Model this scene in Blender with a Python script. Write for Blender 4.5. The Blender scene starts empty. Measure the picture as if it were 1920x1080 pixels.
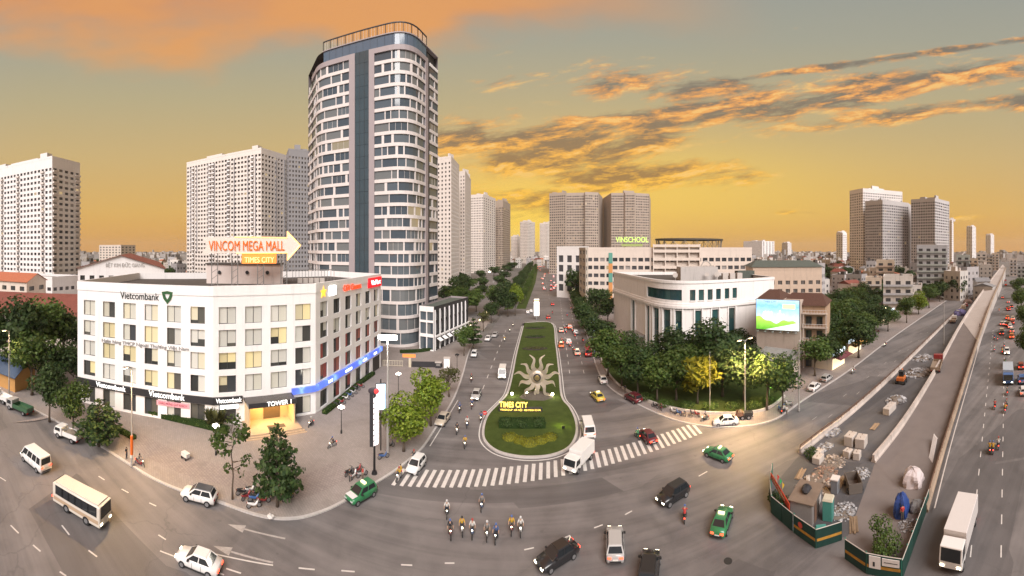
import bpy, bmesh, math, random
from mathutils import Vector, Matrix
R = math.radians
SC = bpy.context.scene
COL = SC.collection
# ------------------------------------------------------------------ camera
# a stitched panorama: level cylinder projection, 30 m above the junction
F, Y0, CH = 700.0, 468.0, 30.0
cam = bpy.data.cameras.new('camera'); camo = bpy.data.objects.new('camera', cam); COL.objects.link(camo)
cam.type = 'PANO'; cam.panorama_type = 'CENTRAL_CYLINDRICAL'
cam.central_cylindrical_radius = 1.0
cam.central_cylindrical_range_u_min = -960 / F; cam.central_cylindrical_range_u_max = 960 / F
cam.central_cylindrical_range_v_min = -(1080 - Y0) / F; cam.central_cylindrical_range_v_max = Y0 / F
cam.clip_start = 0.1; cam.clip_end = 20000
camo.location = (0, 0, CH); camo.rotation_euler = (R(90), 0, 0)
SC.camera = camo
SC.render.engine = 'CYCLES'
SC.cycles.use_denoising = True
SC.cycles.max_bounces = 4; SC.cycles.diffuse_bounces = 2; SC.cycles.glossy_bounces = 2; SC.cycles.volume_bounces = 0; SC.cycles.adaptive_threshold = 0.02
SC.view_settings.view_transform = 'Standard'; SC.view_settings.look = 'None'
EXPO = 0.55
SC.view_settings.exposure = EXPO; SC.view_settings.gamma = 1.0

# ------------------------------------------------------------------ node helper
class X:
    """a node socket with arithmetic"""
    def __init__(s, nt, v): s.nt, s.v = nt, v
    def m(s, op, *o):
        n = s.nt.nodes.new('ShaderNodeMath'); n.operation = op
        for i, q in enumerate((s,) + o):
            if isinstance(q, X): s.nt.links.new(q.v, n.inputs[i])
            else: n.inputs[i].default_value = q
        return X(s.nt, n.outputs[0])
    def __add__(s, o): return s.m('ADD', o)
    def __radd__(s, o): return s.m('ADD', o)
    def __sub__(s, o): return s.m('SUBTRACT', o)
    def __rsub__(s, o): return (s * -1) + o
    def __mul__(s, o): return s.m('MULTIPLY', o)
    def __rmul__(s, o): return s.m('MULTIPLY', o)
    def __truediv__(s, o): return s.m('DIVIDE', o)
    def clamp(s): return s.m('MAXIMUM', 0.0).m('MINIMUM', 1.0)
    def ss(s, a, b):
        n = s.nt.nodes.new('ShaderNodeMapRange'); n.interpolation_type = 'SMOOTHSTEP'
        s.nt.links.new(s.v, n.inputs[0]); n.inputs[1].default_value = a; n.inputs[2].default_value = b
        n.inputs[3].default_value = 0; n.inputs[4].default_value = 1
        return X(s.nt, n.outputs[0])
    def gauss(s, c, w):
        d = (s - c) / w
        return (d * d * -1.0).m('EXPONENT')
def vec(nt, x, y, z):
    n = nt.nodes.new('ShaderNodeCombineXYZ')
    for i, q in enumerate((x, y, z)):
        if isinstance(q, X): nt.links.new(q.v, n.inputs[i])
        else: n.inputs[i].default_value = q
    return n.outputs[0]
def noise(nt, v, scale=1, detail=5, rough=0.55, dist=0.0, out=0):
    n = nt.nodes.new('ShaderNodeTexNoise'); n.inputs['Scale'].default_value = scale
    n.inputs['Detail'].default_value = detail; n.inputs['Roughness'].default_value = rough
    n.inputs['Distortion'].default_value = dist
    if v is not None: nt.links.new(v, n.inputs['Vector'])
    return X(nt, n.outputs[out])
def lin(c):
    return tuple(((v / 255) / 12.92 if v / 255 <= 0.04045 else ((v / 255 + 0.055) / 1.055) ** 2.4) for v in c) + (1.0,)
def ramp(nt, fac, stops, interp='LINEAR'):
    n = nt.nodes.new('ShaderNodeValToRGB'); cr = n.color_ramp; cr.interpolation = interp
    while len(cr.elements) < len(stops): cr.elements.new(0.5)
    for e, (p, c) in zip(cr.elements, stops):
        e.position = p; e.color = c if len(c) == 4 else tuple(c) + (1,)
    nt.links.new(fac.v if isinstance(fac, X) else fac, n.inputs[0])
    return n.outputs[0]
def mix(nt, f, a, b, mode='MIX'):
    n = nt.nodes.new('ShaderNodeMix'); n.data_type = 'RGBA'; n.blend_type = mode
    for i, q in ((0, f), (6, a), (7, b)):
        q = q.v if isinstance(q, X) else q
        if hasattr(q, 'is_linked'): nt.links.new(q, n.inputs[i])
        else: n.inputs[i].default_value = q if i == 0 else (tuple(q) if len(q) == 4 else tuple(q) + (1,))
    return n.outputs[2]

# ------------------------------------------------------------------ sky: dusk gradient over a Nishita sky, with lit cloud bands
W = bpy.data.worlds.new('World'); SC.world = W; W.use_nodes = True
SUN_AZ, SUN_EL = R(171), R(42)      # the soft light comes from the open sky behind and right of the junction
def make_world():
    nt = W.node_tree; nt.nodes.clear()
    tc = nt.nodes.new('ShaderNodeTexCoord'); sp = nt.nodes.new('ShaderNodeSeparateXYZ')
    nt.links.new(tc.outputs['Generated'], sp.inputs[0])
    x, y, z = (X(nt, sp.outputs[i]) for i in range(3))
    r = (x * x + y * y).m('SQRT').m('MAXIMUM', 0.02)
    v = z / r
    a = x.m('ARCTAN2', y)
    vc = (v / 1.6).clamp()
    S = lambda p: p / 1.6
    base = ramp(nt, vc, [(0.0, lin((226, 164, 84))), (S(.10), lin((226, 180, 102))), (S(.24), lin((211, 181, 124))),
                         (S(.40), lin((190, 176, 138))), (S(.56), lin((170, 168, 150))), (S(.72), lin((158, 161, 153))), (1.0, lin((120, 134, 146)))])
    sky = nt.nodes.new('ShaderNodeTexSky'); sky.sky_type = 'NISHITA'; sky.sun_disc = False
    sky.sun_elevation = R(3); sky.sun_rotation = R(3); sky.air_density = 1.5; sky.dust_density = 3
    nk = mix(nt, 1.0, sky.outputs[0], (0.10, 0.10, 0.10), 'MULTIPLY')
    base = mix(nt, 0.06, base, nk)
    # away from the sunset the dusk sky turns cooler
    ca = a.m('COSINE')
    base = mix(nt, ca.ss(0.35, -0.9) * 0.75, base, lin((176, 172, 182)))
    glow = (a.gauss(0.02, 0.40) * v.gauss(0.07, 0.14) * 1.05).m('MAXIMUM', a.gauss(0.35, 0.55) * v.gauss(0.16, 0.13) * 0.62)
    base = mix(nt, glow * 0.95, base, lin((255, 214, 92)))
    # clouds
    q = v - a * 0.14
    n1 = noise(nt, vec(nt, a * 3.4, q * 13.0, 0.3), 1.7, 12, 0.66, 0.25)
    n2 = noise(nt, vec(nt, a * 3.4, q * 13.0 - 0.22, 0.3), 1.7, 12, 0.66, 0.25)
    n3 = noise(nt, vec(nt, a * 1.2, v * 3.0, 7.1), 1.5, 4, 0.5)
    b1 = q.gauss(0.292, 0.052) * a.ss(-0.28, 0.05) * 1.0
    b1b = q.gauss(0.250, 0.095) * a.gauss(0.18, 0.40) * 1.08
    b2 = q.gauss(0.371, 0.014) * a.ss(0.15, 0.7) * 0.95
    b3 = v.gauss(0.195, 0.06) * a.gauss(0.34, 0.46) * 0.98
    b4 = q.gauss(0.215, 0.038) * a.ss(0.45, 0.9) * 0.85
    b5 = (v.gauss(0.100, 0.012) * a.gauss(0.76, 0.13) * 0.75).m('MAXIMUM', v.gauss(0.085, 0.014) * a.gauss(1.22, 0.14) * 0.6)
    b6 = v.gauss(0.44, 0.07) * a.gauss(0.42, 0.45) * 0.84
    b7 = v.gauss(0.30, 0.10) * a.gauss(-0.10, 0.20) * 0.85
    b8 = v.gauss(0.13, 0.05) * a.gauss(0.05, 0.28) * 1.0
    bm = b1.m('MAXIMUM', b1b).m('MAXIMUM', b2).m('MAXIMUM', b3).m('MAXIMUM', b4).m('MAXIMUM', b5).m('MAXIMUM', b6).m('MAXIMUM', b7).m('MAXIMUM', b8)
    n1 = (n1 - 0.5) * 1.55 + 0.5; n2 = (n2 - 0.5) * 1.55 + 0.5
    dens = (n1 + bm * 0.66 - 0.78).ss(-0.02, 0.34)
    lit = ((n1 - n2) * 2.7 + 0.40 + (1.0 - dens) * 0.26).clamp()
    warm = mix(nt, v.ss(0.42, 0.1), lin((244, 170, 96)), lin((255, 196, 74)))
    dark = mix(nt, v.ss(0.45, 0.12), lin((128, 118, 106)), lin((166, 126, 76)))
    mid = mix(nt, 0.5, dark, warm)
    cc = mix(nt, lit.ss(0.50, 0.74), mix(nt, lit.ss(0.18, 0.52), dark, mid), warm)
    cc = mix(nt, lit.ss(0.80, 1.0) * 0.7, cc, lin((255, 208, 128)))
    base = mix(nt, dens * 0.92, base, cc)
    # the broad high sheet, lit orange from below
    edge = v - a.gauss(-0.55, 0.45) * -0.0 - 0.50 + (a + 0.75).m('ABSOLUTE') * 0.02
    sh = (edge * 3.2 + (n3 - 0.5) * 1.7 + a.gauss(-0.85, 0.33) * 0.12).ss(0.05, 0.62) * a.ss(0.75, -0.15)
    base = mix(nt, sh * 0.80, base, mix(nt, n3.ss(0.35, 0.65), lin((222, 148, 92)), lin((238, 160, 84))))
    bg = nt.nodes.new('ShaderNodeBackground'); out = nt.nodes.new('ShaderNodeOutputWorld')
    nt.links.new(base, bg.inputs[0]); bg.inputs[1].default_value = 2 ** -EXPO
    nt.links.new(bg.outputs[0], out.inputs[0])
make_world()
sl = bpy.data.lights.new('sun', 'SUN'); so = bpy.data.objects.new('sun', sl); COL.objects.link(so)
sl.energy = 3.5; sl.angle = R(42); sl.color = (1.0, 0.95, 0.92)
so.rotation_euler = (R(90) - SUN_EL, 0, -SUN_AZ + R(180)); so.location = (0, -50, 120)

# ------------------------------------------------------------------ pixel -> place
def gp(px, py, z=0.0):
    """the point of the level z seen at this pixel of the photograph"""
    ph = (px - 960) / F; d = (CH - z) * F / (py - Y0)
    return Vector((d * math.sin(ph), d * math.cos(ph), z))
def pd(px, d, z=0.0):
    ph = (px - 960) / F
    return Vector((d * math.sin(ph), d * math.cos(ph), z))
def zat(py, d): return CH - (py - Y0) / F * d
def xy(v): return (v[0], v[1])

# ------------------------------------------------------------------ objects
def tag(o, label=None, cat=None, group=None, kind=None):
    if label: o['label'] = label
    if cat: o['category'] = cat
    if group: o['group'] = group
    if kind: o['kind'] = kind
    return o
def thing(name, label, cat, loc=(0, 0, 0), rz=0.0, group=None):
    o = bpy.data.objects.new(name, None); COL.objects.link(o)
    o.location = loc; o.rotation_euler = (0, 0, rz); o.empty_display_size = 0.5
    return tag(o, label, cat, group)
def rootm(o): return Matrix.Translation(o.location) @ o.rotation_euler.to_matrix().to_4x4()
def link(name, me, parent=None, M=None):
    o = bpy.data.objects.new(name, me); COL.objects.link(o)
    if parent: o.parent = parent
    if M is not None: o.matrix_local = M
    return o
def copy_tree(o, parent=None):
    c = o.copy(); COL.objects.link(c)
    if parent: c.parent = parent
    for ch in list(o.children):
        copy_tree(ch, c)
    return c
class MB:
    def __init__(s): s.v, s.f, s.mi, s.cur = [], [], [], 0
    def face(s, *pts):
        n = len(s.v); s.v += [tuple(p) for p in pts]; s.f.append(tuple(range(n, n + len(pts)))); s.mi.append(s.cur); return s
    def _add(s, vs, fs):
        n = len(s.v); s.v += [tuple(p) for p in vs]; s.f += [tuple(i + n for i in f) for f in fs]; s.mi += [s.cur] * len(fs); return s
    def box(s, x0, x1, y0, y1, z0, z1, M=None):
        vs = [Vector((x, y, z)) for z in (z0, z1) for y in (y0, y1) for x in (x0, x1)]
        if M is not None: vs = [M @ p for p in vs]
        return s._add(vs, [(0, 2, 3, 1), (4, 5, 7, 6), (0, 1, 5, 4), (2, 6, 7, 3), (0, 4, 6, 2), (1, 3, 7, 5)])
    def cbox(s, c, sx, sy, sz, rz=0.0, M=None):
        T = Matrix.Translation(c) @ Matrix.Rotation(rz, 4, 'Z')
        if M is not None: T = M @ T
        return s.box(-sx / 2, sx / 2, -sy / 2, sy / 2, 0, sz, T)
    def prism(s, poly, z0, z1, bottom=False, M=None):
        n = len(poly)
        vs = [Vector((p[0], p[1], z0)) for p in poly] + [Vector((p[0], p[1], z1)) for p in poly]
        if M is not None: vs = [M @ p for p in vs]
        fs = [tuple(range(n, 2 * n))] + [(i, (i + 1) % n, n + (i + 1) % n, n + i) for i in range(n)]
        if bottom: fs.append(tuple(range(n - 1, -1, -1)))
        return s._add(vs, fs)
    def ring(s, c, ax, r, n, ry=None):
        ax = Vector(ax).normalized(); u = ax.orthogonal().normalized() if abs(ax.z) < .99 else Vector((1, 0, 0)); w = ax.cross(u)
        return [Vector(c) + u * (r * math.cos(2 * math.pi * i / n)) + w * ((ry or r) * math.sin(2 * math.pi * i / n)) for i in range(n)]
    def tube(s, pts, rs, n=8, cap=True, M=None):
        pts = [Vector(p) for p in pts]
        if not isinstance(rs, (list, tuple)): rs = [rs] * len(pts)
        vs = []; u = None
        for i, p in enumerate(pts):
            t = (pts[min(i + 1, len(pts) - 1)] - pts[max(i - 1, 0)]).normalized()
            if u is None: u = t.orthogonal().normalized()
            u = (u - t * u.dot(t)).normalized(); w = t.cross(u)
            vs += [p + (u * math.cos(2 * math.pi * k / n) + w * math.sin(2 * math.pi * k / n)) * rs[i] for k in range(n)]
        if M is not None: vs = [M @ p for p in vs]
        fs = [(i * n + k, i * n + (k + 1) % n, (i + 1) * n + (k + 1) % n, (i + 1) * n + k) for i in range(len(pts) - 1) for k in range(n)]
        if cap: fs += [tuple(range(n - 1, -1, -1)), tuple((len(pts) - 1) * n + k for k in range(n))]
        return s._add(vs, fs)
    def ball(s, c, rx, ry=None, rz=None, n=10, m=6, jit=0, rnd=random):
        ry = ry or rx; rz = rz or rx; vs = []; c = Vector(c)
        for j in range(m + 1):
            th = math.pi * j / m
            for i in range(n):
                k = 1 + (rnd.uniform(-jit, jit) if jit else 0); ph = 2 * math.pi * i / n
                vs.append(c + Vector((rx * k * math.sin(th) * math.cos(ph), ry * k * math.sin(th) * math.sin(ph), rz * k * math.cos(th))))
        fs = [(j * n + i, (j + 1) * n + i, (j + 1) * n + (i + 1) % n, j * n + (i + 1) % n) for j in range(m) for i in range(n)]
        return s._add(vs, fs)
    def mesh(s, name, mats, smooth=False, merge=False):
        me = bpy.data.meshes.new(name); me.from_pydata(s.v, [], s.f)
        for m in (mats if isinstance(mats, (list, tuple)) else [mats]): me.materials.append(m)
        me.polygons.foreach_set('material_index', s.mi)
        if smooth: me.polygons.foreach_set('use_smooth', [True] * len(s.f))
        if merge:
            b = bmesh.new(); b.from_mesh(me); bmesh.ops.remove_doubles(b, verts=b.verts, dist=1e-4); bmesh.ops.recalc_face_normals(b, faces=b.faces); b.to_mesh(me); b.free()
        me.update(); return me
    def obj(s, name, mats, parent=None, M=None, smooth=False, kind=None, world=None, merge=False):
        """world: the matrix of parent, when the vertices were given in world space"""
        if world is not None:
            I = world.inverted(); s.v = [tuple(I @ Vector(p)) for p in s.v]
        o = link(name, s.mesh(name, mats, smooth, merge), parent, M)
        if kind: o['kind'] = kind
        return o
def bevel(o, w=0.03, seg=2):
    m = o.modifiers.new('bevel', 'BEVEL'); m.width = w; m.segments = seg; m.limit_method = 'ANGLE'; return o
FONT = None
def text_mesh(name, s, h, mat, depth=0.05, bold=0.0):
    cu = bpy.data.curves.new(name, 'FONT'); cu.body = s; cu.size = h * 1.38; cu.extrude = depth; cu.align_x = 'CENTER'; cu.offset = bold
    cu.resolution_u = 3
    t = bpy.data.objects.new(name, cu); COL.objects.link(t)
    dg = bpy.context.evaluated_depsgraph_get(); me = bpy.data.meshes.new_from_object(t.evaluated_get(dg))
    bpy.data.objects.remove(t); bpy.data.curves.remove(cu)
    me.materials.clear(); me.materials.append(mat); me.name = name
    w = max((v.co.x for v in me.vertices), default=0) - min((v.co.x for v in me.vertices), default=0)
    return me, w
def text(name, s, h, mat, parent, M, width=None, depth=0.05, bold=0.0):
    """letters standing upright on the facade plane of M (x along, z up, -y out)"""
    me, w = text_mesh(name, s, h, mat, depth, bold)
    S = Matrix.Diagonal((width / w if width else 1, 1, 1, 1))
    me.transform(S)
    me.transform(Matrix.Rotation(R(90), 4, 'X'))
    return link(name, me, parent, M)
def frame(p0, p1, z=0.0):
    """x along p0->p1 (left to right seen from outside), y inwards, z up"""
    p0 = Vector((p0[0], p0[1], z)); d = Vector((p1[0], p1[1], z)) - p0; L = d.length; d.normalize()
    M = Matrix(((d.x, -d.y, 0, p0.x), (d.y, d.x, 0, p0.y), (0, 0, 1, z), (0, 0, 0, 1)))
    return M, L

# ------------------------------------------------------------------ materials
MATS = {}
def mat(name, col, rough=0.7, var=0.12, scale=3.0, metal=0.0, spec=0.4, bump=0.0, bscale=30.0, isl=0.0, orand=0.0, emit=None, es=0.0, stain=0.0, coat=0.0):
    if name in MATS: return MATS[name]
    m = bpy.data.materials.new(name); m.use_nodes = True; nt = m.node_tree
    b = nt.nodes['Principled BSDF']; b.inputs['Roughness'].default_value = rough; b.inputs['Metallic'].default_value = metal
    b.inputs['Specular IOR Level'].default_value = spec; b.inputs['Coat Weight'].default_value = coat
    g = nt.nodes.new('ShaderNodeNewGeometry'); pos = g.outputs['Position']
    c = tuple(col[:3]) + (1,)
    n = noise(nt, pos, scale, 5, 0.6)
    k = 1.0 + (n - 0.5) * (2 * var)
    if stain:
        sx = nt.nodes.new('ShaderNodeSeparateXYZ'); nt.links.new(pos, sx.inputs[0])
        st = noise(nt, vec(nt, X(nt, sx.outputs[0]) * 1.2, X(nt, sx.outputs[1]) * 1.2, X(nt, sx.outputs[2]) * 0.10), 1.0, 4, 0.65)
        k = k * (1.0 - st.ss(0.5, 0.78) * stain)
    if isl: k = k * (1.0 + (X(nt, g.outputs['Random Per Island']) - 0.5) * (2 * isl))
    if orand:
        oi = nt.nodes.new('ShaderNodeObjectInfo'); k = k * (1.0 + (X(nt, oi.outputs['Random']) - 0.5) * (2 * orand))
    cc = nt.nodes.new('ShaderNodeVectorMath'); cc.operation = 'SCALE'; cc.inputs[0].default_value = c[:3]; nt.links.new(k.v, cc.inputs[3])
    nt.links.new(cc.outputs[0], b.inputs['Base Color'])
    if bump:
        bn = noise(nt, pos, bscale, 4, 0.6); bp = nt.nodes.new('ShaderNodeBump'); bp.inputs['Strength'].default_value = bump; bp.inputs['Distance'].default_value = 0.05
        nt.links.new(bn.v, bp.inputs['Height']); nt.links.new(bp.outputs[0], b.inputs['Normal'])
    if emit:
        b.inputs['Emission Color'].default_value = tuple(emit[:3]) + (1,); b.inputs['Emission Strength'].default_value = es
    MATS[name] = m; return m
def mat_ramp(name, stops, rough=0.3, src='obj', spec=0.5, emit=0.0, metal=0.0, interp='CONSTANT', lit=None):
    """colour picked per object (src obj) or per mesh island (src isl): curtains, panes, leaves"""
    if name in MATS: return MATS[name]
    m = bpy.data.materials.new(name); m.use_nodes = True; nt = m.node_tree
    b = nt.nodes['Principled BSDF']; b.inputs['Roughness'].default_value = rough; b.inputs['Specular IOR Level'].default_value = spec; b.inputs['Metallic'].default_value = metal
    if src == 'obj': o = nt.nodes.new('ShaderNodeObjectInfo').outputs['Random']
    else: o = nt.nodes.new('ShaderNodeNewGeometry').outputs['Random Per Island']
    c = ramp(nt, o, stops, interp); nt.links.new(c, b.inputs['Base Color'])
    if lit:   # share of windows with a lamp on inside
        wn = nt.nodes.new('ShaderNodeTexWhiteNoise'); wn.noise_dimensions = '1D'; nt.links.new(o, wn.inputs['W'])
        f = X(nt, wn.outputs[0]).m('GREATER_THAN', 1 - lit[0]); b.inputs['Emission Color'].default_value = lit[1]
        nt.links.new((f * lit[2]).v, b.inputs['Emission Strength'])
    MATS[name] = m; return m
def glow(name, col, s):
    if name in MATS: return MATS[name]
    m = bpy.data.materials.new(name); m.use_nodes = True; nt = m.node_tree
    b = nt.nodes['Principled BSDF']; b.inputs['Base Color'].default_value = tuple(col[:3]) + (1,); b.inputs['Roughness'].default_value = 0.5
    b.inputs['Emission Color'].default_value = tuple(col[:3]) + (1,); b.inputs['Emission Strength'].default_value = s
    MATS[name] = m; return m

# ------------------------------------------------------------------ surface materials
def asphalt(name, c0, c1, tint=0.10):
    m = bpy.data.materials.new(name); m.use_nodes = True; nt = m.node_tree; b = nt.nodes['Principled BSDF']
    g = nt.nodes.new('ShaderNodeNewGeometry'); pos = g.outputs['Position']
    big = noise(nt, pos, 0.045, 4, 0.55, 0.6); mid = noise(nt, pos, 0.35, 5, 0.6, 0.4); fine = noise(nt, pos, 14, 3, 0.6)
    rot = nt.nodes.new('ShaderNodeMapping'); rot.inputs['Rotation'].default_value = (0, 0, R(-12)); rot.inputs['Scale'].default_value = (0.012, 0.55, 1)
    rot2 = nt.nodes.new('ShaderNodeMapping'); rot2.inputs['Rotation'].default_value = (0, 0, R(-12)); rot2.inputs['Scale'].default_value = (0.6, 1.6, 1); nt.links.new(pos, rot2.inputs[0])
    nt.links.new(pos, rot.inputs[0]); track = noise(nt, rot.outputs[0], 1.0, 4, 0.6)
    f = big * 0.34 + mid * 0.26 + track * 0.40
    col = ramp(nt, f, [(0.40, c0 + (1,)), (0.60, c1 + (1,))])
    # sealed cracks and repair patches
    vo = nt.nodes.new('ShaderNodeTexVoronoi'); vo.feature = 'DISTANCE_TO_EDGE'; vo.inputs['Scale'].default_value = 0.085
    wv = nt.nodes.new('ShaderNodeVectorMath'); wv.operation = 'ADD'; nt.links.new(pos, wv.inputs[0])
    wn = nt.nodes.new('ShaderNodeTexNoise'); wn.inputs['Scale'].default_value = 0.25; wn.inputs['Detail'].default_value = 4; nt.links.new(pos, wn.inputs[0])
    sc = nt.nodes.new('ShaderNodeVectorMath'); sc.operation = 'SCALE'; sc.inputs[3].default_value = 5.0; nt.links.new(wn.outputs[1], sc.inputs[0]); nt.links.new(sc.outputs[0], wv.inputs[1])
    nt.links.new(wv.outputs[0], vo.inputs['Vector'])
    crack = X(nt, vo.outputs['Distance']).ss(0.012, 0.0) * big.ss(0.48, 0.6)
    vp = nt.nodes.new('ShaderNodeTexVoronoi'); vp.distance = 'CHEBYCHEV'; vp.inputs['Scale'].default_value = 0.07; nt.links.new(rot2.outputs[0], vp.inputs['Vector'])
    sv = nt.nodes.new('ShaderNodeSeparateColor'); nt.links.new(vp.outputs['Color'], sv.inputs[0]); pt = X(nt, sv.outputs[0])
    col = mix(nt, pt.ss(0.82, 0.84) * 0.5, col, (c0[0] * .7, c0[1] * .7, c0[2] * .72)); col = mix(nt, pt.ss(0.12, 0.10) * 0.22, col, (c1[0] * 1.2, c1[1] * 1.2, c1[2] * 1.2))
    col = mix(nt, crack * 0.28, col, (c0[0] * .45, c0[1] * .45, c0[2] * .45))
    oil = noise(nt, pos, 0.8, 3, 0.5).ss(0.66, 0.76)
    col = mix(nt, oil * 0.35, col, (c0[0] * .6, c0[1] * .6, c0[2] * .6))
    col = mix(nt, fine.ss(0.35, 0.75) * 0.22, col, (c1[0] * 1.3, c1[1] * 1.3, c1[2] * 1.3))
    nt.links.new(col, b.inputs['Base Color'])
    nt.links.new((0.62 + (mid - 0.5) * 0.5).v, b.inputs['Roughness'])
    bp = nt.nodes.new('ShaderNodeBump'); bp.inputs['Strength'].default_value = 0.25; bp.inputs['Distance'].default_value = 0.02
    nt.links.new(fine.v, bp.inputs['Height']); nt.links.new(bp.outputs[0], b.inputs['Normal'])
    MATS[name] = m; return m
def pavers(name, c0, c1, cj, bw, bh, rot=0.0):
    m = bpy.data.materials.new(name); m.use_nodes = True; nt = m.node_tree; b = nt.nodes['Principled BSDF']; b.inputs['Roughness'].default_value = 0.75
    g = nt.nodes.new('ShaderNodeNewGeometry'); mp = nt.nodes.new('ShaderNodeMapping'); mp.inputs['Rotation'].default_value = (0, 0, rot)
    nt.links.new(g.outputs['Position'], mp.inputs[0])
    br = nt.nodes.new('ShaderNodeTexBrick'); br.inputs['Scale'].default_value = 1.0; br.inputs['Brick Width'].default_value = bw; br.inputs['Row Height'].default_value = bh
    br.inputs['Mortar Size'].default_value = 0.018; br.inputs['Color1'].default_value = c0 + (1,); br.inputs['Color2'].default_value = c1 + (1,); br.inputs['Mortar'].default_value = cj + (1,)
    nt.links.new(mp.outputs[0], br.inputs['Vector'])
    n = noise(nt, g.outputs['Position'], 0.22, 6, 0.62, 0.8); d = noise(nt, g.outputs['Position'], 1.6, 4, 0.6)
    col = mix(nt, n.ss(0.45, 0.75) * 0.4, br.outputs[0], tuple(v * 0.62 for v in c0))
    col = mix(nt, d.ss(0.6, 0.75) * 0.3, col, tuple(v * 1.25 for v in c1))
    nt.links.new(col, b.inputs['Base Color']); MATS[name] = m; return m
def grass_mat(name, c0, c1, sc=0.6):
    m = bpy.data.materials.new(name); m.use_nodes = True; nt = m.node_tree; b = nt.nodes['Principled BSDF']; b.inputs['Roughness'].default_value = 0.9; b.inputs['Specular IOR Level'].default_value = 0.1
    g = nt.nodes.new('ShaderNodeNewGeometry')
    n = noise(nt, g.outputs['Position'], sc, 6, 0.65); f = noise(nt, g.outputs['Position'], 18, 3, 0.7)
    nt.links.new(ramp(nt, n * 0.55 + f * 0.45, [(0.3, c0 + (1,)), (0.7, c1 + (1,))]), b.inputs['Base Color'])
    bp = nt.nodes.new('ShaderNodeBump'); bp.inputs['Strength'].default_value = 0.6; bp.inputs['Distance'].default_value = 0.08
    nt.links.new(f.v, bp.inputs['Height']); nt.links.new(bp.outputs[0], b.inputs['Normal']); MATS[name] = m; return m
M_ROAD = asphalt('asphalt', (0.082, 0.076, 0.076), (0.190, 0.173, 0.168))
M_DARKROAD = asphalt('site_asphalt', (0.060, 0.058, 0.062), (0.120, 0.114, 0.116))
M_GROUND = mat('city_ground', (0.13, 0.12, 0.11), 0.95, 0.35, 0.05)
M_PAVE = pavers('plaza_pavers', (0.25, 0.215, 0.195), (0.285, 0.245, 0.222), (0.20, 0.17, 0.155), 0.6, 0.3, R(35))
M_WALK = pavers('walk_pavers', (0.24, 0.20, 0.185), (0.28, 0.235, 0.215), (0.15, 0.13, 0.12), 0.4, 0.4, R(12))
M_KERB = mat('kerb_stone', (0.42, 0.39, 0.37), 0.8, 0.25, 1.5)
M_PAINT = mat('road_paint', (0.56, 0.53, 0.50), 0.6, 0.25, 2.5)
M_GRASS = grass_mat('lawn', (0.030, 0.046, 0.010), (0.072, 0.098, 0.024))
M_CONC = mat('concrete', (0.40, 0.37, 0.34), 0.85, 0.22, 1.2, stain=0.35, bump=0.2)
M_CONC2 = mat('pale_concrete', (0.52, 0.47, 0.43), 0.85, 0.16, 0.7, stain=0.25, bump=0.2)

def poly_obj(name, pts, z0, z1, m, kind='structure', label=None, parent=None):
    b = MB(); b.prism([xy(p) for p in pts], z0, z1); o = b.obj(name, m, parent); tag(o, label, None, None, kind)
    return o
def tri_fix(o):
    b = bmesh.new(); b.from_mesh(o.data); bmesh.ops.triangulate(b, faces=[f for f in b.faces if len(f.verts) > 4]); bmesh.ops.recalc_face_normals(b, faces=b.faces); b.to_mesh(o.data); b.free(); return o
def smooth_line(pts, k=6):
    """Catmull-Rom through pts"""
    P = [Vector((p[0], p[1], 0)) for p in pts]; out = []
    for i in range(len(P) - 1):
        a, b, c, d = P[max(i - 1, 0)], P[i], P[i + 1], P[min(i + 2, len(P) - 1)]
        for j in range(k):
            t = j / k
            out.append(0.5 * ((2 * b) + (c - a) * t + (2 * a - 5 * b + 4 * c - d) * t * t + (3 * b - a - 3 * c + d) * t ** 3))
    out.append(P[-1]); return out
def offset_line(pts, off):
    out = []
    for i, p in enumerate(pts):
        t = (pts[min(i + 1, len(pts) - 1)] - pts[max(i - 1, 0)]); t.z = 0; t.normalize()
        out.append(p + Vector((-t.y, t.x, 0)) * off)
    return out
def ribbon(b, pts, o0, o1, z0, z1):
    """a solid strip that follows pts, between two sideways offsets"""
    A, B = offset_line(pts, o0), offset_line(pts, o1); n = len(pts)
    f = lambda p, z: Vector((p.x, p.y, p.z + z))
    for i in range(n - 1):
        b.face(f(A[i], z1), f(A[i + 1], z1), f(B[i + 1], z1), f(B[i], z1))
        b.face(f(A[i], z0), f(A[i + 1], z0), f(A[i + 1], z1), f(A[i], z1)); b.face(f(B[i], z1), f(B[i + 1], z1), f(B[i + 1], z0), f(B[i], z0))
    for i in (0, n - 1): b.face(f(A[i], z0), f(B[i], z0), f(B[i], z1), f(A[i], z1))
    return b

# ------------------------------------------------------------------ ground and roads
tag(MB().box(-3600, 3600, -3600, 3600, -2.0, -0.03).obj('ground', M_GROUND), kind='structure')
KL = [gp(*p) for p in [(35, 753), (105, 791), (188, 838), (246, 875), (292, 902), (350, 926), (408, 943), (473, 966), (519, 975), (565, 973), (611, 959), (644, 943), (704, 908), (739, 886), (775, 858), (797, 836), (825, 793), (852, 748), (868, 705), (880, 662), (893, 635), (912, 612)]]
KL = [Vector((-150, -12, 0))] + KL
KLs = smooth_line(KL)
KR = [gp(*p) for p in [(1046, 505), (1058, 540), (1082, 590), (1104, 640), (1118, 690), (1142, 727), (1195, 759), (1260, 787), (1330, 801), (1400, 800), (1450, 789), (1480, 771), (1515, 746), (1600, 690), (1690, 622), (1790, 553), (1850, 511)]]
KRs = smooth_line(KR)
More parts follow.
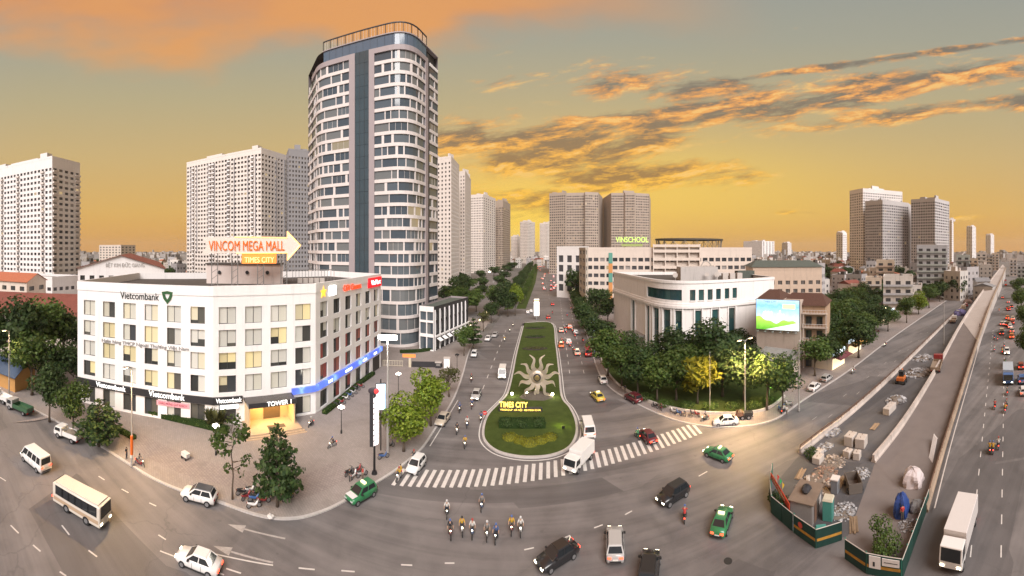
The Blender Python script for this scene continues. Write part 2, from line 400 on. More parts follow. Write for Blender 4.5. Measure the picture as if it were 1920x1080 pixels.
# the crossing street, one sheet under everything; the boulevard a second sheet just above it
tag(tri_fix(MB().prism([(-400, -150), (60, -60), (900, 100), (900, 330), (60, 150), (-60, 120), (-400, 30)], -0.02, 0.0).obj('road', M_ROAD)), kind='structure')
BL = [gp(905, 640), gp(945, 585), gp(978, 530), gp(1000, 494)]
BR = [gp(1110, 650), gp(1086, 590), gp(1060, 540), gp(1040, 494)]
tag(tri_fix(MB().prism([xy(p) for p in [Vector((-24, 100, 0)), Vector((30, 100, 0))] + BR[:] + BL[::-1]], -0.016, 0.004).obj('road', M_ROAD)), kind='structure')
# side street and forecourt in front of the far blocks on the left of the boulevard
tag(tri_fix(MB().prism([xy(p) for p in [gp(838, 640), gp(912, 614), gp(950, 580), gp(960, 520), gp(905, 505), gp(868, 560)]], -0.016, 0.008).obj('road', M_ROAD)), kind='structure')

# pavements with kerbs
left_back = [Vector((-9, 158, 0)), Vector((-30, 170, 0)), Vector((-160, 170, 0)), Vector((-170, 20, 0))]
tag(tri_fix(MB().prism([xy(p) for p in KLs + left_back], -0.1, 0.14).obj('pavement', M_PAVE)), kind='structure')
tag(ribbon(MB(), KLs, -0.02, 0.32, -0.1, 0.155).obj('kerb', M_KERB), kind='structure')
right_back = [Vector((760, 300, 0)), Vector((300, 330, 0)), Vector((85, 500, 0))]
tag(tri_fix(MB().prism([xy(p) for p in KRs + right_back], -0.1, 0.14).obj('pavement', M_WALK)), kind='structure')
tag(ribbon(MB(), KRs, -0.02, 0.30, -0.1, 0.155).obj('kerb', M_KERB), kind='structure')
# walkway band of greyer slabs along the left kerb
tag(ribbon(MB(), KLs[10:78], 3.1, 7.2, 0.13, 0.144).obj('path', M_WALK), kind='structure')
# garden on the right corner
GD = smooth_line([gp(*p) for p in [(1118, 640), (1130, 680), (1152, 715), (1190, 742), (1240, 762), (1310, 775), (1400, 776), (1442, 766), (1470, 745)]])
tag(tri_fix(MB().prism([xy(p) for p in GD + [gp(1440, 690), gp(1300, 690), gp(1200, 640)]], 0.1, 0.20).obj('garden', M_GRASS)), kind='structure')
tag(ribbon(MB(), GD, -0.3, 0.0, 0.1, 0.55).obj('kerb', M_CONC2), kind='structure')

# ------------------------------------------------------------------ median island
ISL = [(982, 606), (968, 660), (960, 700), (950, 738), (934, 757), (914, 778), (905, 802), (906, 826), (926, 846), (960, 857), (1000, 860), (1040, 855), (1070, 840), (1083, 815), (1081, 788), (1070, 765), (1055, 744), (1050, 700), (1043, 645), (1034, 606)]
ISp = smooth_line([gp(*p) for p in ISL + [ISL[0]]], 5)[:-1]
tag(tri_fix(MB().prism([xy(p) for p in ISp], -0.1, 0.20).obj('median', M_GRASS)), kind='structure')
tag(ribbon(MB(), ISp + [ISp[0], ISp[1]], -0.02, 0.38, -0.1, 0.24).obj('kerb', M_KERB), kind='structure')
M_GUT = mat('gutter_paint', (0.60, 0.58, 0.55), 0.7, 0.2, 2)
tag(ribbon(MB(), ISp + [ISp[0], ISp[1]], -0.55, -0.38, -0.1, 0.012).obj('road_marking', M_GUT), kind='structure')
# planted strip that divides the boulevard further on
STR = [gp(*p) for p in [(945, 581), (962, 579), (984, 530), (1001, 496), (996, 494), (972, 525)]]
tag(tri_fix(MB().prism([xy(p) for p in STR], -0.1, 0.2).obj('median', M_GRASS)), kind='structure')
STR2 = [gp(*p) for p in [(968, 579), (986, 579), (1004, 530), (1010, 496), (1004, 496), (990, 530)]]
tag(tri_fix(MB().prism([xy(p) for p in STR2], -0.1, 0.21).obj('median', M_GRASS)), kind='structure')

# ------------------------------------------------------------------ painted markings
def mark(b, p0, p1, w, z=0.010):
    p0, p1 = Vector((p0[0], p0[1], 0)), Vector((p1[0], p1[1], 0)); d = (p1 - p0).normalized(); n = Vector((-d.y, d.x, 0)) * (w / 2)
    b.face(*[q + Vector((0, 0, z)) for q in (p0 - n, p1 - n, p1 + n, p0 + n)])
c0, c1 = gp(748, 894), gp(1322, 797); cd = (c1 - c0); nst = int(cd.length / 1.05); cdn = cd.normalized(); lean = Vector((0.10, 0.99, 0))
CW = thing('crosswalk', 'white striped zebra crossing in front of the rounded lawn island', 'crosswalk', (c0.x, c0.y, 0)); CW['kind'] = 'structure'
sm = MB(); mark(sm, lean * -1.95, lean * 1.95, 0.50); sme = sm.mesh('stripe', M_PAINT)
for i in range(nst):
    link('stripe', sme, CW, Matrix.Translation(cdn * (i * 1.05)))
b = MB()
for pts in [[(20, 985), (35, 1000)], [(62, 1022), (76, 1034)], [(112, 1072), (124, 1080)], [(0, 895), (11, 902)], [(116, 985), (130, 1003)], [(166, 1032), (182, 1044)], [(297, 1003), (311, 1012)], [(146, 917), (160, 924)], [(228, 917), (241, 924)], [(185, 893), (196, 900)],
            [(280, 943), (293, 949)], [(752, 1059), (773, 1060)], [(834, 1056), (852, 1056)], [(983, 1031), (1001, 1027)], [(1053, 1011), (1069, 1004)], [(1114, 990), (1130, 984)], [(1172, 965), (1185, 958)],
            [(560, 1065), (590, 1068)], [(640, 1070), (665, 1072)], [(424, 1066), (452, 1075)], [(1245, 930), (1262, 922)], [(1310, 893), (1326, 884)]]:
    mark(b, gp(*pts[0]), gp(*pts[1]), 0.16)
tag(b.obj('road_marking', M_PAINT), kind='structure')
b = MB()
for pts in [[(364, 1030), (408, 1040), (455, 1050), (512, 1060)], [(300, 1033), (350, 1052), (420, 1078)]]:
    L = smooth_line([gp(*p) for p in pts])
    for i in range(len(L) - 1): mark(b, L[i], L[i + 1], 0.15, 0.0105)
bw0 = MB()
for (p, q) in [((437, 986), (535, 1010)), ((410, 1027), (512, 1055))]:      # worn lane arrows
    A, B = gp(*p), gp(*q); d = (B - A).normalized(); n = Vector((-d.y, d.x, 0))
    mark(bw0, A + d * 1.2, B, 0.22); Z = Vector((0, 0, 0.010)); bw0.face(A + Z - d * .6, A + d * 1.3 - n * .55 + Z, A + d * 1.3 + n * .55 + Z)
bw = bw0
for k in range(0, 14, 2):                                                     # worn lane dashes on the street to the right
    for off in (0.34, 0.68):
        A = gp(1480, 800).lerp(gp(1555, 800), off); u = Vector((0.977, 0.213, 0)); s = A + u * (k * 6.0 + 2 + off * 3); mark(bw, s, s + u * 1.6, 0.13)
for k in range(26):                                                          # dashes on the road right of the ramp
    for a0 in (gp(1838, 860), gp(1880, 860)):
        u = (gp(1862, 620) - gp(1838, 860)).normalized() if a0.x < gp(1860, 860).x else (gp(1884, 620) - gp(1880, 860)).normalized()
        s = a0 + u * (k * 4.4 - 26); mark(b, s, s + u * 1.5, 0.13)
for k in range(34):                                                          # boulevard lane dashes
    for pa, pb in (((905, 730), (948, 620)), ((1068, 700), (1050, 560)), ((1095, 700), (1066, 560)), ((1030, 560), (1018, 505))):
        A, B = gp(*pa), gp(*pb); u = (B - A).normalized(); s = A + u * (k * 7.0)
        if (s - A).length < (B - A).length: mark(b, s, s + u * 2.6, 0.15, 0.0135)
L = smooth_line([gp(*p) for p in [(800, 836), (826, 795), (854, 750)]])
for i in range(len(L) - 1): mark(b, L[i] + Vector((0.5, 0, 0)), L[i + 1] + Vector((0.5, 0, 0)), 0.15, 0.0135)
tag(b.obj('road_marking', M_PAINT), kind='structure'); tag(bw.obj('road_marking', mat('worn_paint', (.36, .33, .31), .8, .4, 3)), kind='structure')
mh = MB(); c = gp(1365, 1052); mh.prism([xy(q) for q in mh.ring((0, 0, 0), (0, 0, 1), 0.42, 16)], 0.002, 0.012)
tag(link('manhole_cover', mh.mesh('manhole_cover', mat('cast_iron', (0.04, 0.04, 0.04), 0.6, .2, 9, metal=.4)), None, Matrix.Translation(c)), 'dark round manhole cover in the open asphalt beside the green hoarding', 'manhole')
# dusty light patch near the site hoarding
DUST = mat('dust', (0.22, 0.20, 0.185), 0.95, 0.25, 0.5)

# ------------------------------------------------------------------ building kit
M_WHITE = mat('white_render', (0.83, 0.80, 0.785), 0.75, 0.05, 0.6, stain=0.10)
M_BAND = mat('band_panel', (0.66, 0.60, 0.575), 0.6, 0.05, 0.6, stain=0.08)
M_CREAM = mat('cream_render', (0.66, 0.57, 0.49), 0.8, 0.08, 0.6, stain=0.18)
M_BEIGE = mat('beige_render', (0.60, 0.47, 0.37), 0.8, 0.10, 0.6, stain=0.2)
M_APT = mat('apartment_render', (0.70, 0.635, 0.585), 0.8, 0.07, 0.15, stain=0.12)
M_APT2 = mat('pale_apartment_render', (0.78, 0.745, 0.73), 0.8, 0.06, 0.15, stain=0.12)
M_APTM = mat('mid_grey_render', (0.50, 0.475, 0.47), 0.8, 0.07, 0.15, stain=0.12)
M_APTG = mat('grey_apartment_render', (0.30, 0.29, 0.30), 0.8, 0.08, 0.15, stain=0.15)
M_APTB = mat('brown_apartment_render', (0.42, 0.345, 0.285), 0.8, 0.10, 0.15, stain=0.15)
M_MAUVE = mat('mauve_panel', (0.33, 0.28, 0.285), 0.55, 0.06, 0.5)
M_DARK = mat('dark_cladding', (0.030, 0.029, 0.032), 0.5, 0.2, 1.0)
M_ROOFD = mat('dark_roof', (0.075, 0.066, 0.06), 0.9, 0.35, 0.5)
M_ROOFR = mat('maroon_roof', (0.20, 0.062, 0.045), 0.75, 0.25, 0.4, stain=0.3)
M_ROOFO = mat('orange_tiles', (0.40, 0.13, 0.065), 0.8, 0.25, 1.2)
M_ROOFG = mat('green_roof', (0.085, 0.10, 0.085), 0.8, 0.25, 0.8)
M_FRAME = mat('window_frame', (0.06, 0.06, 0.062), 0.45, 0.1, 3)
M_FRAMEW = mat('white_frame', (0.62, 0.58, 0.55), 0.5, 0.1, 3)
M_STEEL = mat('steel', (0.30, 0.29, 0.28), 0.45, 0.2, 3, metal=0.6)
M_PANE = mat_ramp('office_pane', [(0, (0.035, 0.037, 0.036)), (0.3, (0.06, 0.06, 0.055)), (0.55, (0.10, 0.095, 0.08)), (0.8, (0.05, 0.055, 0.06))], 0.08)
M_BLIND = mat_ramp('roller_blind', [(0, (0.54, 0.53, 0.48)), (0.35, (0.62, 0.60, 0.54)), (0.7, (0.57, 0.55, 0.47)), (0.88, (0.64, 0.59, 0.44))], 0.45)
M_BLINDR = mat_ramp('red_curtain', [(0, (0.30, 0.06, 0.05)), (0.4, (0.34, 0.11, 0.08)), (0.7, (0.22, 0.075, 0.06))], 0.6)
M_BLINDLIT = mat_ramp('lamp_lit_blind', [(0, (0.56, 0.50, 0.33)), (0.4, (0.60, 0.52, 0.30)), (0.8, (0.5, 0.47, 0.38))], 0.45, lit=(0.6, (1.0, 0.72, 0.28, 1), 0.16))
M_TGLASS = mat_ramp('tower_glass', [(0, (0.055, 0.075, 0.095)), (0.25, (0.085, 0.108, 0.13)), (0.5, (0.11, 0.13, 0.145)), (0.72, (0.15, 0.158, 0.16)), (0.9, (0.06, 0.078, 0.095))], 0.06, spec=0.7, lit=(0.025, (1, 0.7, 0.32, 1), 0.22))
M_TGLASSB = mat('crown_glass', (0.085, 0.125, 0.175), 0.08, 0.1, 0.3, spec=0.7)
M_SHAFT = mat('shaft_glass', (0.045, 0.068, 0.082), 0.07, 0.25, 0.2, spec=0.6)
M_FARPANE = mat_ramp('far_pane', [(0, (0.035, 0.030, 0.028)), (0.4, (0.075, 0.065, 0.06)), (0.7, (0.13, 0.11, 0.095)), (0.88, (0.28, 0.24, 0.20))], 0.25, 'isl', lit=(0.03, (1, 0.72, 0.36, 1), 0.35))
M_FARPANE2 = mat_ramp('far_pane_grey', [(0, (0.035, 0.037, 0.042)), (0.4, (0.07, 0.07, 0.078)), (0.72, (0.14, 0.136, 0.136)), (0.88, (0.30, 0.28, 0.27))], 0.25, 'isl', lit=(0.03, (1, 0.72, 0.36, 1), 0.35))
M_TEALGLASS = mat_ramp('teal_glass', [(0, (0.02, 0.06, 0.065)), (0.5, (0.03, 0.085, 0.085)), (0.8, (0.045, 0.075, 0.07))], 0.06, spec=0.6)
M_HEDGE = grass_mat('hedge_core', (0.012, 0.026, 0.007), (0.03, 0.055, 0.014), 2)

def wall_grid(b, M, L, H, cols, rows, depth=0.25, skip=None, z0=0.0):
    """a wall with real openings: cols [(x0,x1)], rows [(z0,z1)]; returns the open cells"""
    xs = [0.0] + [e for c in cols for e in c] + [L]; zs = [z0] + [e for r in rows for e in r] + [H]; out = []
    V = lambda x, y, z: M @ Vector((x, y, z))
    for j in range(len(zs) - 1):
        if zs[j + 1] - zs[j] < 1e-4: continue
        run = None
        for i in range(len(xs) - 1):
            if xs[i + 1] - xs[i] < 1e-4: continue
            hole = i % 2 == 1 and j % 2 == 1 and not (skip and skip(i // 2, j // 2))
            if not hole:
                run = (run[0], xs[i + 1]) if run else (xs[i], xs[i + 1])
            if (hole or i == len(xs) - 2) and run:
                b.face(V(run[0], 0, zs[j]), V(run[1], 0, zs[j]), V(run[1], 0, zs[j + 1]), V(run[0], 0, zs[j + 1])); run = None
            if hole:
                x0, x1, a, c = xs[i], xs[i + 1], zs[j], zs[j + 1]; out.append((i // 2, j // 2, x0, x1, a, c))
                b.face(V(x0, 0, a), V(x0, depth, a), V(x0, depth, c), V(x0, 0, c)); b.face(V(x1, depth, a), V(x1, 0, a), V(x1, 0, c), V(x1, depth, c))
                b.face(V(x0, 0, a), V(x1, 0, a), V(x1, depth, a), V(x0, depth, a)); b.face(V(x0, depth, c), V(x1, depth, c), V(x1, 0, c), V(x0, 0, c))
    return out
_wc = {}
def win_proto(w, h, n, mf, mp):
    k = (round(w, 2), round(h, 2), n, mf.name, mp.name)
    if k not in _wc:
        f = MB(); t = 0.06
        f.box(0, w, -0.05, 0.03, 0, t); f.box(0, w, -0.05, 0.03, h - t, h)
        for i in range(n + 1):
            x = min(max(i * w / n - t / 2, 0), w - t); f.box(x, x + t, -0.05, 0.03, t, h - t)
        p = MB(); pw = w / n; p.face((0.02, 0, t / 2), (pw - 0.02, 0, t / 2), (pw - 0.02, 0, h - t / 2), (0.02, 0, h - t / 2))
        _wc[k] = (f.mesh('window', mf), p.mesh('pane', mp), pw)
    return _wc[k]
_bc = {}
def window(root, RI, M, x, z, w, h, n, depth, mf=None, mp=None, blind=0.0, mb=None, rnd=random):
    fm, pm, pw = win_proto(w, h, n, mf or M_FRAME, mp or M_PANE)
    o = link('window', fm, root, RI @ M @ Matrix.Translation((x, depth - 0.06, z)))
    for i in range(n):
        link('pane', pm, o, Matrix.Translation((i * pw, 0.02, 0)))
        if rnd.random() < blind:
            fr = rnd.choice((1.0, 1.0, 1.0, 1.0, .98, .82, .6)); key = (round(pw, 2), round(h, 2), fr, (mb or M_BLIND).name)
            if key not in _bc:
                q = MB(); q.face((0.05, 0, h * (1 - fr) + 0.07), (pw - 0.05, 0, h * (1 - fr) + 0.07), (pw - 0.05, 0, h - 0.07), (0.05, 0, h - 0.07)); _bc[key] = q.mesh('blind', mb or M_BLIND)
            link('blind', _bc[key], o, Matrix.Translation((i * pw, 0.005, 0)))
    return o
def cols_even(L, n, w, m=0.0):
    p = (L - 2 * m) / n; return [(m + p * (i + .5) - w / 2, m + p * (i + .5) + w / 2) for i in range(n)]
def rows_even(z0, fh, n, sill, h): return [(z0 + fh * i + sill, z0 + fh * i + sill + h) for i in range(n)]

def block(name, label, cat, poly, H, fh, bays, sill=0.9, wh=1.5, wm=None, pm=None, group=None, near=False, npane=2, z0=0.6, parapet=1.2, roof=None, depth=0.25, ww=0.6, strips=(), blind=0.0, mf=None, top_plain=0.0, balc=(), rnd=None):
    """a flat-roofed block: poly runs left to right along the fronts (counter-clockwise); bays = windows per edge (0: blank)"""
    rnd = rnd or random.Random(len(label)); wm = wm or M_APT; pm = pm or M_FARPANE
    c = sum((Vector((p[0], p[1], 0)) for p in poly), Vector()) / len(poly)
    root = thing(name, label, cat, (c.x, c.y, 0), 0, group); RM = rootm(root); RI = RM.inverted()
    w, g, ba = MB(), MB(), MB(); n = len(poly)
    nf = int((H - z0 - top_plain - 0.4) / fh)
    for e in range(n):
        M, L = frame(poly[e], poly[(e + 1) % n]); k = bays[e] if e < len(bays) else 0
        if not k:
            w.face(*[M @ Vector(q) for q in ((0, 0, 0), (L, 0, 0), (L, 0, H), (0, 0, H))]); continue
        p = L / k; cols = cols_even(L, k, p * ww); rows = rows_even(z0, fh, nf, sill, wh)
        for (i, j, x0, x1, a, cc) in wall_grid(w, M, L, H, cols, rows, depth):
            if near: window(root, RI, M, x0, a, x1 - x0, cc - a, npane, depth, mf, pm, blind, None, rnd)
            else: g.face(*[M @ Vector(q) for q in ((x0, depth * .9, a), (x1, depth * .9, a), (x1, depth * .9, cc), (x0, depth * .9, cc))])
        for (be, i) in balc:
            if be == e:
                for j in range(nf):
                    x0, x1 = cols[i][0] - p * .12, cols[i][1] + p * .12; zz = z0 + fh * j + 0.15
                    ba.box(x0, x1, -1.0, -0.002, zz, zz + 0.12, M); ba.box(x0, x1, -1.0, -0.92, zz + .12, zz + 1.0, M)
                    ba.box(x0, x0 + .06, -.92, -.002, zz + .12, zz + 1.0, M); ba.box(x1 - .06, x1, -.92, -.002, zz + .12, zz + 1.0, M)
    w.obj('wall', wm, root, world=RM)
    if g.f: g.obj('window_grid', pm, root, world=RM, kind='stuff')
    if ba.f: ba.obj('balconies', M_APT2 if wm is not M_APT2 else M_APT, root, world=RM, kind='stuff')
    r = MB(); r.face(*[(p[0], p[1], H - parapet) for p in poly]); r.obj('roof', roof or M_ROOFD, root, world=RM)
    q = MB(); L_ = [Vector((p[0], p[1], 0)) for p in poly] ; L_ = L_ + [L_[0], L_[1]]
    ribbon(q, L_, -0.06, 0.30, H - parapet, H + 0.05); q.obj('parapet', wm, root, world=RM)
    if H > 55:
        vv = [Vector((p[0], p[1], 0)) for p in poly]; ex, ey = (vv[1] - vv[0]).normalized(), (vv[-1] - vv[0]).normalized(); L0 = (vv[1] - vv[0]).length; L1 = (vv[-1] - vv[0]).length; az = math.atan2(ex.y, ex.x)
        for u, v, sx, sy, sz in ((.3, .45, .22, .4, 3.6), (.62, .5, .3, .45, 2.8), (.84, .35, .07, .2, 4.6)):
            q = MB(); q.cbox(vv[0] + ex * (L0 * u) + ey * (L1 * v) + Vector((0, 0, H - parapet)), L0 * sx, min(L1 * sy, 14), sz + 1, az); q.obj('lift_house', wm, root, world=RM)
    for (e, u0, u1, za, zb, proud, m, nm) in strips:
        M, L = frame(poly[e], poly[(e + 1) % n]); s = MB(); s.box(u0 * L, u1 * L, -proud, 0.1 if proud < .3 else -0.004, za, zb if zb > 0 else H + zb, M); s.obj(nm, m, root, world=RM)
    return root
class Path:
    def __init__(s, pts):
        s.p = [Vector((p[0], p[1], 0)) for p in pts]; s.c = [0.0]
        for a, b_ in zip(s.p, s.p[1:]): s.c.append(s.c[-1] + (b_ - a).length)
        s.L = s.c[-1]
    def at(s, t):
        t = min(max(t, 0), s.L)
        for i in range(len(s.p) - 1):
            if t <= s.c[i + 1] + 1e-9:
                k = (t - s.c[i]) / max(s.c[i + 1] - s.c[i], 1e-9); return s.p[i].lerp(s.p[i + 1], k)
        return s.p[-1]
    def nrm(s, t):
        d = s.at(min(t + .05, s.L)) - s.at(max(t - .05, 0)); d.normalize(); return Vector((d.y, -d.x, 0))
    def sub(s, a, b_): return [a] + [c for c in s.c if a + .02 < c < b_ - .02] + [b_]
    def px(s, px):
        best = min((abs(math.atan2(q.x, q.y) - (px - 960) / F), t) for t in [s.L * i / 600 for i in range(601)] for q in [s.at(t)]); return best[1]
def strip(b, P, a, c, z0, z1, o0, o1, ends=True):
    T = P.sub(a, c); A = [P.at(t) + P.nrm(t) * o0 for t in T]; B = [P.at(t) + P.nrm(t) * o1 for t in T]
    up = lambda p, z: (p.x, p.y, z)
    for i in range(len(T) - 1):
        b.face(up(B[i], z0), up(B[i + 1], z0), up(B[i + 1], z1), up(B[i], z1))
        b.face(up(B[i], z1), up(B[i + 1], z1), up(A[i + 1], z1), up(A[i], z1)); b.face(up(A[i], z0), up(A[i + 1], z0), up(B[i + 1], z0), up(B[i], z0))
    if ends:
        for i, k in ((0, 1), (len(T) - 1, -1)):
            q = [up(A[i], z0), up(B[i], z0), up(B[i], z1), up(A[i], z1)]; b.face(*(q if k > 0 else q[::-1]))
    return b
def skin(b, P, a, c, z0, z1, o):
    T = P.sub(a, c); A = [P.at(t) + P.nrm(t) * o for t in T]
    for i in range(len(T) - 1): b.face((A[i].x, A[i].y, z0), (A[i + 1].x, A[i + 1].y, z0), (A[i + 1].x, A[i + 1].y, z1), (A[i].x, A[i].y, z1))
    return b
def rounded(pts, rad, k=5):
    """polyline with the inner corners rounded"""
    P = [Vector((p[0], p[1], 0)) for p in pts]; out = [P[0]]
    for i in range(1, len(P) - 1):
        r = rad[i - 1]
        if not r: out.append(P[i]); continue
        a = P[i] + (P[i - 1] - P[i]).normalized() * r; c = P[i] + (P[i + 1] - P[i]).normalized() * r
        for j in range(k + 1):
            t = j / k; out.append(a * (1 - t) ** 2 + P[i] * (2 * t * (1 - t)) + c * t * t)
    return out + [P[-1]]

# ------------------------------------------------------------------ the white corner office block
def corner_office():
    rnd = random.Random(4)
    A, B, C, D = (-67.7, 29.2), (-45.4, 44.1), (-34.2, 58.9), (-32.8, 89.5); E_, F_ = (-52, 97), (-84, 54)
    H = 23.7
    root = thing('office_building', 'white five-storey corner office block with square windows and a bank sign', 'building', (-50, 60, 0.14)); RM = rootm(root); RI = RM.inverted()
    w = MB(); rows = [(0.5, 3.6)] + [(5.6 + 3.9 * i, 8.5 + 3.9 * i) for i in range(4)]
    faces = [(A, B, cols_even(26.8, 6, 2.55, 0.6)), (B, C, cols_even(18.56, 4, 3.0, 0.15)), (C, D, cols_even(30.6, 6, 2.7, 0.5))]
    for fi, (p, q, cols) in enumerate(faces):
        M, L = frame(p, q)
        skip = (lambda i, j: fi == 1 and j == 0 and i in (1, 2))
        for (i, j, x0, x1, a, c) in wall_grid(w, M, L, H, cols, rows, 0.35, skip):
            bl, mb = 0.93, None
            if fi == 2: bl = 0.55
            if fi == 2 and j < 3: bl, mb = 0.75, M_BLINDR
            if fi == 1 and i == 3 and j in (1, 2): bl = 0.4
            if j == 0: bl = 0.35
            if mb is None and fi < 2 and j > 0 and rnd.random() < .3: mb = M_BLINDLIT
            o = window(root, RI, M, x0, a, x1 - x0, c - a, 2, 0.35, None, None, bl, mb, rnd)
    for p, q in ((D, E_), (E_, F_), (F_, A)):
        M, L = frame(p, q); w.face(*[M @ Vector(v) for v in ((0, 0, 0), (L, 0, 0), (L, 0, H), (0, 0, H))])
    w.obj('wall', M_WHITE, root, world=RM)
    poly = [A, B, C, D, E_, F_]
    r = MB(); r.face(*[(p[0], p[1], 22.2) for p in poly]); r.obj('roof', M_ROOFD, root, world=RM)
    q = MB(); ribbon(q, [Vector((p[0], p[1], 0)) for p in poly + [A, B]], -0.10, 0.4, 22.1, H + 0.12); q.obj('parapet', M_WHITE, root, world=RM)
    # black fascia with white lettering along the street front
    M, L = frame(A, B); blk = M_DARK; wt = glow('white_letters', (1, 0.98, 0.95), 1.1); dk = mat('dark_letters', (0.02, 0.025, 0.022), .5)
    s = MB(); s.box(0, L + 0.1, -0.28, -0.003, 3.75, 4.95, M); s.obj('fascia', blk, root, world=RM)
    for x, hh, ww in ((7.5, .95, 6.2), (18.5, 1.05, 6.6)): text('lettering', 'Vietcombank', hh, wt, root, RI @ M @ Matrix.Translation((x, -0.33, 4.0)), ww)
    text('lettering', 'Vietcombank', 1.35, dk, root, RI @ M @ Matrix.Translation((13.2, -0.06, 21.0)), 7.6)
    gl = mat('logo_green', (0.03, 0.10, 0.035), .5)
    tb = MB(); Lc = M @ Matrix.Translation((18.6, -0.12, 21.7))
    o3 = [(-1.05, .85), (0, 1.05), (1.05, .85), (.75, -.3), (0, -1.25), (-.75, -.3)]; i3 = [(-.45, .45), (0, .5), (.45, .45), (.3, .0), (0, -.45), (-.3, .0)]
    for i in range(6):
        a_, b_, c_, d_ = o3[i], o3[(i + 1) % 6], i3[(i + 1) % 6], i3[i]
        tb.face(*[Lc @ Vector((v[0], 0, v[1])) for v in (a_, b_, c_, d_)][::-1])
        tb.face(*[Lc @ Vector(v) for v in ((a_[0], 0, a_[1]), (a_[0], .1, a_[1]), (b_[0], .1, b_[1]), (b_[0], 0, b_[1]))])
    tb.obj('logo', gl, root, world=RM)
    text('lettering', 'Ngân hàng TMCP Ngoại Thương Việt Nam', 0.62, mat('grey_letters', (0.30, 0.28, 0.27), .6), root, RI @ M @ Matrix.Translation((14.0, -0.06, 12.55)), 17.0)
    s = MB(); s.box(16.6, 22.6, -0.12, -0.02, 2.55, 3.4, M); s.obj('banner', mat('pink_banner', (0.68, 0.35, 0.40), .7, .2, 2), root, world=RM)
    text('lettering', 'CHÀO MỪNG QUÝ KHÁCH', 0.42, mat('banner_letters', (0.50, 0.10, 0.14), .6), root, RI @ M @ Matrix.Translation((19.6, -0.13, 2.8)), 5.2)
    # entrance front
    M, L = frame(B, C)
    s = MB(); s.box(-0.1, 5.0, -0.30, -0.003, 3.75, 4.95, M); s.obj('fascia', blk, root, world=RM)
    text('lettering', 'Vietcombank', .8, wt, root, RI @ M @ Matrix.Translation((2.6, -0.36, 4.05)), 4.4)
    s = MB(); s.box(1.1, 4.2, -0.42, -0.31, 3.0, 3.62, M); s.obj('light_box', glow('sign_white', (1, 1, 1), 1.6), root, world=RM)
    s = MB(); pts = [(5.3, -3.6), (13.6, -3.6), (13.9, -0.01), (5.2, -0.01)]
    s.prism(pts, 4.25, 4.60, True, M); s.obj('canopy', mat('canopy', (0.06, 0.05, 0.045), .25, .1, 2), root, world=RM)
    s = MB(); s.box(5.3, 13.6, -3.66, -3.60, 4.1, 4.9, M); s.obj('canopy_edge', M_DARK, root, world=RM)
    text('lettering', 'TOWER 1', .75, wt, root, RI @ M @ Matrix.Translation((10.6, -3.72, 4.25)), 4.2)
    # glazed lobby, lit warm
    s = MB(); lob = mat('lobby_plaster', (0.62, 0.46, 0.26), .6, .08, 1)
    s.box(5.4, 5.65, -3.2, -0.01, 0.62, 4.2, M); s.obj('lobby_wall', lob, root, world=RM); s = MB(); s.box(13.2, 13.45, -3.2, -0.01, 0.62, 4.2, M); s.obj('lobby_wall', lob, root, world=RM)
    s = MB(); s.box(5.66, 13.19, -0.10, -0.02, 0.62, 4.2, M); s.obj('lobby_wall', lob, root, world=RM)
    s = MB(); s.box(8.7, 11.7, -0.2, -0.11, 0.64, 3.3, M); s.obj('door', mat('door_glass', (0.16, 0.11, 0.06), .1, .1, 1), root, world=RM)
    for k in range(3):
        s = MB(); s.box(4.9 - .35 * k, 14.0 + .3 * k, -5.2 - .4 * k, -0.02 if k == 0 else -5.2 - .4 * (k - 1) - 0.002, 0.0, 0.6 - .2 * k, M); s.obj('step', mat('step_stone', (0.42, 0.31, 0.21), .6, .1, 2), root, world=RM)
    s = MB(); s.box(8.6, 11.6, -3.9, -2.7, 0.603, 0.625, M); s.obj('door_mat', mat('door_mat', (0.09, 0.07, 0.05), .95), root, world=RM)
    s = MB(); s.box(13.6, 14.2, -1.6, -0.8, 0.62, 2.3, M); s.obj('notice_board', M_DARK, root, world=RM)
    for x in (7.3, 9.5, 11.7):
        s = MB(); s.box(x - .4, x + .4, -2.2, -1.4, 4.18, 4.235, M); s.obj('downlight', glow('lobby_lamp', (1, 0.62, 0.24), 9), root, world=RM)
    li = bpy.data.lights.new('lobby_light', 'AREA'); li.shape = 'RECTANGLE'; li.size = 6; li.size_y = 2.2; li.energy = 520; li.color = (1, .60, .22)
    lo = bpy.data.objects.new('lobby_light', li); COL.objects.link(lo); lo.parent = root; lo.matrix_local = RI @ M @ Matrix.Translation((9.5, -1.8, 4.12))
    s = MB(); s.box(15.0, 17.6, -0.30, -0.2, 0.5, 3.6, M)
    # blue electronic ticker along the mall side
    M2, L2 = frame(C, D); led = bpy.data.materials.new('led_ticker'); led.use_nodes = True; nt = led.node_tree; pb = nt.nodes['Principled BSDF']; g = nt.nodes.new('ShaderNodeNewGeometry')
    n = noise(nt, g.outputs['Position'], 0.35, 2, .5); cc = ramp(nt, n, [(.38, (0.10, 0.16, 0.80, 1)), (.55, (0.13, 0.24, 0.95, 1)), (.64, (0.35, 0.62, 1.0, 1)), (.7, (.16, .2, .9, 1))])
    nt.links.new(cc, pb.inputs['Emission Color']); pb.inputs['Emission Strength'].default_value = 0.85; pb.inputs['Base Color'].default_value = (.02, .03, .1, 1)
    s = MB(); s.box(13.9, L - 0.02, -0.5, -0.02, 4.3, 5.3, M); s.obj('led_ticker', led, root, world=RM)
    s = MB(); s.box(0.0, L2, -0.5, -0.02, 4.3, 5.4, M2); s.obj('led_ticker', led, root, world=RM)
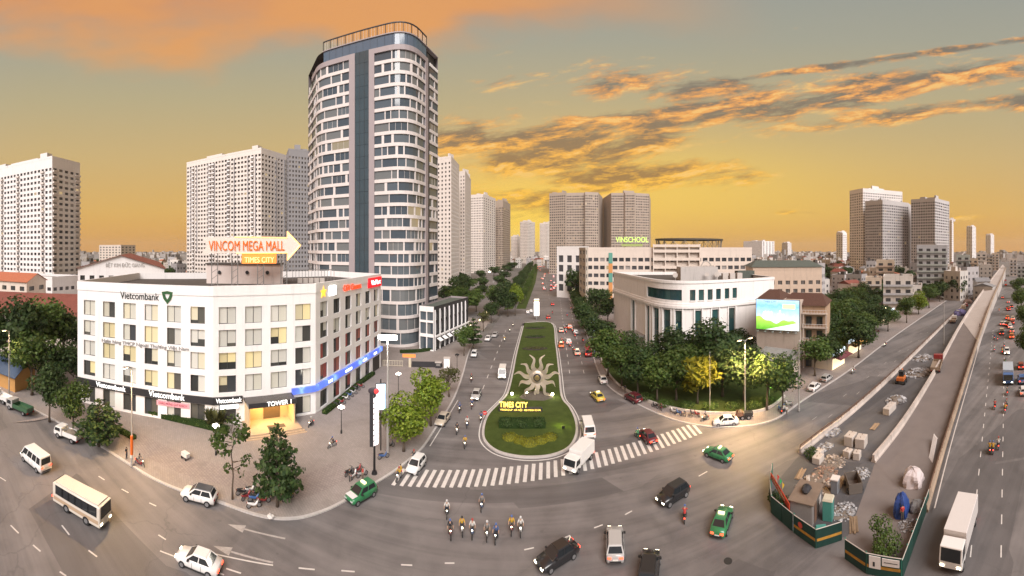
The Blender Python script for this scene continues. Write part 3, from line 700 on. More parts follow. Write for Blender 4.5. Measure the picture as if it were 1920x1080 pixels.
    for x, t in ((4.5, 'SALE'), (12, 'VINCOM'), (20, 'MEGA'), (26, 'MALL')):
        text('lettering', t, .55, glow('led_white', (.85, .93, 1), 1.6), root, RI @ M2 @ Matrix.Translation((x, -0.54, 4.55)))
    # signs on the parapet of the mall side
    st = MB(); S = M2 @ Matrix.Translation((2.6, -0.15, 22.0))
    pts = [(math.sin(i * math.pi / 5) * (1.25 if i % 2 == 0 else .55), math.cos(i * math.pi / 5) * (1.25 if i % 2 == 0 else .55)) for i in range(10)]
    st.face(*[S @ Vector((p[0], 0, p[1])) for p in pts][::-1]); st.face(*[S @ Vector((p[0], .12, p[1])) for p in pts])
    for i in range(10):
        p, q_ = pts[i], pts[(i + 1) % 10]; st.face(*[S @ Vector(v) for v in ((p[0], 0, p[1]), (p[0], .12, p[1]), (q_[0], .12, q_[1]), (q_[0], 0, q_[1]))])
    st.obj('star_sign', glow('star_yellow', (1, 0.55, 0.06), .8), root, world=RM)
    s = MB(); s.box(4.6, 7.2, -.3, -.03, 21.1, 22.9, M2); s.obj('light_box', glow('sign_white', (1, 1, 1), 1.6), root, world=RM)
    text('lettering', 'CGV Cinemas', 1.3, glow('sign_red', (1, .07, .02), .75), root, RI @ M2 @ Matrix.Translation((14.5, -0.2, 21.4)), 8.2, .08)
    s = MB(); s.box(22.6, 30.3, -.35, -.03, 20.9, 23.2, M2); s.obj('sign_panel', glow('panel_red', (.75, .01, .02), .55), root, world=RM)
    text('lettering', 'VinMart', 1.2, wt, root, RI @ M2 @ Matrix.Translation((26.6, -0.42, 21.5)), 5.6)
    # far end of the mall side: flat dark panel painting the shade of an opening
    s = MB(); s.box(25.5, 29.6, -.04, -.006, 0.05, 3.6, M2); s.obj('passage_shade', mat('passage_shade', (.05, .045, .04), .9), root, world=RM)
    # rooftop plant room under the arrow sign
    Mr, _ = frame((-63, 59), (-48.5, 69.5)); s = MB(); s.box(0, 17.5, 0, 6, 22.2, 26.6, Mr); s.obj('plant_room', mat('plant_room', (.66, .57, .53), .8, .08, 1, stain=.25), root, world=RM)
    s = MB(); s.box(-.3, 17.8, -.3, 6.3, 26.6, 26.85, Mr); s.obj('plant_room_roof', M_ROOFD, root, world=RM)
    for x in (3.0, 9.4, 14):
        s = MB(); s.tube([(x, -.02, 24.8), (x, -.25, 24.8)], .42, 12, M=Mr); s.obj('vent', M_DARK, root, world=RM)
    for k in range(5):
        s = MB(); s.box(21 + 1.3 * k, 22.1 + 1.3 * k, 2, 3, 22.2, 23.3, Mr); bevel(s.obj('roof_unit', M_CONC2, root, world=RM), .05)
    s = MB()
    for k in range(14): s.box(20 + .8 * k, 20.1 + .8 * k, 8, 8.1, 22.2, 25, Mr)
    s.box(20, 30.6, 7.98, 8.12, 24.9, 25.05, Mr); s.obj('roof_railing', M_STEEL, root, world=RM)
    # hedge in front
    return root
corner_office()

# arrow sign standing on its roof
def arrow_sign():
    p0, p1 = Vector((-61.5, 56.2, 22.2)), Vector((-37.5, 69.5, 22.2))
    d1 = 80; A = pd(378, 78.5); B = pd(563, 81.0)
    M, L = frame(A, B); root = thing('arrow_sign', 'white arrow-shaped rooftop sign with orange mall lettering', 'sign', (A.x, A.y, 22.2), math.atan2((B - A).y, (B - A).x)); RM = rootm(root); RI = RM.inverted()
    z = lambda py: zat(py, 80)
    za, zb = z(475), z(445); zm = (za + zb) / 2
    hd = L * 0.86
    pts = [(1.2, zm), (0, za), (hd, za + .15), (hd, z(488)), (L, zm), (hd, z(434)), (hd, zb - .1), (0, zb)]
    s = MB()
    n = len(pts); f = [M @ Vector((x, -.25, q)) for x, q in pts]; k = [M @ Vector((x, .25, q)) for x, q in pts]
    s._add(f + k, [tuple(range(n)), tuple(range(2 * n - 1, n - 1, -1))] + [(i, n + i, n + (i + 1) % n, (i + 1) % n) for i in range(n)])
    o = s.obj('arrow_panel', mat('arrow_face', (.80, .70, .63), .6, .06, 1, emit=(1, .6, .38), es=.02), root, world=RM); tri_fix(o)
    og = mat('orange_letters', (.75, .14, .01), .5, .05, 2, emit=(1, .16, 0), es=.22)
    text('lettering', 'VINCOM MEGA MALL', 2.15, og, root, RI @ M @ Matrix.Translation((L * .45, -.36, za + .62)), L * .76, .08)
    s = MB(); x0, x1 = L * .40, L * .75; s.box(x0, x1, -.2, .2, z(494), za - .02, M); s.obj('lower_panel', glow('orange_panel', (.95, .30, .06), .45), root, world=RM)
    text('lettering', 'TIMES CITY', 1.2, glow('pale_orange', (1, .62, .28), .9), root, RI @ M @ Matrix.Translation(((x0 + x1) / 2, -.30, z(492))), (x1 - x0) * .85, .04)
    tubes = glow('neon_edge', (1, .45, .12), 2.2)
    s = MB(); lp = [(hd * .38, zb), (hd, zb - .1), (hd, z(434)), (L, zm), (hd, z(488)), (hd, za + .1), (hd * .4, za)]
    s.tube([M @ Vector((x, -.3, q)) for x, q in lp], .09, 6); s.obj('neon_tube', tubes, root, world=RM)
    for x in (.10, .16, .30, .36, .56, .62, .8, .86):
        s = MB(); s.box(x * L - .09, x * L + .09, .0, .18, 22.2, za + .4, M); s.obj('post', M_STEEL, root, world=RM)
    for x in (.13, .33, .59, .83):
        s = MB()
        for k2 in range(5):
            zz = 22.4 + k2 * (za - 22.4) / 5; s.tube([M @ Vector((x * L - .03 * L, .1, zz)), M @ Vector((x * L + .03 * L, .1, zz + .9))], .05, 5)
        s.obj('brace', M_STEEL, root, world=RM)
arrow_sign()

# ------------------------------------------------------------------ glass office tower with rounded corners
def glass_tower():
    rnd = random.Random(11)
    pts = rounded([(-74, 122), (-62.5, 109.8), (-30.6, 108.4), (-25.6, 127)], [3.5, 6.5], 7)
    P = Path(pts); root = thing('office_tower', 'tall glass office tower with white bands, rounded corners and a dark glass shaft', 'tower', (-48, 116, 0.14)); RM = rootm(root); RI = RM.inverted()
    s = P.px; NF = 20; z0 = 17.6; fh = 3.68; zt = z0 + NF * fh       # 91.2
    sA, sB, sC, sD = s(655), s(666), s(692), s(702); sE = s(797); sF = s(806); SL = 7.0   # SL: dark slot on the left flank
    bays = [(0.0, SL - 1.2), (SL, sA), (sD, sE), (sF, P.L)]
    S0 = s(606); core = MB(); skin(core, P, 0, P.L, 0, zt + .5, -1.2); skin(core, P, S0 + .2, P.L, zt + .5, zt + 5.3, -1.2); core.obj('core', mat('tower_core', (.05, .05, .052), .6), root, world=RM)
    for f in range(NF + 4):
        low = f >= NF; k = f - NF
        za = z0 + f * fh if not low else k * 4.4; h = fh if not low else 4.4
        if low and True: pass
        for (a, c) in bays:
            b = MB(); strip(b, P, a, c, za, za + (1.05 if not low else 0.9), -1.2, 0.12); b.obj('spandrel_band', M_BAND, root, world=RM)
        pier = MB()
        for bi, (a, c) in enumerate(bays):
            t = a; ga, gb = za + (1.05 if not low else 0.9), za + h
            while t < c - .3:
                wd = rnd.choice((1.6, 2.4, 3.4, 4.8, 5.6)) * (1.5 if low else 1); e = min(t + wd, c)
                if c - e < 1.4: e = c
                q = MB(); skin(q, P, t, e, ga, gb, -0.22)
                q.obj('window', M_TGLASS, root, world=RM)
                m2 = P.sub(t, e)
                if e - t > 4 and rnd.random() < .4:
                    for u in [t + (e - t) * v / 3 for v in (1, 2)]: strip(pier, P, u - .03, u + .03, ga, gb, -.22, -.16)
                if e < c:
                    pw = rnd.choice((.22, .3, .45, .8)); strip(pier, P, e, min(e + pw, c), ga, gb, -1.0, 0.02); t = e + pw
                else: t = e
        if pier.f: pier.obj('mullions', M_BAND, root, world=RM, kind='stuff')
    # mauve pilasters that frame the shaft, portal beam over the bays
    for (a, c, nm) in ((sA, sB, 'pilaster'), (sC, sD, 'pilaster'), (sE, (sE + sF) / 2, 'pilaster')):
        b = MB(); strip(b, P, a, c, 0, zt + 1.6, -1.2, .28); b.obj(nm, M_MAUVE, root, world=RM)
    for (a, c) in ((SL - .2, sA), (sD, sE)):
        b = MB(); strip(b, P, a, c, zt, zt + 1.6, -1.2, .26); b.obj('head_beam', M_MAUVE, root, world=RM)
    b = MB(); strip(b, P, sF, P.L, zt, zt + 1.0, -1.2, .1); b.obj('head_beam', M_WHITE, root, world=RM)
    for (a, c) in ((SL - 1.2, SL), ((sE + sF) / 2, sF)):
        b = MB(); strip(b, P, a, c, 0, zt + 3.5, -1.2, -0.1); b.obj('dark_fin', M_DARK, root, world=RM)
    for f in range(25):
        b = MB(); strip(b, P, sB, sC, f * 3.72 + .03, f * 3.72 + 3.69, -1.2, -.05); b.obj('shaft_pane', M_SHAFT, root, world=RM)
    b = MB()
    for u in (.33, .66): strip(b, P, sB + (sC - sB) * u - .05, sB + (sC - sB) * u + .05, 0, 93, -.05, .02)
    b.obj('shaft_mullion', M_DARK, root, world=RM)
    # two glazed storeys on top and the open steel crown
    n = 16; S0 = s(606)
    for i in range(n):
        a, c = S0 + (sE + 1 - S0) * i / n, S0 + (sE + 1 - S0) * (i + 1) / n
        b = MB(); skin(b, P, a + .04, c - .04, zt + 1.6, zt + 5.2, -.12); b.obj('crown_pane', M_TGLASSB, root, world=RM)
    b = MB(); strip(b, P, S0 - .1, P.L, zt + 5.2, zt + 5.5, -1.4, .2); b.obj('cornice', M_MAUVE, root, world=RM)
    b = MB(); strip(b, P, S0, sE + 1, zt + 8.3, zt + 8.6, -.2, .12); b.obj('crown_rail', M_DARK, root, world=RM)
    for i in range(15):
        t = S0 + (sE + 1 - S0) * i / 14; b = MB(); strip(b, P, max(t - .09, 0), t + .09, zt + 5.5, zt + 8.3, -.1, .08); b.obj('crown_post', M_DARK, root, world=RM)
        if i < 14:
            t2 = S0 + (sE + 1 - S0) * (i + 1) / 14; b = MB()
            for u in (.33, .66): strip(b, P, t + (t2 - t) * u - .03, t + (t2 - t) * u + .03, zt + 5.5, zt + 8.3, -.05, .02)
            b.obj('crown_baluster', M_FRAMEW, root, world=RM)
    r = MB(); r.face(*[(p.x, p.y, zt + 5.3) for p in P.p] + [(-40, 145, zt + 5.3), (-70, 140, zt + 5.3)]); tri_fix(r.obj('roof', M_ROOFD, root, world=RM))
    w = MB()
    for p, q in (((-25.6, 127), (-40, 145)), ((-40, 145), (-70, 140)), ((-70, 140), (-74, 122))):
        M, L = frame(p, q); w.face(*[M @ Vector(v) for v in ((0, 0, 0), (L, 0, 0), (L, 0, zt + 5.3), (0, 0, zt + 5.3))])
    w.obj('rear_wall', M_MAUVE, root, world=RM)
    # low glazed annexe beside the entrance
    A = thing('annexe_building', 'three-storey dark framed glass annexe at the foot of the glass tower', 'building', (-20, 118, .14)); RM = rootm(A); RI = RM.inverted()
    pl = [(-27.5, 108.5), (-22.8, 107.2), (-15.5, 131.5), (-22, 134)]
    for e, nb in ((0, 2), (1, 8)):
        M, L = frame(pl[e], pl[e + 1]); w = MB(); cols = cols_even(L, nb, L / nb * (.86 if e == 0 else .62), .1); rows = [(.4, 4.1), (5.0, 8.4), (9.0, 11.6)]
        cells = wall_grid(w, M, L, 13.2, cols, rows, .5)
        w.obj('frame_wall', M_DARK if e == 1 else M_WHITE, A, world=RM)
        for (i, j, x0, x1, a, c) in cells: window(A, RI, M, x0, a, x1 - x0, c - a, 2, .5, M_FRAMEW if e else M_FRAME, M_TGLASS)
        if e == 1:
            for i in range(8):
                s_ = MB(); s_.box(cols[i][0] - .25, cols[i][0] - .1, -.35, -.01, .2, 12.2, M); s_.obj('fin', M_WHITE, A, world=RM)
            s_ = MB(); s_.box(0, L, -.6, -.36, 4.2, 4.75, M); s_.obj('canopy', M_WHITE, A, world=RM)
            for i in range(7):
                s_ = MB(); x = cols[i][0]; s_.face(*[M @ Vector(v) for v in ((x, -.62, 3.9), (x + 2.2, -.62, 3.9), (x + 2.2, -1.9, 3.1), (x, -1.9, 3.1))]); s_.obj('awning', M_WHITE, A, world=RM)
    w = MB()
    for p, q in ((pl[2], pl[3]), (pl[3], pl[0])):
        M, L = frame(p, q); w.face(*[M @ Vector(v) for v in ((0, 0, 0), (L, 0, 0), (L, 0, 13.2), (0, 0, 13.2))])
    w.obj('rear_wall', M_MAUVE, A, world=RM)
    r = MB(); r.face(*[(p[0], p[1], 12.6) for p in pl]); r.obj('roof', M_ROOFG, A, world=RM)
glass_tower()

# ------------------------------------------------------------------ apartment towers on the left
def q4(a, b, c, back=None):
    """left front corner, near corner, right corner -> parallelogram"""
    a, b, c = Vector(a), Vector(b), Vector(c); return [xy(a), xy(b), xy(c), xy(a + c - b)]
block('apartment_tower', 'white apartment tower with a curved low wing standing past the orange roofs', 'tower', q4(pd(-60, 262), pd(98, 207), pd(150, 224)), 82, 3.15, [27, 5], .9, 1.55, M_APT2, M_FARPANE2, ww=.62, depth=.5, top_plain=3,
      strips=[(0, .0, .06, 0, 0.6, .5, M_APT, 'pilaster'), (0, .60, .64, 0, 1.6, .7, M_APT2, 'pilaster'), (0, .955, .998, 0, 1.5, .6, M_APT2, 'pilaster'), (1, .02, .12, 0, .8, .6, M_APT2, 'pilaster'), (1, .52, .70, 0, 1.2, .5, M_APT2, 'pilaster')], balc=[(0, 5), (0, 12), (0, 17), (0, 24), (1, 0), (1, 4)])
block('podium_building', 'low white podium with a curved dark canopy under the white apartment tower', 'building', q4(pd(-60, 215), pd(98, 178), pd(152, 190)), 17, 4.2, [16, 5], 1.2, 1.7, M_APT2, M_FARPANE2, ww=.6)
# long slab with dark vertical frames
sl_p = q4(pd(350, 300), pd(490, 256), pd(537, 277))
SLAB = block('apartment_slab', 'long beige apartment slab with dark vertical frames beside the white office block', 'tower', sl_p, 100, 3.2, [24, 8], .85, 1.6, M_APT, M_FARPANE, ww=.64, depth=.5, top_plain=2,
             strips=[(0, u, u + .008, 28, -5, .5, M_APTG, 'frame_strip') for u in (.065, .155, .32, .41, .58, .67, .84, .93)] + [(0, .0, .045, 0, .5, .4, M_APT2, 'pilaster'), (1, .0, .30, 0, .8, .3, M_APT2, 'pilaster'), (1, .55, .565, 10, -4, .5, M_APTG, 'frame_strip'), (1, .9, .915, 10, -4, .5, M_APTG, 'frame_strip')], balc=[(0, 2), (0, 8), (0, 9), (0, 14), (0, 21)])
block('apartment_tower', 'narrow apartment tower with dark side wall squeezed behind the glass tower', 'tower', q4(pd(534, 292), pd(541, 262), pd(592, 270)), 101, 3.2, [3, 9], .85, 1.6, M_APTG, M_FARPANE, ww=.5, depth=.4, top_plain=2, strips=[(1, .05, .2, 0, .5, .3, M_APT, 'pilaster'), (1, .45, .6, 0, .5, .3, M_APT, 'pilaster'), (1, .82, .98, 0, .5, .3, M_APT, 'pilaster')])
# row of blocks along the left of the boulevard
block('apartment_tower', 'tall plain beige apartment tower standing right beside the glass tower', 'tower', q4(pd(806, 290), pd(846, 279), pd(861, 309)), 100, 3.2, [6, 9], .85, 1.5, M_APT, M_FARPANE, ww=.42, depth=.35, top_plain=2, strips=[(0, .62, .998, 0, 1.0, .4, M_APT, 'pilaster'), (0, .0, .34, 0, .6, .3, M_APT, 'pilaster')])
block('apartment_tower', 'tall beige apartment tower next behind the plain one on the boulevard', 'tower', q4(pd(852, 338), pd(872, 331), pd(883, 372)), 100, 3.2, [4, 9], .85, 1.5, M_APT, M_FARPANE, ww=.42, depth=.35, top_plain=2, strips=[(0, .40, .998, 0, .8, .4, M_APT, 'pilaster')])
block('apartment_tower', 'pale apartment tower with a gridded left bay and a blank end wall', 'tower', q4(pd(882, 478), pd(906, 470), pd(929, 512)), 100, 3.2, [8, 6], .85, 1.6, M_APT, M_FARPANE, ww=.5, depth=.35, top_plain=2, strips=[(0, .0, .08, 0, .6, .4, M_APT, 'pilaster'), (1, .0, .44, 0, .5, .3, M_APT, 'pilaster'), (1, .55, .99, 0, .7, .3, M_APT2, 'pilaster')])
block('apartment_tower', 'slim apartment tower with white top and brown glazed middle by the boulevard', 'tower', q4(pd(929, 535), pd(943, 527), pd(957, 575)), 100, 3.2, [5, 6], .85, 1.9, M_APTB, M_FARPANE, ww=.62, depth=.35, top_plain=9, strips=[(0, .0, .14, 0, .8, .6, M_APT2, 'pilaster'), (0, .8, .999, 0, .8, .6, M_APT2, 'pilaster'), (1, .0, .25, 0, .6, .4, M_APT2, 'pilaster')])
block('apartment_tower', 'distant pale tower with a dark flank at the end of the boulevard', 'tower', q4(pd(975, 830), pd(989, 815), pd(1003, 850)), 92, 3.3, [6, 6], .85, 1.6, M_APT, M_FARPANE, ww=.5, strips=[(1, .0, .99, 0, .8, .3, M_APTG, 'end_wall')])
block('apartment_tower', 'distant beige tower half hidden beside the twin brown towers', 'tower', q4(pd(1012, 930), pd(1026, 920), pd(1040, 950)), 96, 3.3, [6, 6], .85, 1.6, M_APT, M_FARPANE, ww=.5)
block('apartment_tower', 'low distant tower left of the boulevard end', 'tower', q4(pd(958, 900), pd(970, 890), pd(978, 910)), 62, 3.3, [5, 4], .85, 1.6, M_APT, M_FARPANE, ww=.5)
# twin brown towers
t1 = [xy(pd(1030, 462)), xy(pd(1060, 452)), xy(pd(1062, 458)), xy(pd(1096, 456)), xy(pd(1097, 450)), xy(pd(1122, 455)), xy(pd(1130, 500)), xy(pd(1040, 510))]
block('apartment_tower', 'brown apartment tower with three gridded bays, left one of the twin', 'tower', t1, 99.5, 3.2, [8, 0, 11, 0, 7, 0, 0], .85, 1.7, M_APTB, M_FARPANE, ww=.66, depth=.5, top_plain=2, strips=[(2, .28, .31, 0, .8, .4, M_APT2, 'pilaster'), (2, .66, .69, 0, .8, .4, M_APT2, 'pilaster'), (0, .0, .3, 0, .5, .3, M_APTB, 'pilaster'), (4, .0, .08, 0, .6, .4, M_APT, 'pilaster')])
t2 = [xy(pd(1129, 510)), xy(pd(1146, 455)), xy(pd(1170, 455)), xy(pd(1172, 452)), xy(pd(1190, 452)), xy(pd(1192, 456)), xy(pd(1217, 462)), xy(pd(1220, 520))]
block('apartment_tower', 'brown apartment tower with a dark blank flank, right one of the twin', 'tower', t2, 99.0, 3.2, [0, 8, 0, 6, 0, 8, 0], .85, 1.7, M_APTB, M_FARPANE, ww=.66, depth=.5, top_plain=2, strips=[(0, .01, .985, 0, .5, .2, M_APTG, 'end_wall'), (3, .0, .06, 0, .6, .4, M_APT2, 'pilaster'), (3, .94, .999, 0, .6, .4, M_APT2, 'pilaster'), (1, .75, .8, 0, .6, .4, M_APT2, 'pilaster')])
# grey and white towers on the right
block('apartment_tower', 'tallest grey and white tower, rear one of the pair over the low roofs', 'tower', q4(pd(1593, 470), pd(1618, 450), pd(1692, 478)), 104, 3.2, [6, 17], .85, 1.6, M_APT2, M_FARPANE2, ww=.55, depth=.4, top_plain=2, strips=[(1, .0, .10, 0, .8, .4, M_APTG, 'pilaster'), (1, .36, .44, 0, .6, .5, M_APTG, 'pilaster'), (0, .3, .5, 0, .6, .4, M_APTG, 'pilaster'), (1, .66, .93, 92, 6.5, 1.5, M_APT2, 'lift_house')])
WG = [(e, u, u + w_, 0, .6, .5, M_APTG, 'grey_pier') for e, u, w_ in ((0, .0, .10), (0, .34, .06), (0, .62, .06), (0, .9, .10), (1, .0, .14), (1, .86, .14), (2, .14, .08), (2, .42, .08), (2, .72, .08), (2, .93, .07))]
block('apartment_tower', 'white gridded tower with dark grey piers, front one of the pair', 'tower', [xy(pd(1622, 425)), xy(pd(1655, 412)), xy(pd(1672, 420)), xy(pd(1703, 440)), xy(pd(1712, 480)), xy(pd(1640, 480))], 85, 3.2, [9, 5, 9, 0], .85, 1.75, M_APTM, M_FARPANE2, ww=.68, depth=.6, top_plain=2, strips=WG)
block('apartment_tower', 'grey and white gridded tower, standing alone right of the grey pair', 'tower', q4(pd(1708, 425), pd(1753, 412), pd(1780, 445)), 87, 3.2, [10, 8], .85, 1.75, M_APTM, M_FARPANE2, ww=.66, depth=.6, top_plain=2, strips=[(0, .0, .12, 0, .6, .5, M_APTG, 'grey_pier'), (0, .40, .48, 0, .6, .5, M_APTG, 'grey_pier'), (0, .70, .99, 0, .6, .4, M_APTG, 'grey_pier'), (1, .0, .08, 0, .6, .5, M_APT2, 'pilaster'), (1, .45, .53, 0, .6, .5, M_APT2, 'pilaster')])
for (px0, px1, d, H, lab) in [(1568, 1588, 700, 62, 'slim grey distant tower just left of the grey pair'), (1812, 1830, 900, 86, 'distant pale tower with a stepped top above the shophouses'), (1848, 1864, 1000, 70, 'plain distant block beside the stepped pale tower'), (1780, 1788, 600, 78, 'thin hazy tower edge behind the lone grey tower'),
                              (1394, 1452, 1300, 60, 'wide hazy white apartment block on the far skyline'), (1466, 1484, 1400, 56, 'small hazy block on the far skyline'), (186, 254, 480, 36, 'cream mid-rise block beyond the maroon hall roof'), (352, 380, 700, 34, 'distant low block left of the long beige slab')]:
    block('distant_tower', lab, 'building', q4(pd(px0, d * 1.03), pd(px0 + (px1 - px0) * .6, d), pd(px1, d * 1.04)), H, 3.4, [max(3, int((px1 - px0) * .6 * d / 700 / 3.6)), 4], .9, 1.6, M_APT2 if H > 50 else M_CREAM, M_FARPANE2, ww=.5)

# ------------------------------------------------------------------ school with long window rows
def school():
    P0, P1 = pd(1100, 178), pd(1410, 180); d = (P1 - P0).normalized(); n = Vector((-d.y, d.x, 0))
    poly = [xy(P0), xy(P1), xy(P1 + n * 30), xy(P0 + n * 34)]
    wm = mat('school_render', (0.67, 0.58, 0.51), .8, .06, .5, stain=.15)
    L = (P1 - P0).length; H = 31.0
    root = block('school_building', 'long cream school building with window rows, coloured panels and a rooftop canopy', 'building', poly, H, 3.75, [26, 9, 0, 10], 1.0, 1.75, wm, M_FARPANE2, near=False, npane=2, ww=.74, depth=.4, top_plain=2.0, z0=.9,
                 strips=[(0, .135, .158, 23.5, 28.5, .3, mat('teal_panel', (.12, .33, .27), .6), 'teal_panel'), (0, .135, .158, 19.0, 23.4, .3, mat('orange_panel_flat', (.62, .28, .10), .6), 'orange_panel'), (0, .135, .158, 14.6, 18.9, .3, mat('teal_panel', (0, 0, 0)), 'teal_panel'), (0, .135, .158, 6, 14.5, .3, mat('orange_panel_flat', (0, 0, 0)), 'orange_panel')])
    RM = rootm(root); M, L = frame(poly[0], poly[1])
    for k in range(8):      # projecting floor edges of the middle part
        s = MB(); s.box(L * .40, L * .68, -1.6, -.003, 2.4 + 3.75 * k, 3.0 + 3.75 * k, M); s.obj('balcony_slab', wm, root, world=RM)
        s = MB(); s.box(L * .40, L * .68, -1.6, -1.5, 3.0 + 3.75 * k, 3.7 + 3.75 * k, M); s.obj('balcony_front', wm, root, world=RM)
    for u in (.40, .47, .54, .61, .675):
        s = MB(); s.box(L * u, L * u + .5, -1.5, -.01, .2, 32.6, M); s.obj('column', wm, root, world=RM)
    s = MB(); s.box(L * .40, L * .68, -1.6, -.0, 31.2, 32.4, M); s.obj('cornice', wm, root, world=RM)
    # steel canopy ring on the roof
    c = pd(1293, 190, 0); s = MB(); rr = 18.0
    s.prism([(c.x + rr * math.cos(t * math.pi / 18), c.y + rr * .8 * math.sin(t * math.pi / 18)) for t in range(36)], 34.6, 35.4, True); s.obj('canopy_ring', mat('canopy_dark', (.07, .06, .05), .6, .2, 1), root, world=RM)
    for t in range(0, 36, 2):
        a = t * math.pi / 18; s = MB(); s.tube([(c.x + rr * .93 * math.cos(a), c.y + rr * .74 * math.sin(a), 29.8), (c.x + rr * .97 * math.cos(a), c.y + rr * .77 * math.sin(a), 34.6)], .16, 6); s.obj('canopy_post', M_STEEL, root, world=RM)
    s = MB()
    for t in range(36):
        a, a2 = t * math.pi / 18, (t + 1) * math.pi / 18; s.tube([(c.x + rr * .95 * math.cos(a), c.y + rr * .76 * math.sin(a), 31 if t % 2 else 34.4), (c.x + rr * .95 * math.cos(a2), c.y + rr * .76 * math.sin(a2), 34.4 if t % 2 else 31)], .10, 5)
    s.obj('canopy_truss', M_STEEL, root, world=RM)
    A, B = pd(1152, 180), pd(1218, 181); Mt, Lt = frame(A, B)
    T = thing('school_sign', 'green lit rooftop letters on the cream school building', 'sign', (A.x, A.y, 29.8)); TM = rootm(T); TI = TM.inverted()
    text('lettering', 'VINSCHOOL', 2.6, glow('green_letters', (.55, .85, .16), .55), T, TI @ Mt @ Matrix.Translation((Lt / 2, -.2, 33.6)), Lt * .92, .12, .015)
    s = MB(); s.box(0, Lt, -.05, .05, 33.1, 33.3, Mt); s.box(0, Lt, -.05, .05, 36.0, 36.12, Mt)
    for i in range(9): s.box(i * Lt / 8 - .06, i * Lt / 8 + .06, .06, .18, 29.8, 36.1, Mt)
    s.obj('sign_frame', M_STEEL, T, world=TM)
    s = MB(); s.box(Lt * .2, Lt * .8, -.08, -.06, 31.6, 32.7, Mt); s.obj('sub_sign', mat('sub_sign', (.35, .42, .14), .6, .3, 2), T, world=TM)
    # smaller classroom wing nearer the boulevard
    block('school_wing', 'narrow white wing with tall windows between the boulevard trees and the school', 'building', q4(pd(1044, 236), pd(1092, 226), pd(1104, 240)), 32, 6.0, [3, 2], 1.2, 4.2, M_WHITE, M_FARPANE2, near=True, npane=2, ww=.56, depth=.5, z0=3, top_plain=2)
    block('school_wing', 'beige stair block with stacked windows at the left end of the school', 'building', q4(pd(1086, 195), pd(1098, 176), pd(1106, 179)), 31, 3.75, [2, 2], .8, 1.9, mat('stair_render', (.50, .44, .37), .8, .08, .5), M_FARPANE2, near=True, npane=1, ww=.5, depth=.4, z0=.6)
school()

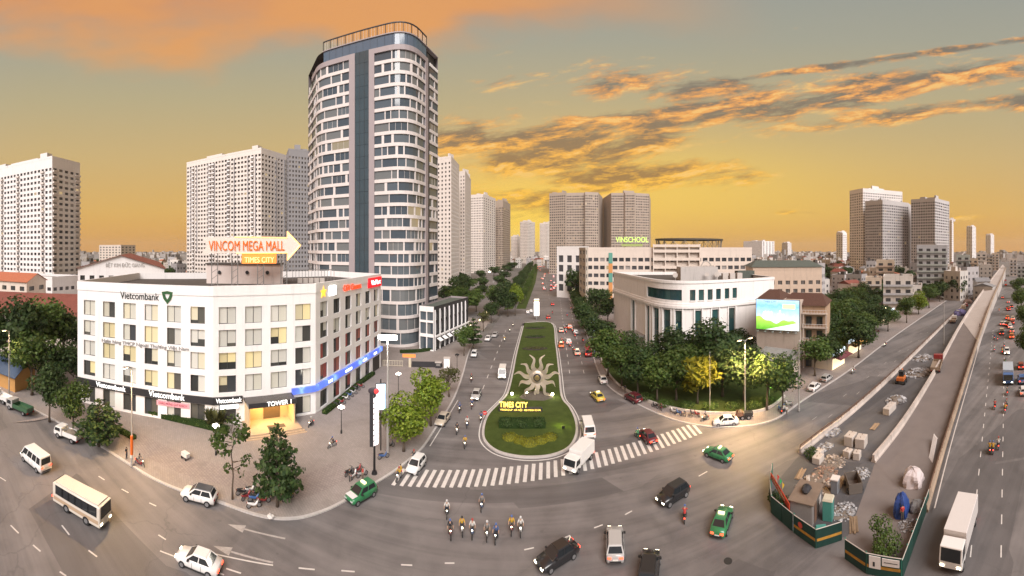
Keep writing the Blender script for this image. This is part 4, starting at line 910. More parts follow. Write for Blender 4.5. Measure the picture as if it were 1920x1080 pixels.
# ------------------------------------------------------------------ curved bank building on the right corner
def curved_bank():
    H = 21.4
    pts = [Vector((38.0, 136, 0)), Vector((38.8, 103, 0))]
    pts += smooth_line([(38.8, 103), (39.8, 96), (43.0, 90.5), (48.5, 88.0), (55, 87.4)], 5)[1:]
    pts += [Vector((73.5, 87.0, 0)), Vector((77, 112, 0))]
    P = Path(pts); root = thing('bank_building', 'white office building with a curved corner and tall dark slot windows', 'building', (52, 105, .14)); RM = rootm(root); RI = RM.inverted()
    wm = mat('bank_render', (0.80, 0.77, 0.75), .75, .06, .5, stain=.2); s = P.px
    slots = [(1178, 1186)] + [(1212, 1219), (1225, 1236), (1243, 1257), (1266, 1279), (1303, 1315), (1335, 1347), (1366, 1378), (1396, 1406)]
    ss = [(P.c[0] + 20, P.c[0] + 23.5)] + [(s(a), s(b)) for a, b in slots[1:]]
    # wall between the slots, bottom to cornice
    t = 0.0; k = MB(); skin(k, P, 0, P.L, 0, H - 1, -.55); k.obj('core', mat('bank_core', (.03, .035, .035), .5), root, world=RM)
    for (a, b_) in ss + [(P.L, P.L)]:
        w = MB(); strip(w, P, t, a, 0, 14.2, -.5, 0); w.obj('wall', wm, root, world=RM)
        if b_ > a:
            for j in range(4):
                g = MB(); skin(g, P, a, b_, .4 + 3.45 * j, .4 + 3.45 * j + 3.3, -.4); g.obj('window', M_TEALGLASS, root, world=RM)
            g = MB(); strip(g, P, a, b_, 13.6, 14.2, -.5, -.02); g.obj('lintel', wm, root, world=RM)
            for e in (a - .45, b_ + .05):
                if P.c[1] - 2 < e < P.L - 30 or True:
                    g = MB(); strip(g, P, e, e + .4, 0, 14.2, -.1, .28); g.obj('pilaster', wm, root, world=RM)
        t = b_
    # upper storey set out on a cornice
    b = MB(); strip(b, P, 0, P.L, 14.2, 14.9, -.5, .45); b.obj('cornice', wm, root, world=RM)
    b = MB(); strip(b, P, 0, P.L, 14.9, 15.5, -.5, .25); b.obj('cornice', wm, root, world=RM)
    up = [(s(1213), s(1279))] + [(s(p) - .75, s(p) + .75) for p in (1299, 1315, 1332, 1347, 1363, 1378, 1393, 1407)]
    b = MB(); strip(b, P, 0, P.L, 15.5, 16.3, -.5, .02); strip(b, P, 0, P.L, 19.2, H, -.5, .02); t = 0.0
    for (a, c) in up + [(P.L, P.L)]:
        strip(b, P, t, a, 16.3, 19.2, -.5, .02); t = c
    b.obj('upper_wall', wm, root, world=RM)
    for i, (a, c) in enumerate(up):
        n = 8 if i == 0 else 2
        for j in range(n):
            g = MB(); u0, u1 = a + (c - a) * j / n, a + (c - a) * (j + 1) / n; skin(g, P, u0 + .03, u1 - .03, 16.35, 19.15, -.3); g.obj('window', M_TEALGLASS, root, world=RM)
        if i:
            g = MB(); strip(g, P, a - .1, c + .1, 16.05, 16.3, .021, .18); g.obj('sill', wm, root, world=RM)
    b = MB(); strip(b, P, 0, P.L, H - .5, H + .25, -.5, .22); b.obj('cornice', wm, root, world=RM)
    r = MB(); r.face(*[(p.x, p.y, H - .9) for p in P.p] + [(60, 128, H - .9)]); tri_fix(r.obj('roof', M_ROOFD, root, world=RM))
    w = MB()
    for p, q in (((77, 112), (60, 128)), ((60, 128), (38, 136))):
        M, L = frame(p, q); w.face(*[M @ Vector(v) for v in ((0, 0, 0), (L, 0, 0), (L, 0, H + .2), (0, 0, H + .2))])
    w.obj('rear_wall', wm, root, world=RM)
    # roof plant
    M, L = frame((50, 103), (63, 100)); s_ = MB(); s_.box(0, 12, 0, 6, H - .9, H + 3.2, M); s_.obj('plant_room', mat('grey_plant', (.46, .43, .41), .8, .1, 1, stain=.3), root, world=RM)
    for x in (14, 16.5, 19): s_ = MB(); s_.box(x, x + 1.8, 1, 2.6, H - .9, H + 1.0, M); bevel(s_.obj('roof_unit', M_CONC2, root, world=RM), .05)
    s_ = MB(); s_.box(20, 26, 3, 6, H - .9, H + 1.5, M); s_.obj('stair_house', M_ROOFG, root, world=RM)
    s_ = MB(); tt = [(10 + 1.6 * math.cos(a * math.pi / 8), 6.2, H + 3.0 + 1.8 * math.sin(a * math.pi / 8)) for a in range(9)]; s_.tube([M @ Vector(v) for v in tt], .2, 6); s_.obj('arch', M_CONC, root, world=RM)
    for x, dr in ((8, .7), (11.3, .9), (-2, .8)):
        s_ = MB(); s_.tube([M @ Vector((x, -1.5, H - .9)), M @ Vector((x, -1.5, H + .6))], .05, 5)
        q = [M @ Vector((x + dr * math.cos(a), -1.6 + .3 * dr, H + .9 + dr * math.sin(a))) for a in [i * math.pi / 6 for i in range(12)]]; s_.face(*q); s_.obj('dish_aerial', M_CONC2, root, world=RM)
    # porch on the boulevard side
    M, L = frame(pts[0], pts[1]); s_ = MB(); s_.prism([(24, -4.5), (32, -4.5), (32, -.02), (24, -.02)], 4.0, 4.5, True, M); s_.obj('porch_roof', M_STEEL, root, world=RM)
    for x in (24.4, 31.4): s_ = MB(); s_.tube([M @ Vector((x, -4.2, 0)), M @ Vector((x, -4.2, 4))], .15, 8); s_.obj('porch_post', M_STEEL, root, world=RM)
    return root
curved_bank()
bp = q4(pd(1398, 175), pd(1412, 160), pd(1541, 163))
BE = block('office_building', 'beige four-storey office block with a dark green roof behind the curved bank', 'building', bp, 22.4, 3.6, [3, 9], 1.1, 1.75, M_BEIGE, M_FARPANE, near=True, npane=3, ww=.56, depth=.3, z0=3.0, top_plain=2.2, mf=M_FRAMEW)
r = MB(); c = [Vector((p[0], p[1], 22.5)) for p in bp]; o = [(p - sum(c, Vector()) / 4) * .06 + p for p in c]; rd0, rd1 = (o[0] + o[1]) / 2, (o[2] + o[3]) / 2; rd0 = rd0.lerp(rd1, .12); rd1 = rd1.lerp(rd0, .12); rd0.z = rd1.z = 25.2
r.face(o[1], o[2], rd1, rd0); r.face(o[3], o[0], rd0, rd1); r.face(o[0], o[1], rd0); r.face(o[2], o[3], rd1); r.obj('hip_roof', M_ROOFG, BE, world=rootm(BE))

# ------------------------------------------------------------------ billboard house
def billboard():
    A, B = pd(1418, 96), pd(1500, 93); M, L = frame(A, B)
    h = thing('townhouse', 'brown-roofed townhouse with side balconies behind the lit billboard', 'house', xy(A) + (0.14,)); RM = rootm(h); RI = RM.inverted()
    br = mat('brown_tiles', (.085, .04, .028), .8, .3, 1.5); wl = mat('house_wall', (.50, .42, .36), .85, .1, .6, stain=.25)
    w = MB(); w.box(0, L, 0.5, 13, 0, 17.0, M); w.obj('wall', wl, h, world=RM)
    r = MB()
    for (x0, x1, y0, y1, zz, hh) in ((-.5, L * .55, .3, 13.4, 17.0, 2.2), (L * .5, L + 6.5, 2, 13, 15.8, 2.6)):
        V = lambda x, y, z: M @ Vector((x, y, z)); xm0, xm1 = x0 + 2, x1 - 2; ym = (y0 + y1) / 2
        r = MB(); r.face(V(x0, y0, zz), V(x1, y0, zz), V(xm1, ym, zz + hh), V(xm0, ym, zz + hh)); r.face(V(x1, y1, zz), V(x0, y1, zz), V(xm0, ym, zz + hh), V(xm1, ym, zz + hh)); r.face(V(x0, y1, zz), V(x0, y0, zz), V(xm0, ym, zz + hh)); r.face(V(x1, y0, zz), V(x1, y1, zz), V(xm1, ym, zz + hh)); r.face(V(x0, y0, zz), V(x0, y1, zz), V(x1, y1, zz), V(x1, y0, zz)); r.obj('roof', br, h, world=RM)
    w = MB(); w.box(L + .02, L + 6, 2.5, 12.5, 0, 15.7, M); w.obj('wing_wall', mat('ochre_wall', (.40, .27, .18), .85, .15, .8, stain=.3), h, world=RM)
    for j in range(4):
        s = MB(); s.box(L + .3, L + 6.6, 1.2, 2.49, 3.2 + 3.5 * j, 3.45 + 3.5 * j, M); s.obj('balcony_slab', wl, h, world=RM)
        s = MB(); s.box(L + .3, L + 6.6, 1.2, 1.3, 4.2 + 3.5 * j, 4.3 + 3.5 * j, M)
        for i in range(9): s.box(L + .35 + .75 * i, L + .42 + .75 * i, 1.22, 1.28, 3.45 + 3.5 * j, 4.2 + 3.5 * j, M)
        s.obj('railing', M_FRAMEW, h, world=RM)
        for x in (L + 1, L + 3.8): window(h, RI, M, x, 3.7 + 3.5 * j - 3.4, 1.5, 2.2, 2, 2.5)
        for x in (L + .4, L + 6.2): s = MB(); s.box(x, x + .35, 1.3, 1.65, .0 if j == 0 else 3.46 + 3.5 * (j - 1), 3.19 + 3.5 * j, M); s.obj('column', wl, h, world=RM)
    bb = thing('billboard', 'bright lit billboard with green hills and white houses under blue sky', 'billboard', xy(A) + (8.5,)); BM = rootm(bb); BI = BM.inverted()
    z0, z1 = zat(619, 94.5), zat(561, 94.5)
    s = MB(); s.box(0, L, -.35, -.05, z0, z1, M); s.obj('frame', M_STEEL, bb, world=BM)
    # print: sky fading to the hills, done in the sheet's own coordinates
    m = bpy.data.materials.new('billboard_print'); m.use_nodes = True; nt = m.node_tree; pb = nt.nodes['Principled BSDF']; tc = nt.nodes.new('ShaderNodeTexCoord'); sp = nt.nodes.new('ShaderNodeSeparateXYZ'); nt.links.new(tc.outputs['Generated'], sp.inputs[0])
    u, v = X(nt, sp.outputs[0]), X(nt, sp.outputs[2]); nz = noise(nt, tc.outputs['Generated'], 6, 4, .6)
    col = ramp(nt, v + (nz - .5) * .35, [(0, (.75, .95, .9, 1)), (.45, (.55, .85, 1, 1)), (.8, (.22, .55, .95, 1)), (1, (.5, .75, 1, 1))])
    hill = (0.36 + (u * 9 + 1).m('SINE') * .07 + (u * 23).m('SINE') * .03 - u * .12 - v).ss(-.01, .01)
    col = mix(nt, hill, col, ramp(nt, v + (nz - .5) * .2, [(0, (.10, .42, .03, 1)), (.35, (.45, .85, .12, 1))]))
    snow = ((v * -1) + .26 - (u - .95).m('ABSOLUTE') * .35).ss(-.01, .02); col = mix(nt, snow, col, (.85, .95, .95))
    nt.links.new(col, pb.inputs['Emission Color']); nt.links.new(col, pb.inputs['Base Color']); pb.inputs['Emission Strength'].default_value = .62
    s = MB(); s.box(.15, L - .15, -.40, -.36, z0 + .15, z1 - .15, M); p = s.obj('print', m, bb, world=BM)
    wt = glow('print_white', (1, 1, 1), .8); zc = (z0 + z1) / 2
    for k, (x, hh) in enumerate([(L * .17 + .42 * i, 1.3 + .25 * (i % 2)) for i in range(6)] + [(L * .5 + .5 * i, 1.0 + .9 * (i == 1)) for i in range(4)]):
        s = MB(); s.box(x, x + .34, -.412, -.402, zc - 1.0, zc - 1.0 + hh, M); s.face(*[M @ Vector(q) for q in ((x - .05, -.411, zc - 1 + hh), (x + .39, -.411, zc - 1 + hh), (x + .17, -.411, zc - .55 + hh))]); s.obj('printed_house', wt, bb, world=BM)
    text('lettering', 'TIMES CITY', .5, glow('print_blue', (.05, .2, .7), .4), bb, BI @ M @ Matrix.Translation((L * .33, -.41, z1 - .85)), L * .3, .005)
    s = MB(); s.box(L * .62, L * .9, -.41, -.402, z1 - 2.3, z1 - 1.1, M); s.obj('printed_panel', glow('print_peach', (1, .72, .45), .6), bb, world=BM)
    for i in range(6):
        s = MB(); x = .8 + i * (L - 1.6) / 5; s.tube([M @ Vector((x, -.3, z0 - .1)), M @ Vector((x, -1.3, z0 - .25))], .04, 5); s.box(x - .25, x + .25, -1.45, -1.2, z0 - .32, z0 - .16, M); s.obj('flood_lamp', M_STEEL, bb, world=BM)
    li = bpy.data.lights.new('billboard_light', 'AREA'); li.shape = 'RECTANGLE'; li.size = L; li.size_y = z1 - z0; li.energy = 350; li.color = (.8, .95, 1)
    lo = bpy.data.objects.new('billboard_light', li); COL.objects.link(lo); lo.parent = bb; lo.matrix_local = BI @ M @ Matrix.Translation((L / 2, -.55, zc)) @ Matrix.Rotation(R(-90), 4, 'X')
    # low sheds and blank wall beneath
    sh = thing('shed', 'low grey-roofed shed under the billboard among the garden trees', 'shed', xy(pd(1440, 88)) + (.14,)); RM = rootm(sh)
    M2, L2 = frame(pd(1412, 86), pd(1478, 82)); w = MB(); w.box(0, L2, 0, 7, 0, 4.2, M2); w.obj('wall', wl, sh, world=RM)
    V = lambda x, y, z: M2 @ Vector((x, y, z)); r = MB(); r.face(V(-.6, -.8, 4.0), V(L2 + .6, -.8, 4.0), V(L2 + .6, 7.4, 6.0), V(-.6, 7.4, 6.0)); r.face(V(-.6, -.8, 3.85), V(-.6, 7.4, 5.85), V(L2 + .6, 7.4, 5.85), V(L2 + .6, -.8, 3.85)); r.face(V(-.6, -.8, 3.85), V(L2 + .6, -.8, 3.85), V(L2 + .6, -.8, 4.0), V(-.6, -.8, 4.0)); r.obj('roof', mat('grey_sheet', (.20, .19, .18), .7, .25, 1, stain=.3), sh, world=RM)
billboard()

# ------------------------------------------------------------------ left side: hall and tiled roofs
def gable(name, label, cat, A, B, depth, eave, ridge, wm, rm, along=False, nb=0, rows=(), over=.6, text_=None, group=None):
    """gabled building: front A->B; along=True puts the ridge parallel to the front"""
    M, L = frame(A, B); root = thing(name, label, cat, xy(A) + (0,), 0, group); RM = rootm(root); RI = RM.inverted(); V = lambda x, y, z: M @ Vector((x, y, z))
    w = MB()
    cells = wall_grid(w, M, L, eave, cols_even(L, nb, L / nb * .5) if nb else [], list(rows) if nb else [], .25)
    Ms, Ls = frame(xy(V(L, 0, 0)), xy(V(L, depth, 0))); nb2 = max(1, int(nb * depth / L)) if nb else 0
    cells2 = wall_grid(w, Ms, Ls, eave, cols_even(Ls, nb2, Ls / nb2 * .5) if nb2 else [], list(rows) if nb2 else [], .25)
    w.face(V(L, depth, 0), V(0, depth, 0), V(0, depth, eave), V(L, depth, eave)); w.face(V(0, depth, 0), V(0, 0, 0), V(0, 0, eave), V(0, depth, eave))
    if along: w.face(V(L, 0, eave), V(L, depth, eave), V(L, depth / 2, ridge)); w.face(V(0, depth, eave), V(0, 0, eave), V(0, depth / 2, ridge))
    else: w.face(V(0, 0, eave), V(L, 0, eave), V(L / 2, 0, ridge)); w.face(V(L, depth, eave), V(0, depth, eave), V(L / 2, depth, ridge))
    w.obj('wall', wm, root, world=RM)
    for (Mx, cc) in ((M, cells), (Ms, cells2)):
        for (i, j, x0, x1, a, c) in cc: window(root, RI, Mx, x0, a, x1 - x0, c - a, 2, .25)
    o = over; k = .14
    for sgn in (0, 1):
        r = MB()
        if along:
            y0, y1 = (-o, depth / 2) if sgn == 0 else (depth + o, depth / 2); e = eave - o * (ridge - eave) / (depth / 2)
            a, b_, c, d = V(-o, y0, e), V(L + o, y0, e), V(L + o, y1, ridge), V(-o, y1, ridge)
        else:
            x0, x1 = (-o, L / 2) if sgn == 0 else (L + o, L / 2); e = eave - o * (ridge - eave) / (L / 2)
            a, b_, c, d = V(x0, -o, e), V(x0, depth + o, e), V(x1, depth + o, ridge), V(x1, -o, ridge)
        up = Vector((0, 0, k)); r._add([a, b_, c, d, a + up, b_ + up, c + up, d + up], [(4, 5, 6, 7), (0, 3, 2, 1), (0, 1, 5, 4), (1, 2, 6, 5), (3, 0, 4, 7)]); r.obj('roof', rm, root, world=RM)
    if text_: text('lettering', text_[0], text_[1], mat('pale_letters', (.45, .42, .40), .6), root, RI @ M @ Matrix.Translation((L * text_[2], -.08, text_[3])), text_[4])
    return root
HA, HB = pd(146, 118), pd(308, 116)
gable('hall', 'white gabled hall with a maroon sheet roof behind the white office block', 'building', HA, HB, 60, 24.2, 28.2, M_WHITE, M_ROOFR, nb=9, rows=[(20.4, 21.9)], text_=('BỆT KIM ĐỨC GIANG', 1.2, .55, 24.6, 12))
gable('long_building', 'long building with a maroon sheet roof and pale eaves beyond the dark trees', 'building', pd(-80, 118), pd(146, 104), 24, 11.2, 16.0, M_CREAM, M_ROOFR, True, 9, [(1.2, 3.0), (5.0, 7.0), (8.4, 10.2)])
gable('house', 'cream house with an orange tiled roof in front of the white podium', 'house', pd(-30, 165), pd(50, 150), 14, 17.0, 20.0, M_CREAM, M_ROOFO, True, 5, [(9.4, 11.0), (13.2, 15.0)])
gable('shed', 'blue-roofed kiosk beside the street trees at the left kerb', 'shed', pd(-30, 86), pd(28, 78), 6, 3.6, 5.6, mat('ochre_board', (.45, .24, .08), .8), mat('blue_sheet', (.045, .07, .12), .6, .2, 1), True)

# ------------------------------------------------------------------ shophouses along the right street
WALLS = [mat('wall_%d' % i, c, .85, .1, .5, stain=.3) for i, c in enumerate([(.60, .56, .53), (.55, .46, .36), (.46, .47, .50), (.62, .52, .42), (.38, .36, .35), (.66, .62, .58), (.50, .38, .30), (.42, .46, .44)])]
WNAME = ['white', 'tan', 'bluish grey', 'cream', 'dark grey', 'pale', 'brown', 'grey green']
def townhouse(px, d, wpx, H, floors, wi, label, depth=14, cols=2, name='townhouse', roof=None, turn=0.0, group=None):
    c = pd(px, d); wd = wpx * d / F
    u = Vector((math.cos((px - 960) / F - turn), -math.sin((px - 960) / F - turn), 0)); A, B = c - u * wd / 2, c + u * wd / 2
    n = Vector((-u.y, u.x, 0)); nb2 = max(2, int(depth / 4.5))
    r = block(name, label, 'house', [xy(A), xy(B), xy(B + n * depth), xy(A + n * depth)], H, (H - 1.2) / floors, [cols, nb2, 0, nb2], .9, 1.7, WALLS[wi], M_FARPANE2, group, True, 2, .2, .9, roof, .25, .5)
    RM = rootm(r); M, L = frame(A, B)
    for j in range(1, floors):
        s = MB(); z = .2 + j * (H - 1.2) / floors; s.box(.1, L - .1, -.9, -.003, z + .0, z + .15, M); s.box(.1, L - .1, -.9, -.82, z + .15, z + .95, M); s.obj('balcony', WALLS[(wi + 5) % 8], r, world=RM)
    s = MB(); s.tube([M @ Vector((L * .6, 4, H - .8)), M @ Vector((L * .6, 4, H + .9))], .75, 12); s.obj('water_tank', M_STEEL, r, world=RM)
    return r
townhouse(1684, 178, 56, 17.5, 4, 5, 'white house with a blank front and blue stair top above the street trees', cols=3)
townhouse(1748, 232, 58, 33, 8, 2, 'grey eight-storey block with balconies before the lone grey tower', cols=4, depth=18)
for i, (px, d, w, H, fl, wi, lab) in enumerate([
    (1638, 200, 30, 15, 4, 3, 'cream house left of the white blank-fronted house'), (1716, 190, 26, 12, 3, 0, 'white low house at the foot of the grey eight-storey block'), (1790, 230, 24, 17, 5, 5, 'pale narrow house right of the grey eight-storey block'),
    (1806, 280, 26, 26, 7, 7, 'grey green tall house between the pale narrow house and the tan one'), (1824, 330, 20, 22, 6, 1, 'tan townhouse on the far part of the right street'), (1840, 380, 20, 27, 7, 0, 'white tall townhouse far along the right street'),
    (1854, 450, 16, 24, 6, 4, 'dark grey townhouse far along the right street'), (1866, 540, 14, 25, 6, 3, 'cream townhouse at the end of the right street'), (1660, 250, 34, 23, 6, 1, 'tan block peeping over the white blank-fronted house'), (1610, 210, 30, 11, 3, 6, 'brown low house behind the dense street trees'),
    (1555, 128, 30, 10, 3, 6, 'brown house next to the balconied townhouse'), (1900, 420, 14, 20, 5, 5, 'pale house on the far side of the busy road'), (1915, 300, 16, 18, 5, 2, 'bluish grey house at the tree-lined edge of the busy road')]):
    townhouse(px, d, w, H, fl, wi, lab)
# awning shops below
def shop(px, d, w, lab, cm):
    c = pd(px, d); u = Vector((.977, .213, 0)); r = thing('shop', lab, 'shop', xy(c) + (.14,), math.atan2(u.y, u.x))
    s = MB(); s.box(0, w, 0, 6, 0, 3.6); s.obj('wall', WALLS[3], r)
    s = MB(); s.box(.3, w - .3, -.03, -.005, .1, 2.7); s.obj('shop_front', glow('shop_light', (1, .82, .5), .7), r)
    s = MB(); s._add([(0, 0, 3.4), (w, 0, 3.4), (w, -2.4, 2.8), (0, -2.4, 2.8), (0, 0, 3.48), (w, 0, 3.48), (w, -2.4, 2.88), (0, -2.4, 2.88)], [(4, 7, 6, 5), (0, 1, 2, 3), (3, 2, 6, 7), (0, 3, 7, 4), (1, 5, 6, 2)]); s.obj('awning', cm, r)
    s = MB(); s.box(.2, w - .2, -.2, -.04, 3.5, 4.5); s.obj('sign', glow('shop_sign', (.75, .9, 1), .5), r)
shop(1590, 104, 9, 'shop with an orange awning by the street trees', mat('orange_awning', (.50, .25, .06), .7)); shop(1655, 150, 14, 'shop with a white lit awning under the white house', mat('white_awning', (.6, .65, .66), .6)); shop(1560, 92, 7, 'shop with a maroon awning beside the brown house', mat('maroon_awning', (.14, .04, .045), .7))

# ------------------------------------------------------------------ distant low-rise city
rnd = random.Random(77)
fm = []
for k in range(6):
    w = MB(); g = MB(); wd, dp, H = rnd.uniform(6, 11), rnd.uniform(8, 14), rnd.uniform(8, 17); poly = [(-wd / 2, -dp / 2), (wd / 2, -dp / 2), (wd / 2, dp / 2), (-wd / 2, dp / 2)]
    for e in range(4):
        M, L = frame(poly[e], poly[(e + 1) % 4])
        for (i, j, x0, x1, a, c) in wall_grid(w, M, L, H, cols_even(L, max(2, int(L / 3)), 1.4), rows_even(0, 3.4, int(H / 3.4), 1, 1.5), .2): g.face(*[M @ Vector(q) for q in ((x0, .18, a), (x1, .18, a), (x1, .18, c), (x0, .18, c))])
    rf = MB()
    if k % 2 == 0:
        rf.face((-wd / 2 - .4, -dp / 2 - .4, H), (wd / 2 + .4, -dp / 2 - .4, H), (wd / 2 + .4, 0, H + 2), (-wd / 2 - .4, 0, H + 2)); rf.face((wd / 2 + .4, dp / 2 + .4, H), (-wd / 2 - .4, dp / 2 + .4, H), (-wd / 2 - .4, 0, H + 2), (wd / 2 + .4, 0, H + 2)); rf.face((wd / 2, -dp / 2, H), (wd / 2, dp / 2, H), (wd / 2, 0, H + 2)); rf.face((-wd / 2, dp / 2, H), (-wd / 2, -dp / 2, H), (-wd / 2, 0, H + 2))
    else:
        rf.face(*[(p[0], p[1], H - .3) for p in poly]); rf.cbox((wd * .2, 0, H - .3), 2.6, 3, 2.6); rf.tube([(-wd * .25, 1, H - .3), (-wd * .25, 1, H + 1.4)], .7, 8)
    RMAT = [M_ROOFR, M_CONC, mat('grey_tin', (.22, .22, .23), .6, .3, .5), M_ROOFD, M_ROOFO, M_CONC2][k]
    fm.append((w.mesh('wall', mat('far_wall_%d' % k, [(.50, .46, .43), (.42, .37, .32), (.56, .53, .50), (.36, .34, .34), (.50, .41, .33), (.60, .56, .52)][k], .85, .12, .3, stain=.3, orand=.25)), rf.mesh('roof', RMAT), g.mesh('windows', M_FARPANE2), ['maroon-roofed', 'grey flat-roofed', 'tin-roofed', 'dark flat-roofed', 'orange-roofed', 'pale flat-roofed'][k]))
spots = []
def scatter(n, pxr, dr, ban=()):
    t = 0
    while n and t < 4000:
        t += 1; px, d = rnd.uniform(*pxr), math.exp(rnd.uniform(math.log(dr[0]), math.log(dr[1]))); c = pd(px, d)
        if any((c - s).length < 13 for s in spots) or any(a < px < b and e < d < f for a, b, e, f in ban): continue
        spots.append(c); n -= 1; k = rnd.randrange(6)
        lab = 'small %s house in the low quarter %s' % (fm[k][3], ('beyond the beige office block' if pxr[0] > 1200 else 'at the end of the boulevard') if pxr[0] > 900 else 'behind the maroon-roofed hall')
        r = thing('house', lab, 'house', (c.x, c.y, 0), rnd.choice((0, .2, .4, 1.2, 1.5, 2.2, 3)) + rnd.uniform(-.1, .1), ('low-rise houses beyond the beige office' if pxr[0] > 1200 else 'houses at the end of the boulevard') if pxr[0] > 900 else 'low-rise houses behind the hall')
        r.scale = (1, 1, rnd.uniform(.8, 1.25))
        link('wall', fm[k][0], r); link('roof', fm[k][1], r); link('window_grid', fm[k][2], r)['kind'] = 'stuff'
scatter(150, (1395, 1850), (215, 900), [(1585, 1800, 395, 520), (1715, 1785, 215, 262)])
scatter(46, (150, 360), (240, 900), [(340, 540, 240, 320), (100, 360, 0, 190)])
scatter(14, (955, 1030), (600, 800))
# endless far roofs near the horizon
b = MB()
for i in range(1500):
    px = rnd.uniform(-30, 1950); d = rnd.uniform(900, 3200)
    if 560 < px < 830: continue
    c = pd(px, d); w = rnd.uniform(10, 26); b.cbox((c.x, c.y, 0), w, w * .8, rnd.uniform(8, 20) * (1.6 if rnd.random() < .06 else 1), rnd.uniform(0, 3))
tag(b.obj('far_city', mat('far_city', (.36, .33, .31), .9, .2, .02, isl=.5)), 'mass of tiny far roofs reaching to the horizon', None, None, 'stuff')

# ------------------------------------------------------------------ trees and planting
def leaf_mat(name, greens, trans=.35):
    m = bpy.data.materials.new(name); m.use_nodes = True; nt = m.node_tree; b = nt.nodes['Principled BSDF']; b.inputs['Roughness'].default_value = .55; b.inputs['Specular IOR Level'].default_value = .25
    g = nt.nodes.new('ShaderNodeNewGeometry'); oi = nt.nodes.new('ShaderNodeObjectInfo')
    c = ramp(nt, g.outputs['Random Per Island'], [(i / (len(greens) - 1), v + (1,)) for i, v in enumerate(greens)])
    k = .8 + X(nt, oi.outputs['Random']) * .4
    s = nt.nodes.new('ShaderNodeVectorMath'); s.operation = 'SCALE'; nt.links.new(c, s.inputs[0]); nt.links.new(k.v, s.inputs[3])
    nt.links.new(s.outputs[0], b.inputs['Base Color'])
    t = nt.nodes.new('ShaderNodeBsdfTranslucent'); nt.links.new(s.outputs[0], t.inputs[0]); mx = nt.nodes.new('ShaderNodeMixShader'); mx.inputs[0].default_value = trans
    nt.links.new(b.outputs[0], mx.inputs[1]); nt.links.new(t.outputs[0], mx.inputs[2]); nt.links.new(mx.outputs[0], nt.nodes['Material Output'].inputs[0]); MATS[name] = m; return m
LF_DARK = leaf_mat('leaf_dark', [(.019, .041, .014), (.035, .068, .019), (.057, .095, .027), (.081, .115, .038)])
LF_MID = leaf_mat('leaf_mid', [(.034, .070, .014), (.060, .108, .022), (.090, .138, .029), (.120, .162, .042)])
LF_LIGHT = leaf_mat('leaf_light', [(.075, .125, .012), (.12, .18, .016), (.17, .225, .022), (.22, .26, .035)])
LF_YEL = leaf_mat('leaf_yellow', [(.15, .16, .012), (.22, .22, .016), (.28, .26, .02), (.20, .22, .02)])
LF_OLIVE = leaf_mat('leaf_olive', [(.05, .06, .022), (.085, .09, .03), (.12, .12, .045), (.09, .10, .03)])
M_BARK = mat('bark', (.10, .075, .055), .9, .3, 4, bump=.5, bscale=12)
def leaves(b, clumps, n, size, rnd, droop=0.0, long=1.0):
    tot = sum(c[1] ** 2 for c in clumps)
    for (c, r, rz) in clumps:
        for _ in range(max(4, int(n * r * r / tot))):
            d = Vector((rnd.gauss(0, 1), rnd.gauss(0, 1), rnd.gauss(0, 1))).normalized(); k = rnd.uniform(.45, 1.08) ** .6
            p = Vector(c) + Vector((d.x * r * k, d.y * r * k, d.z * rz * k))
            nrm = (d + Vector((rnd.gauss(0, .55), rnd.gauss(0, .55), rnd.gauss(.35, .5)))).normalized(); u = nrm.orthogonal().normalized(); a = rnd.uniform(0, 6.28)
            u = (Matrix.Rotation(a, 3, nrm) @ u); w = nrm.cross(u); s = size * rnd.uniform(.6, 1.3); u *= s * .5 * long; w *= s * .5
            if droop: u = (u + Vector((0, 0, -droop * s))).normalized() * s * long
            b.face(p - u, p + w * .9 - u * .1, p + u, p - w * .9 - u * .1)
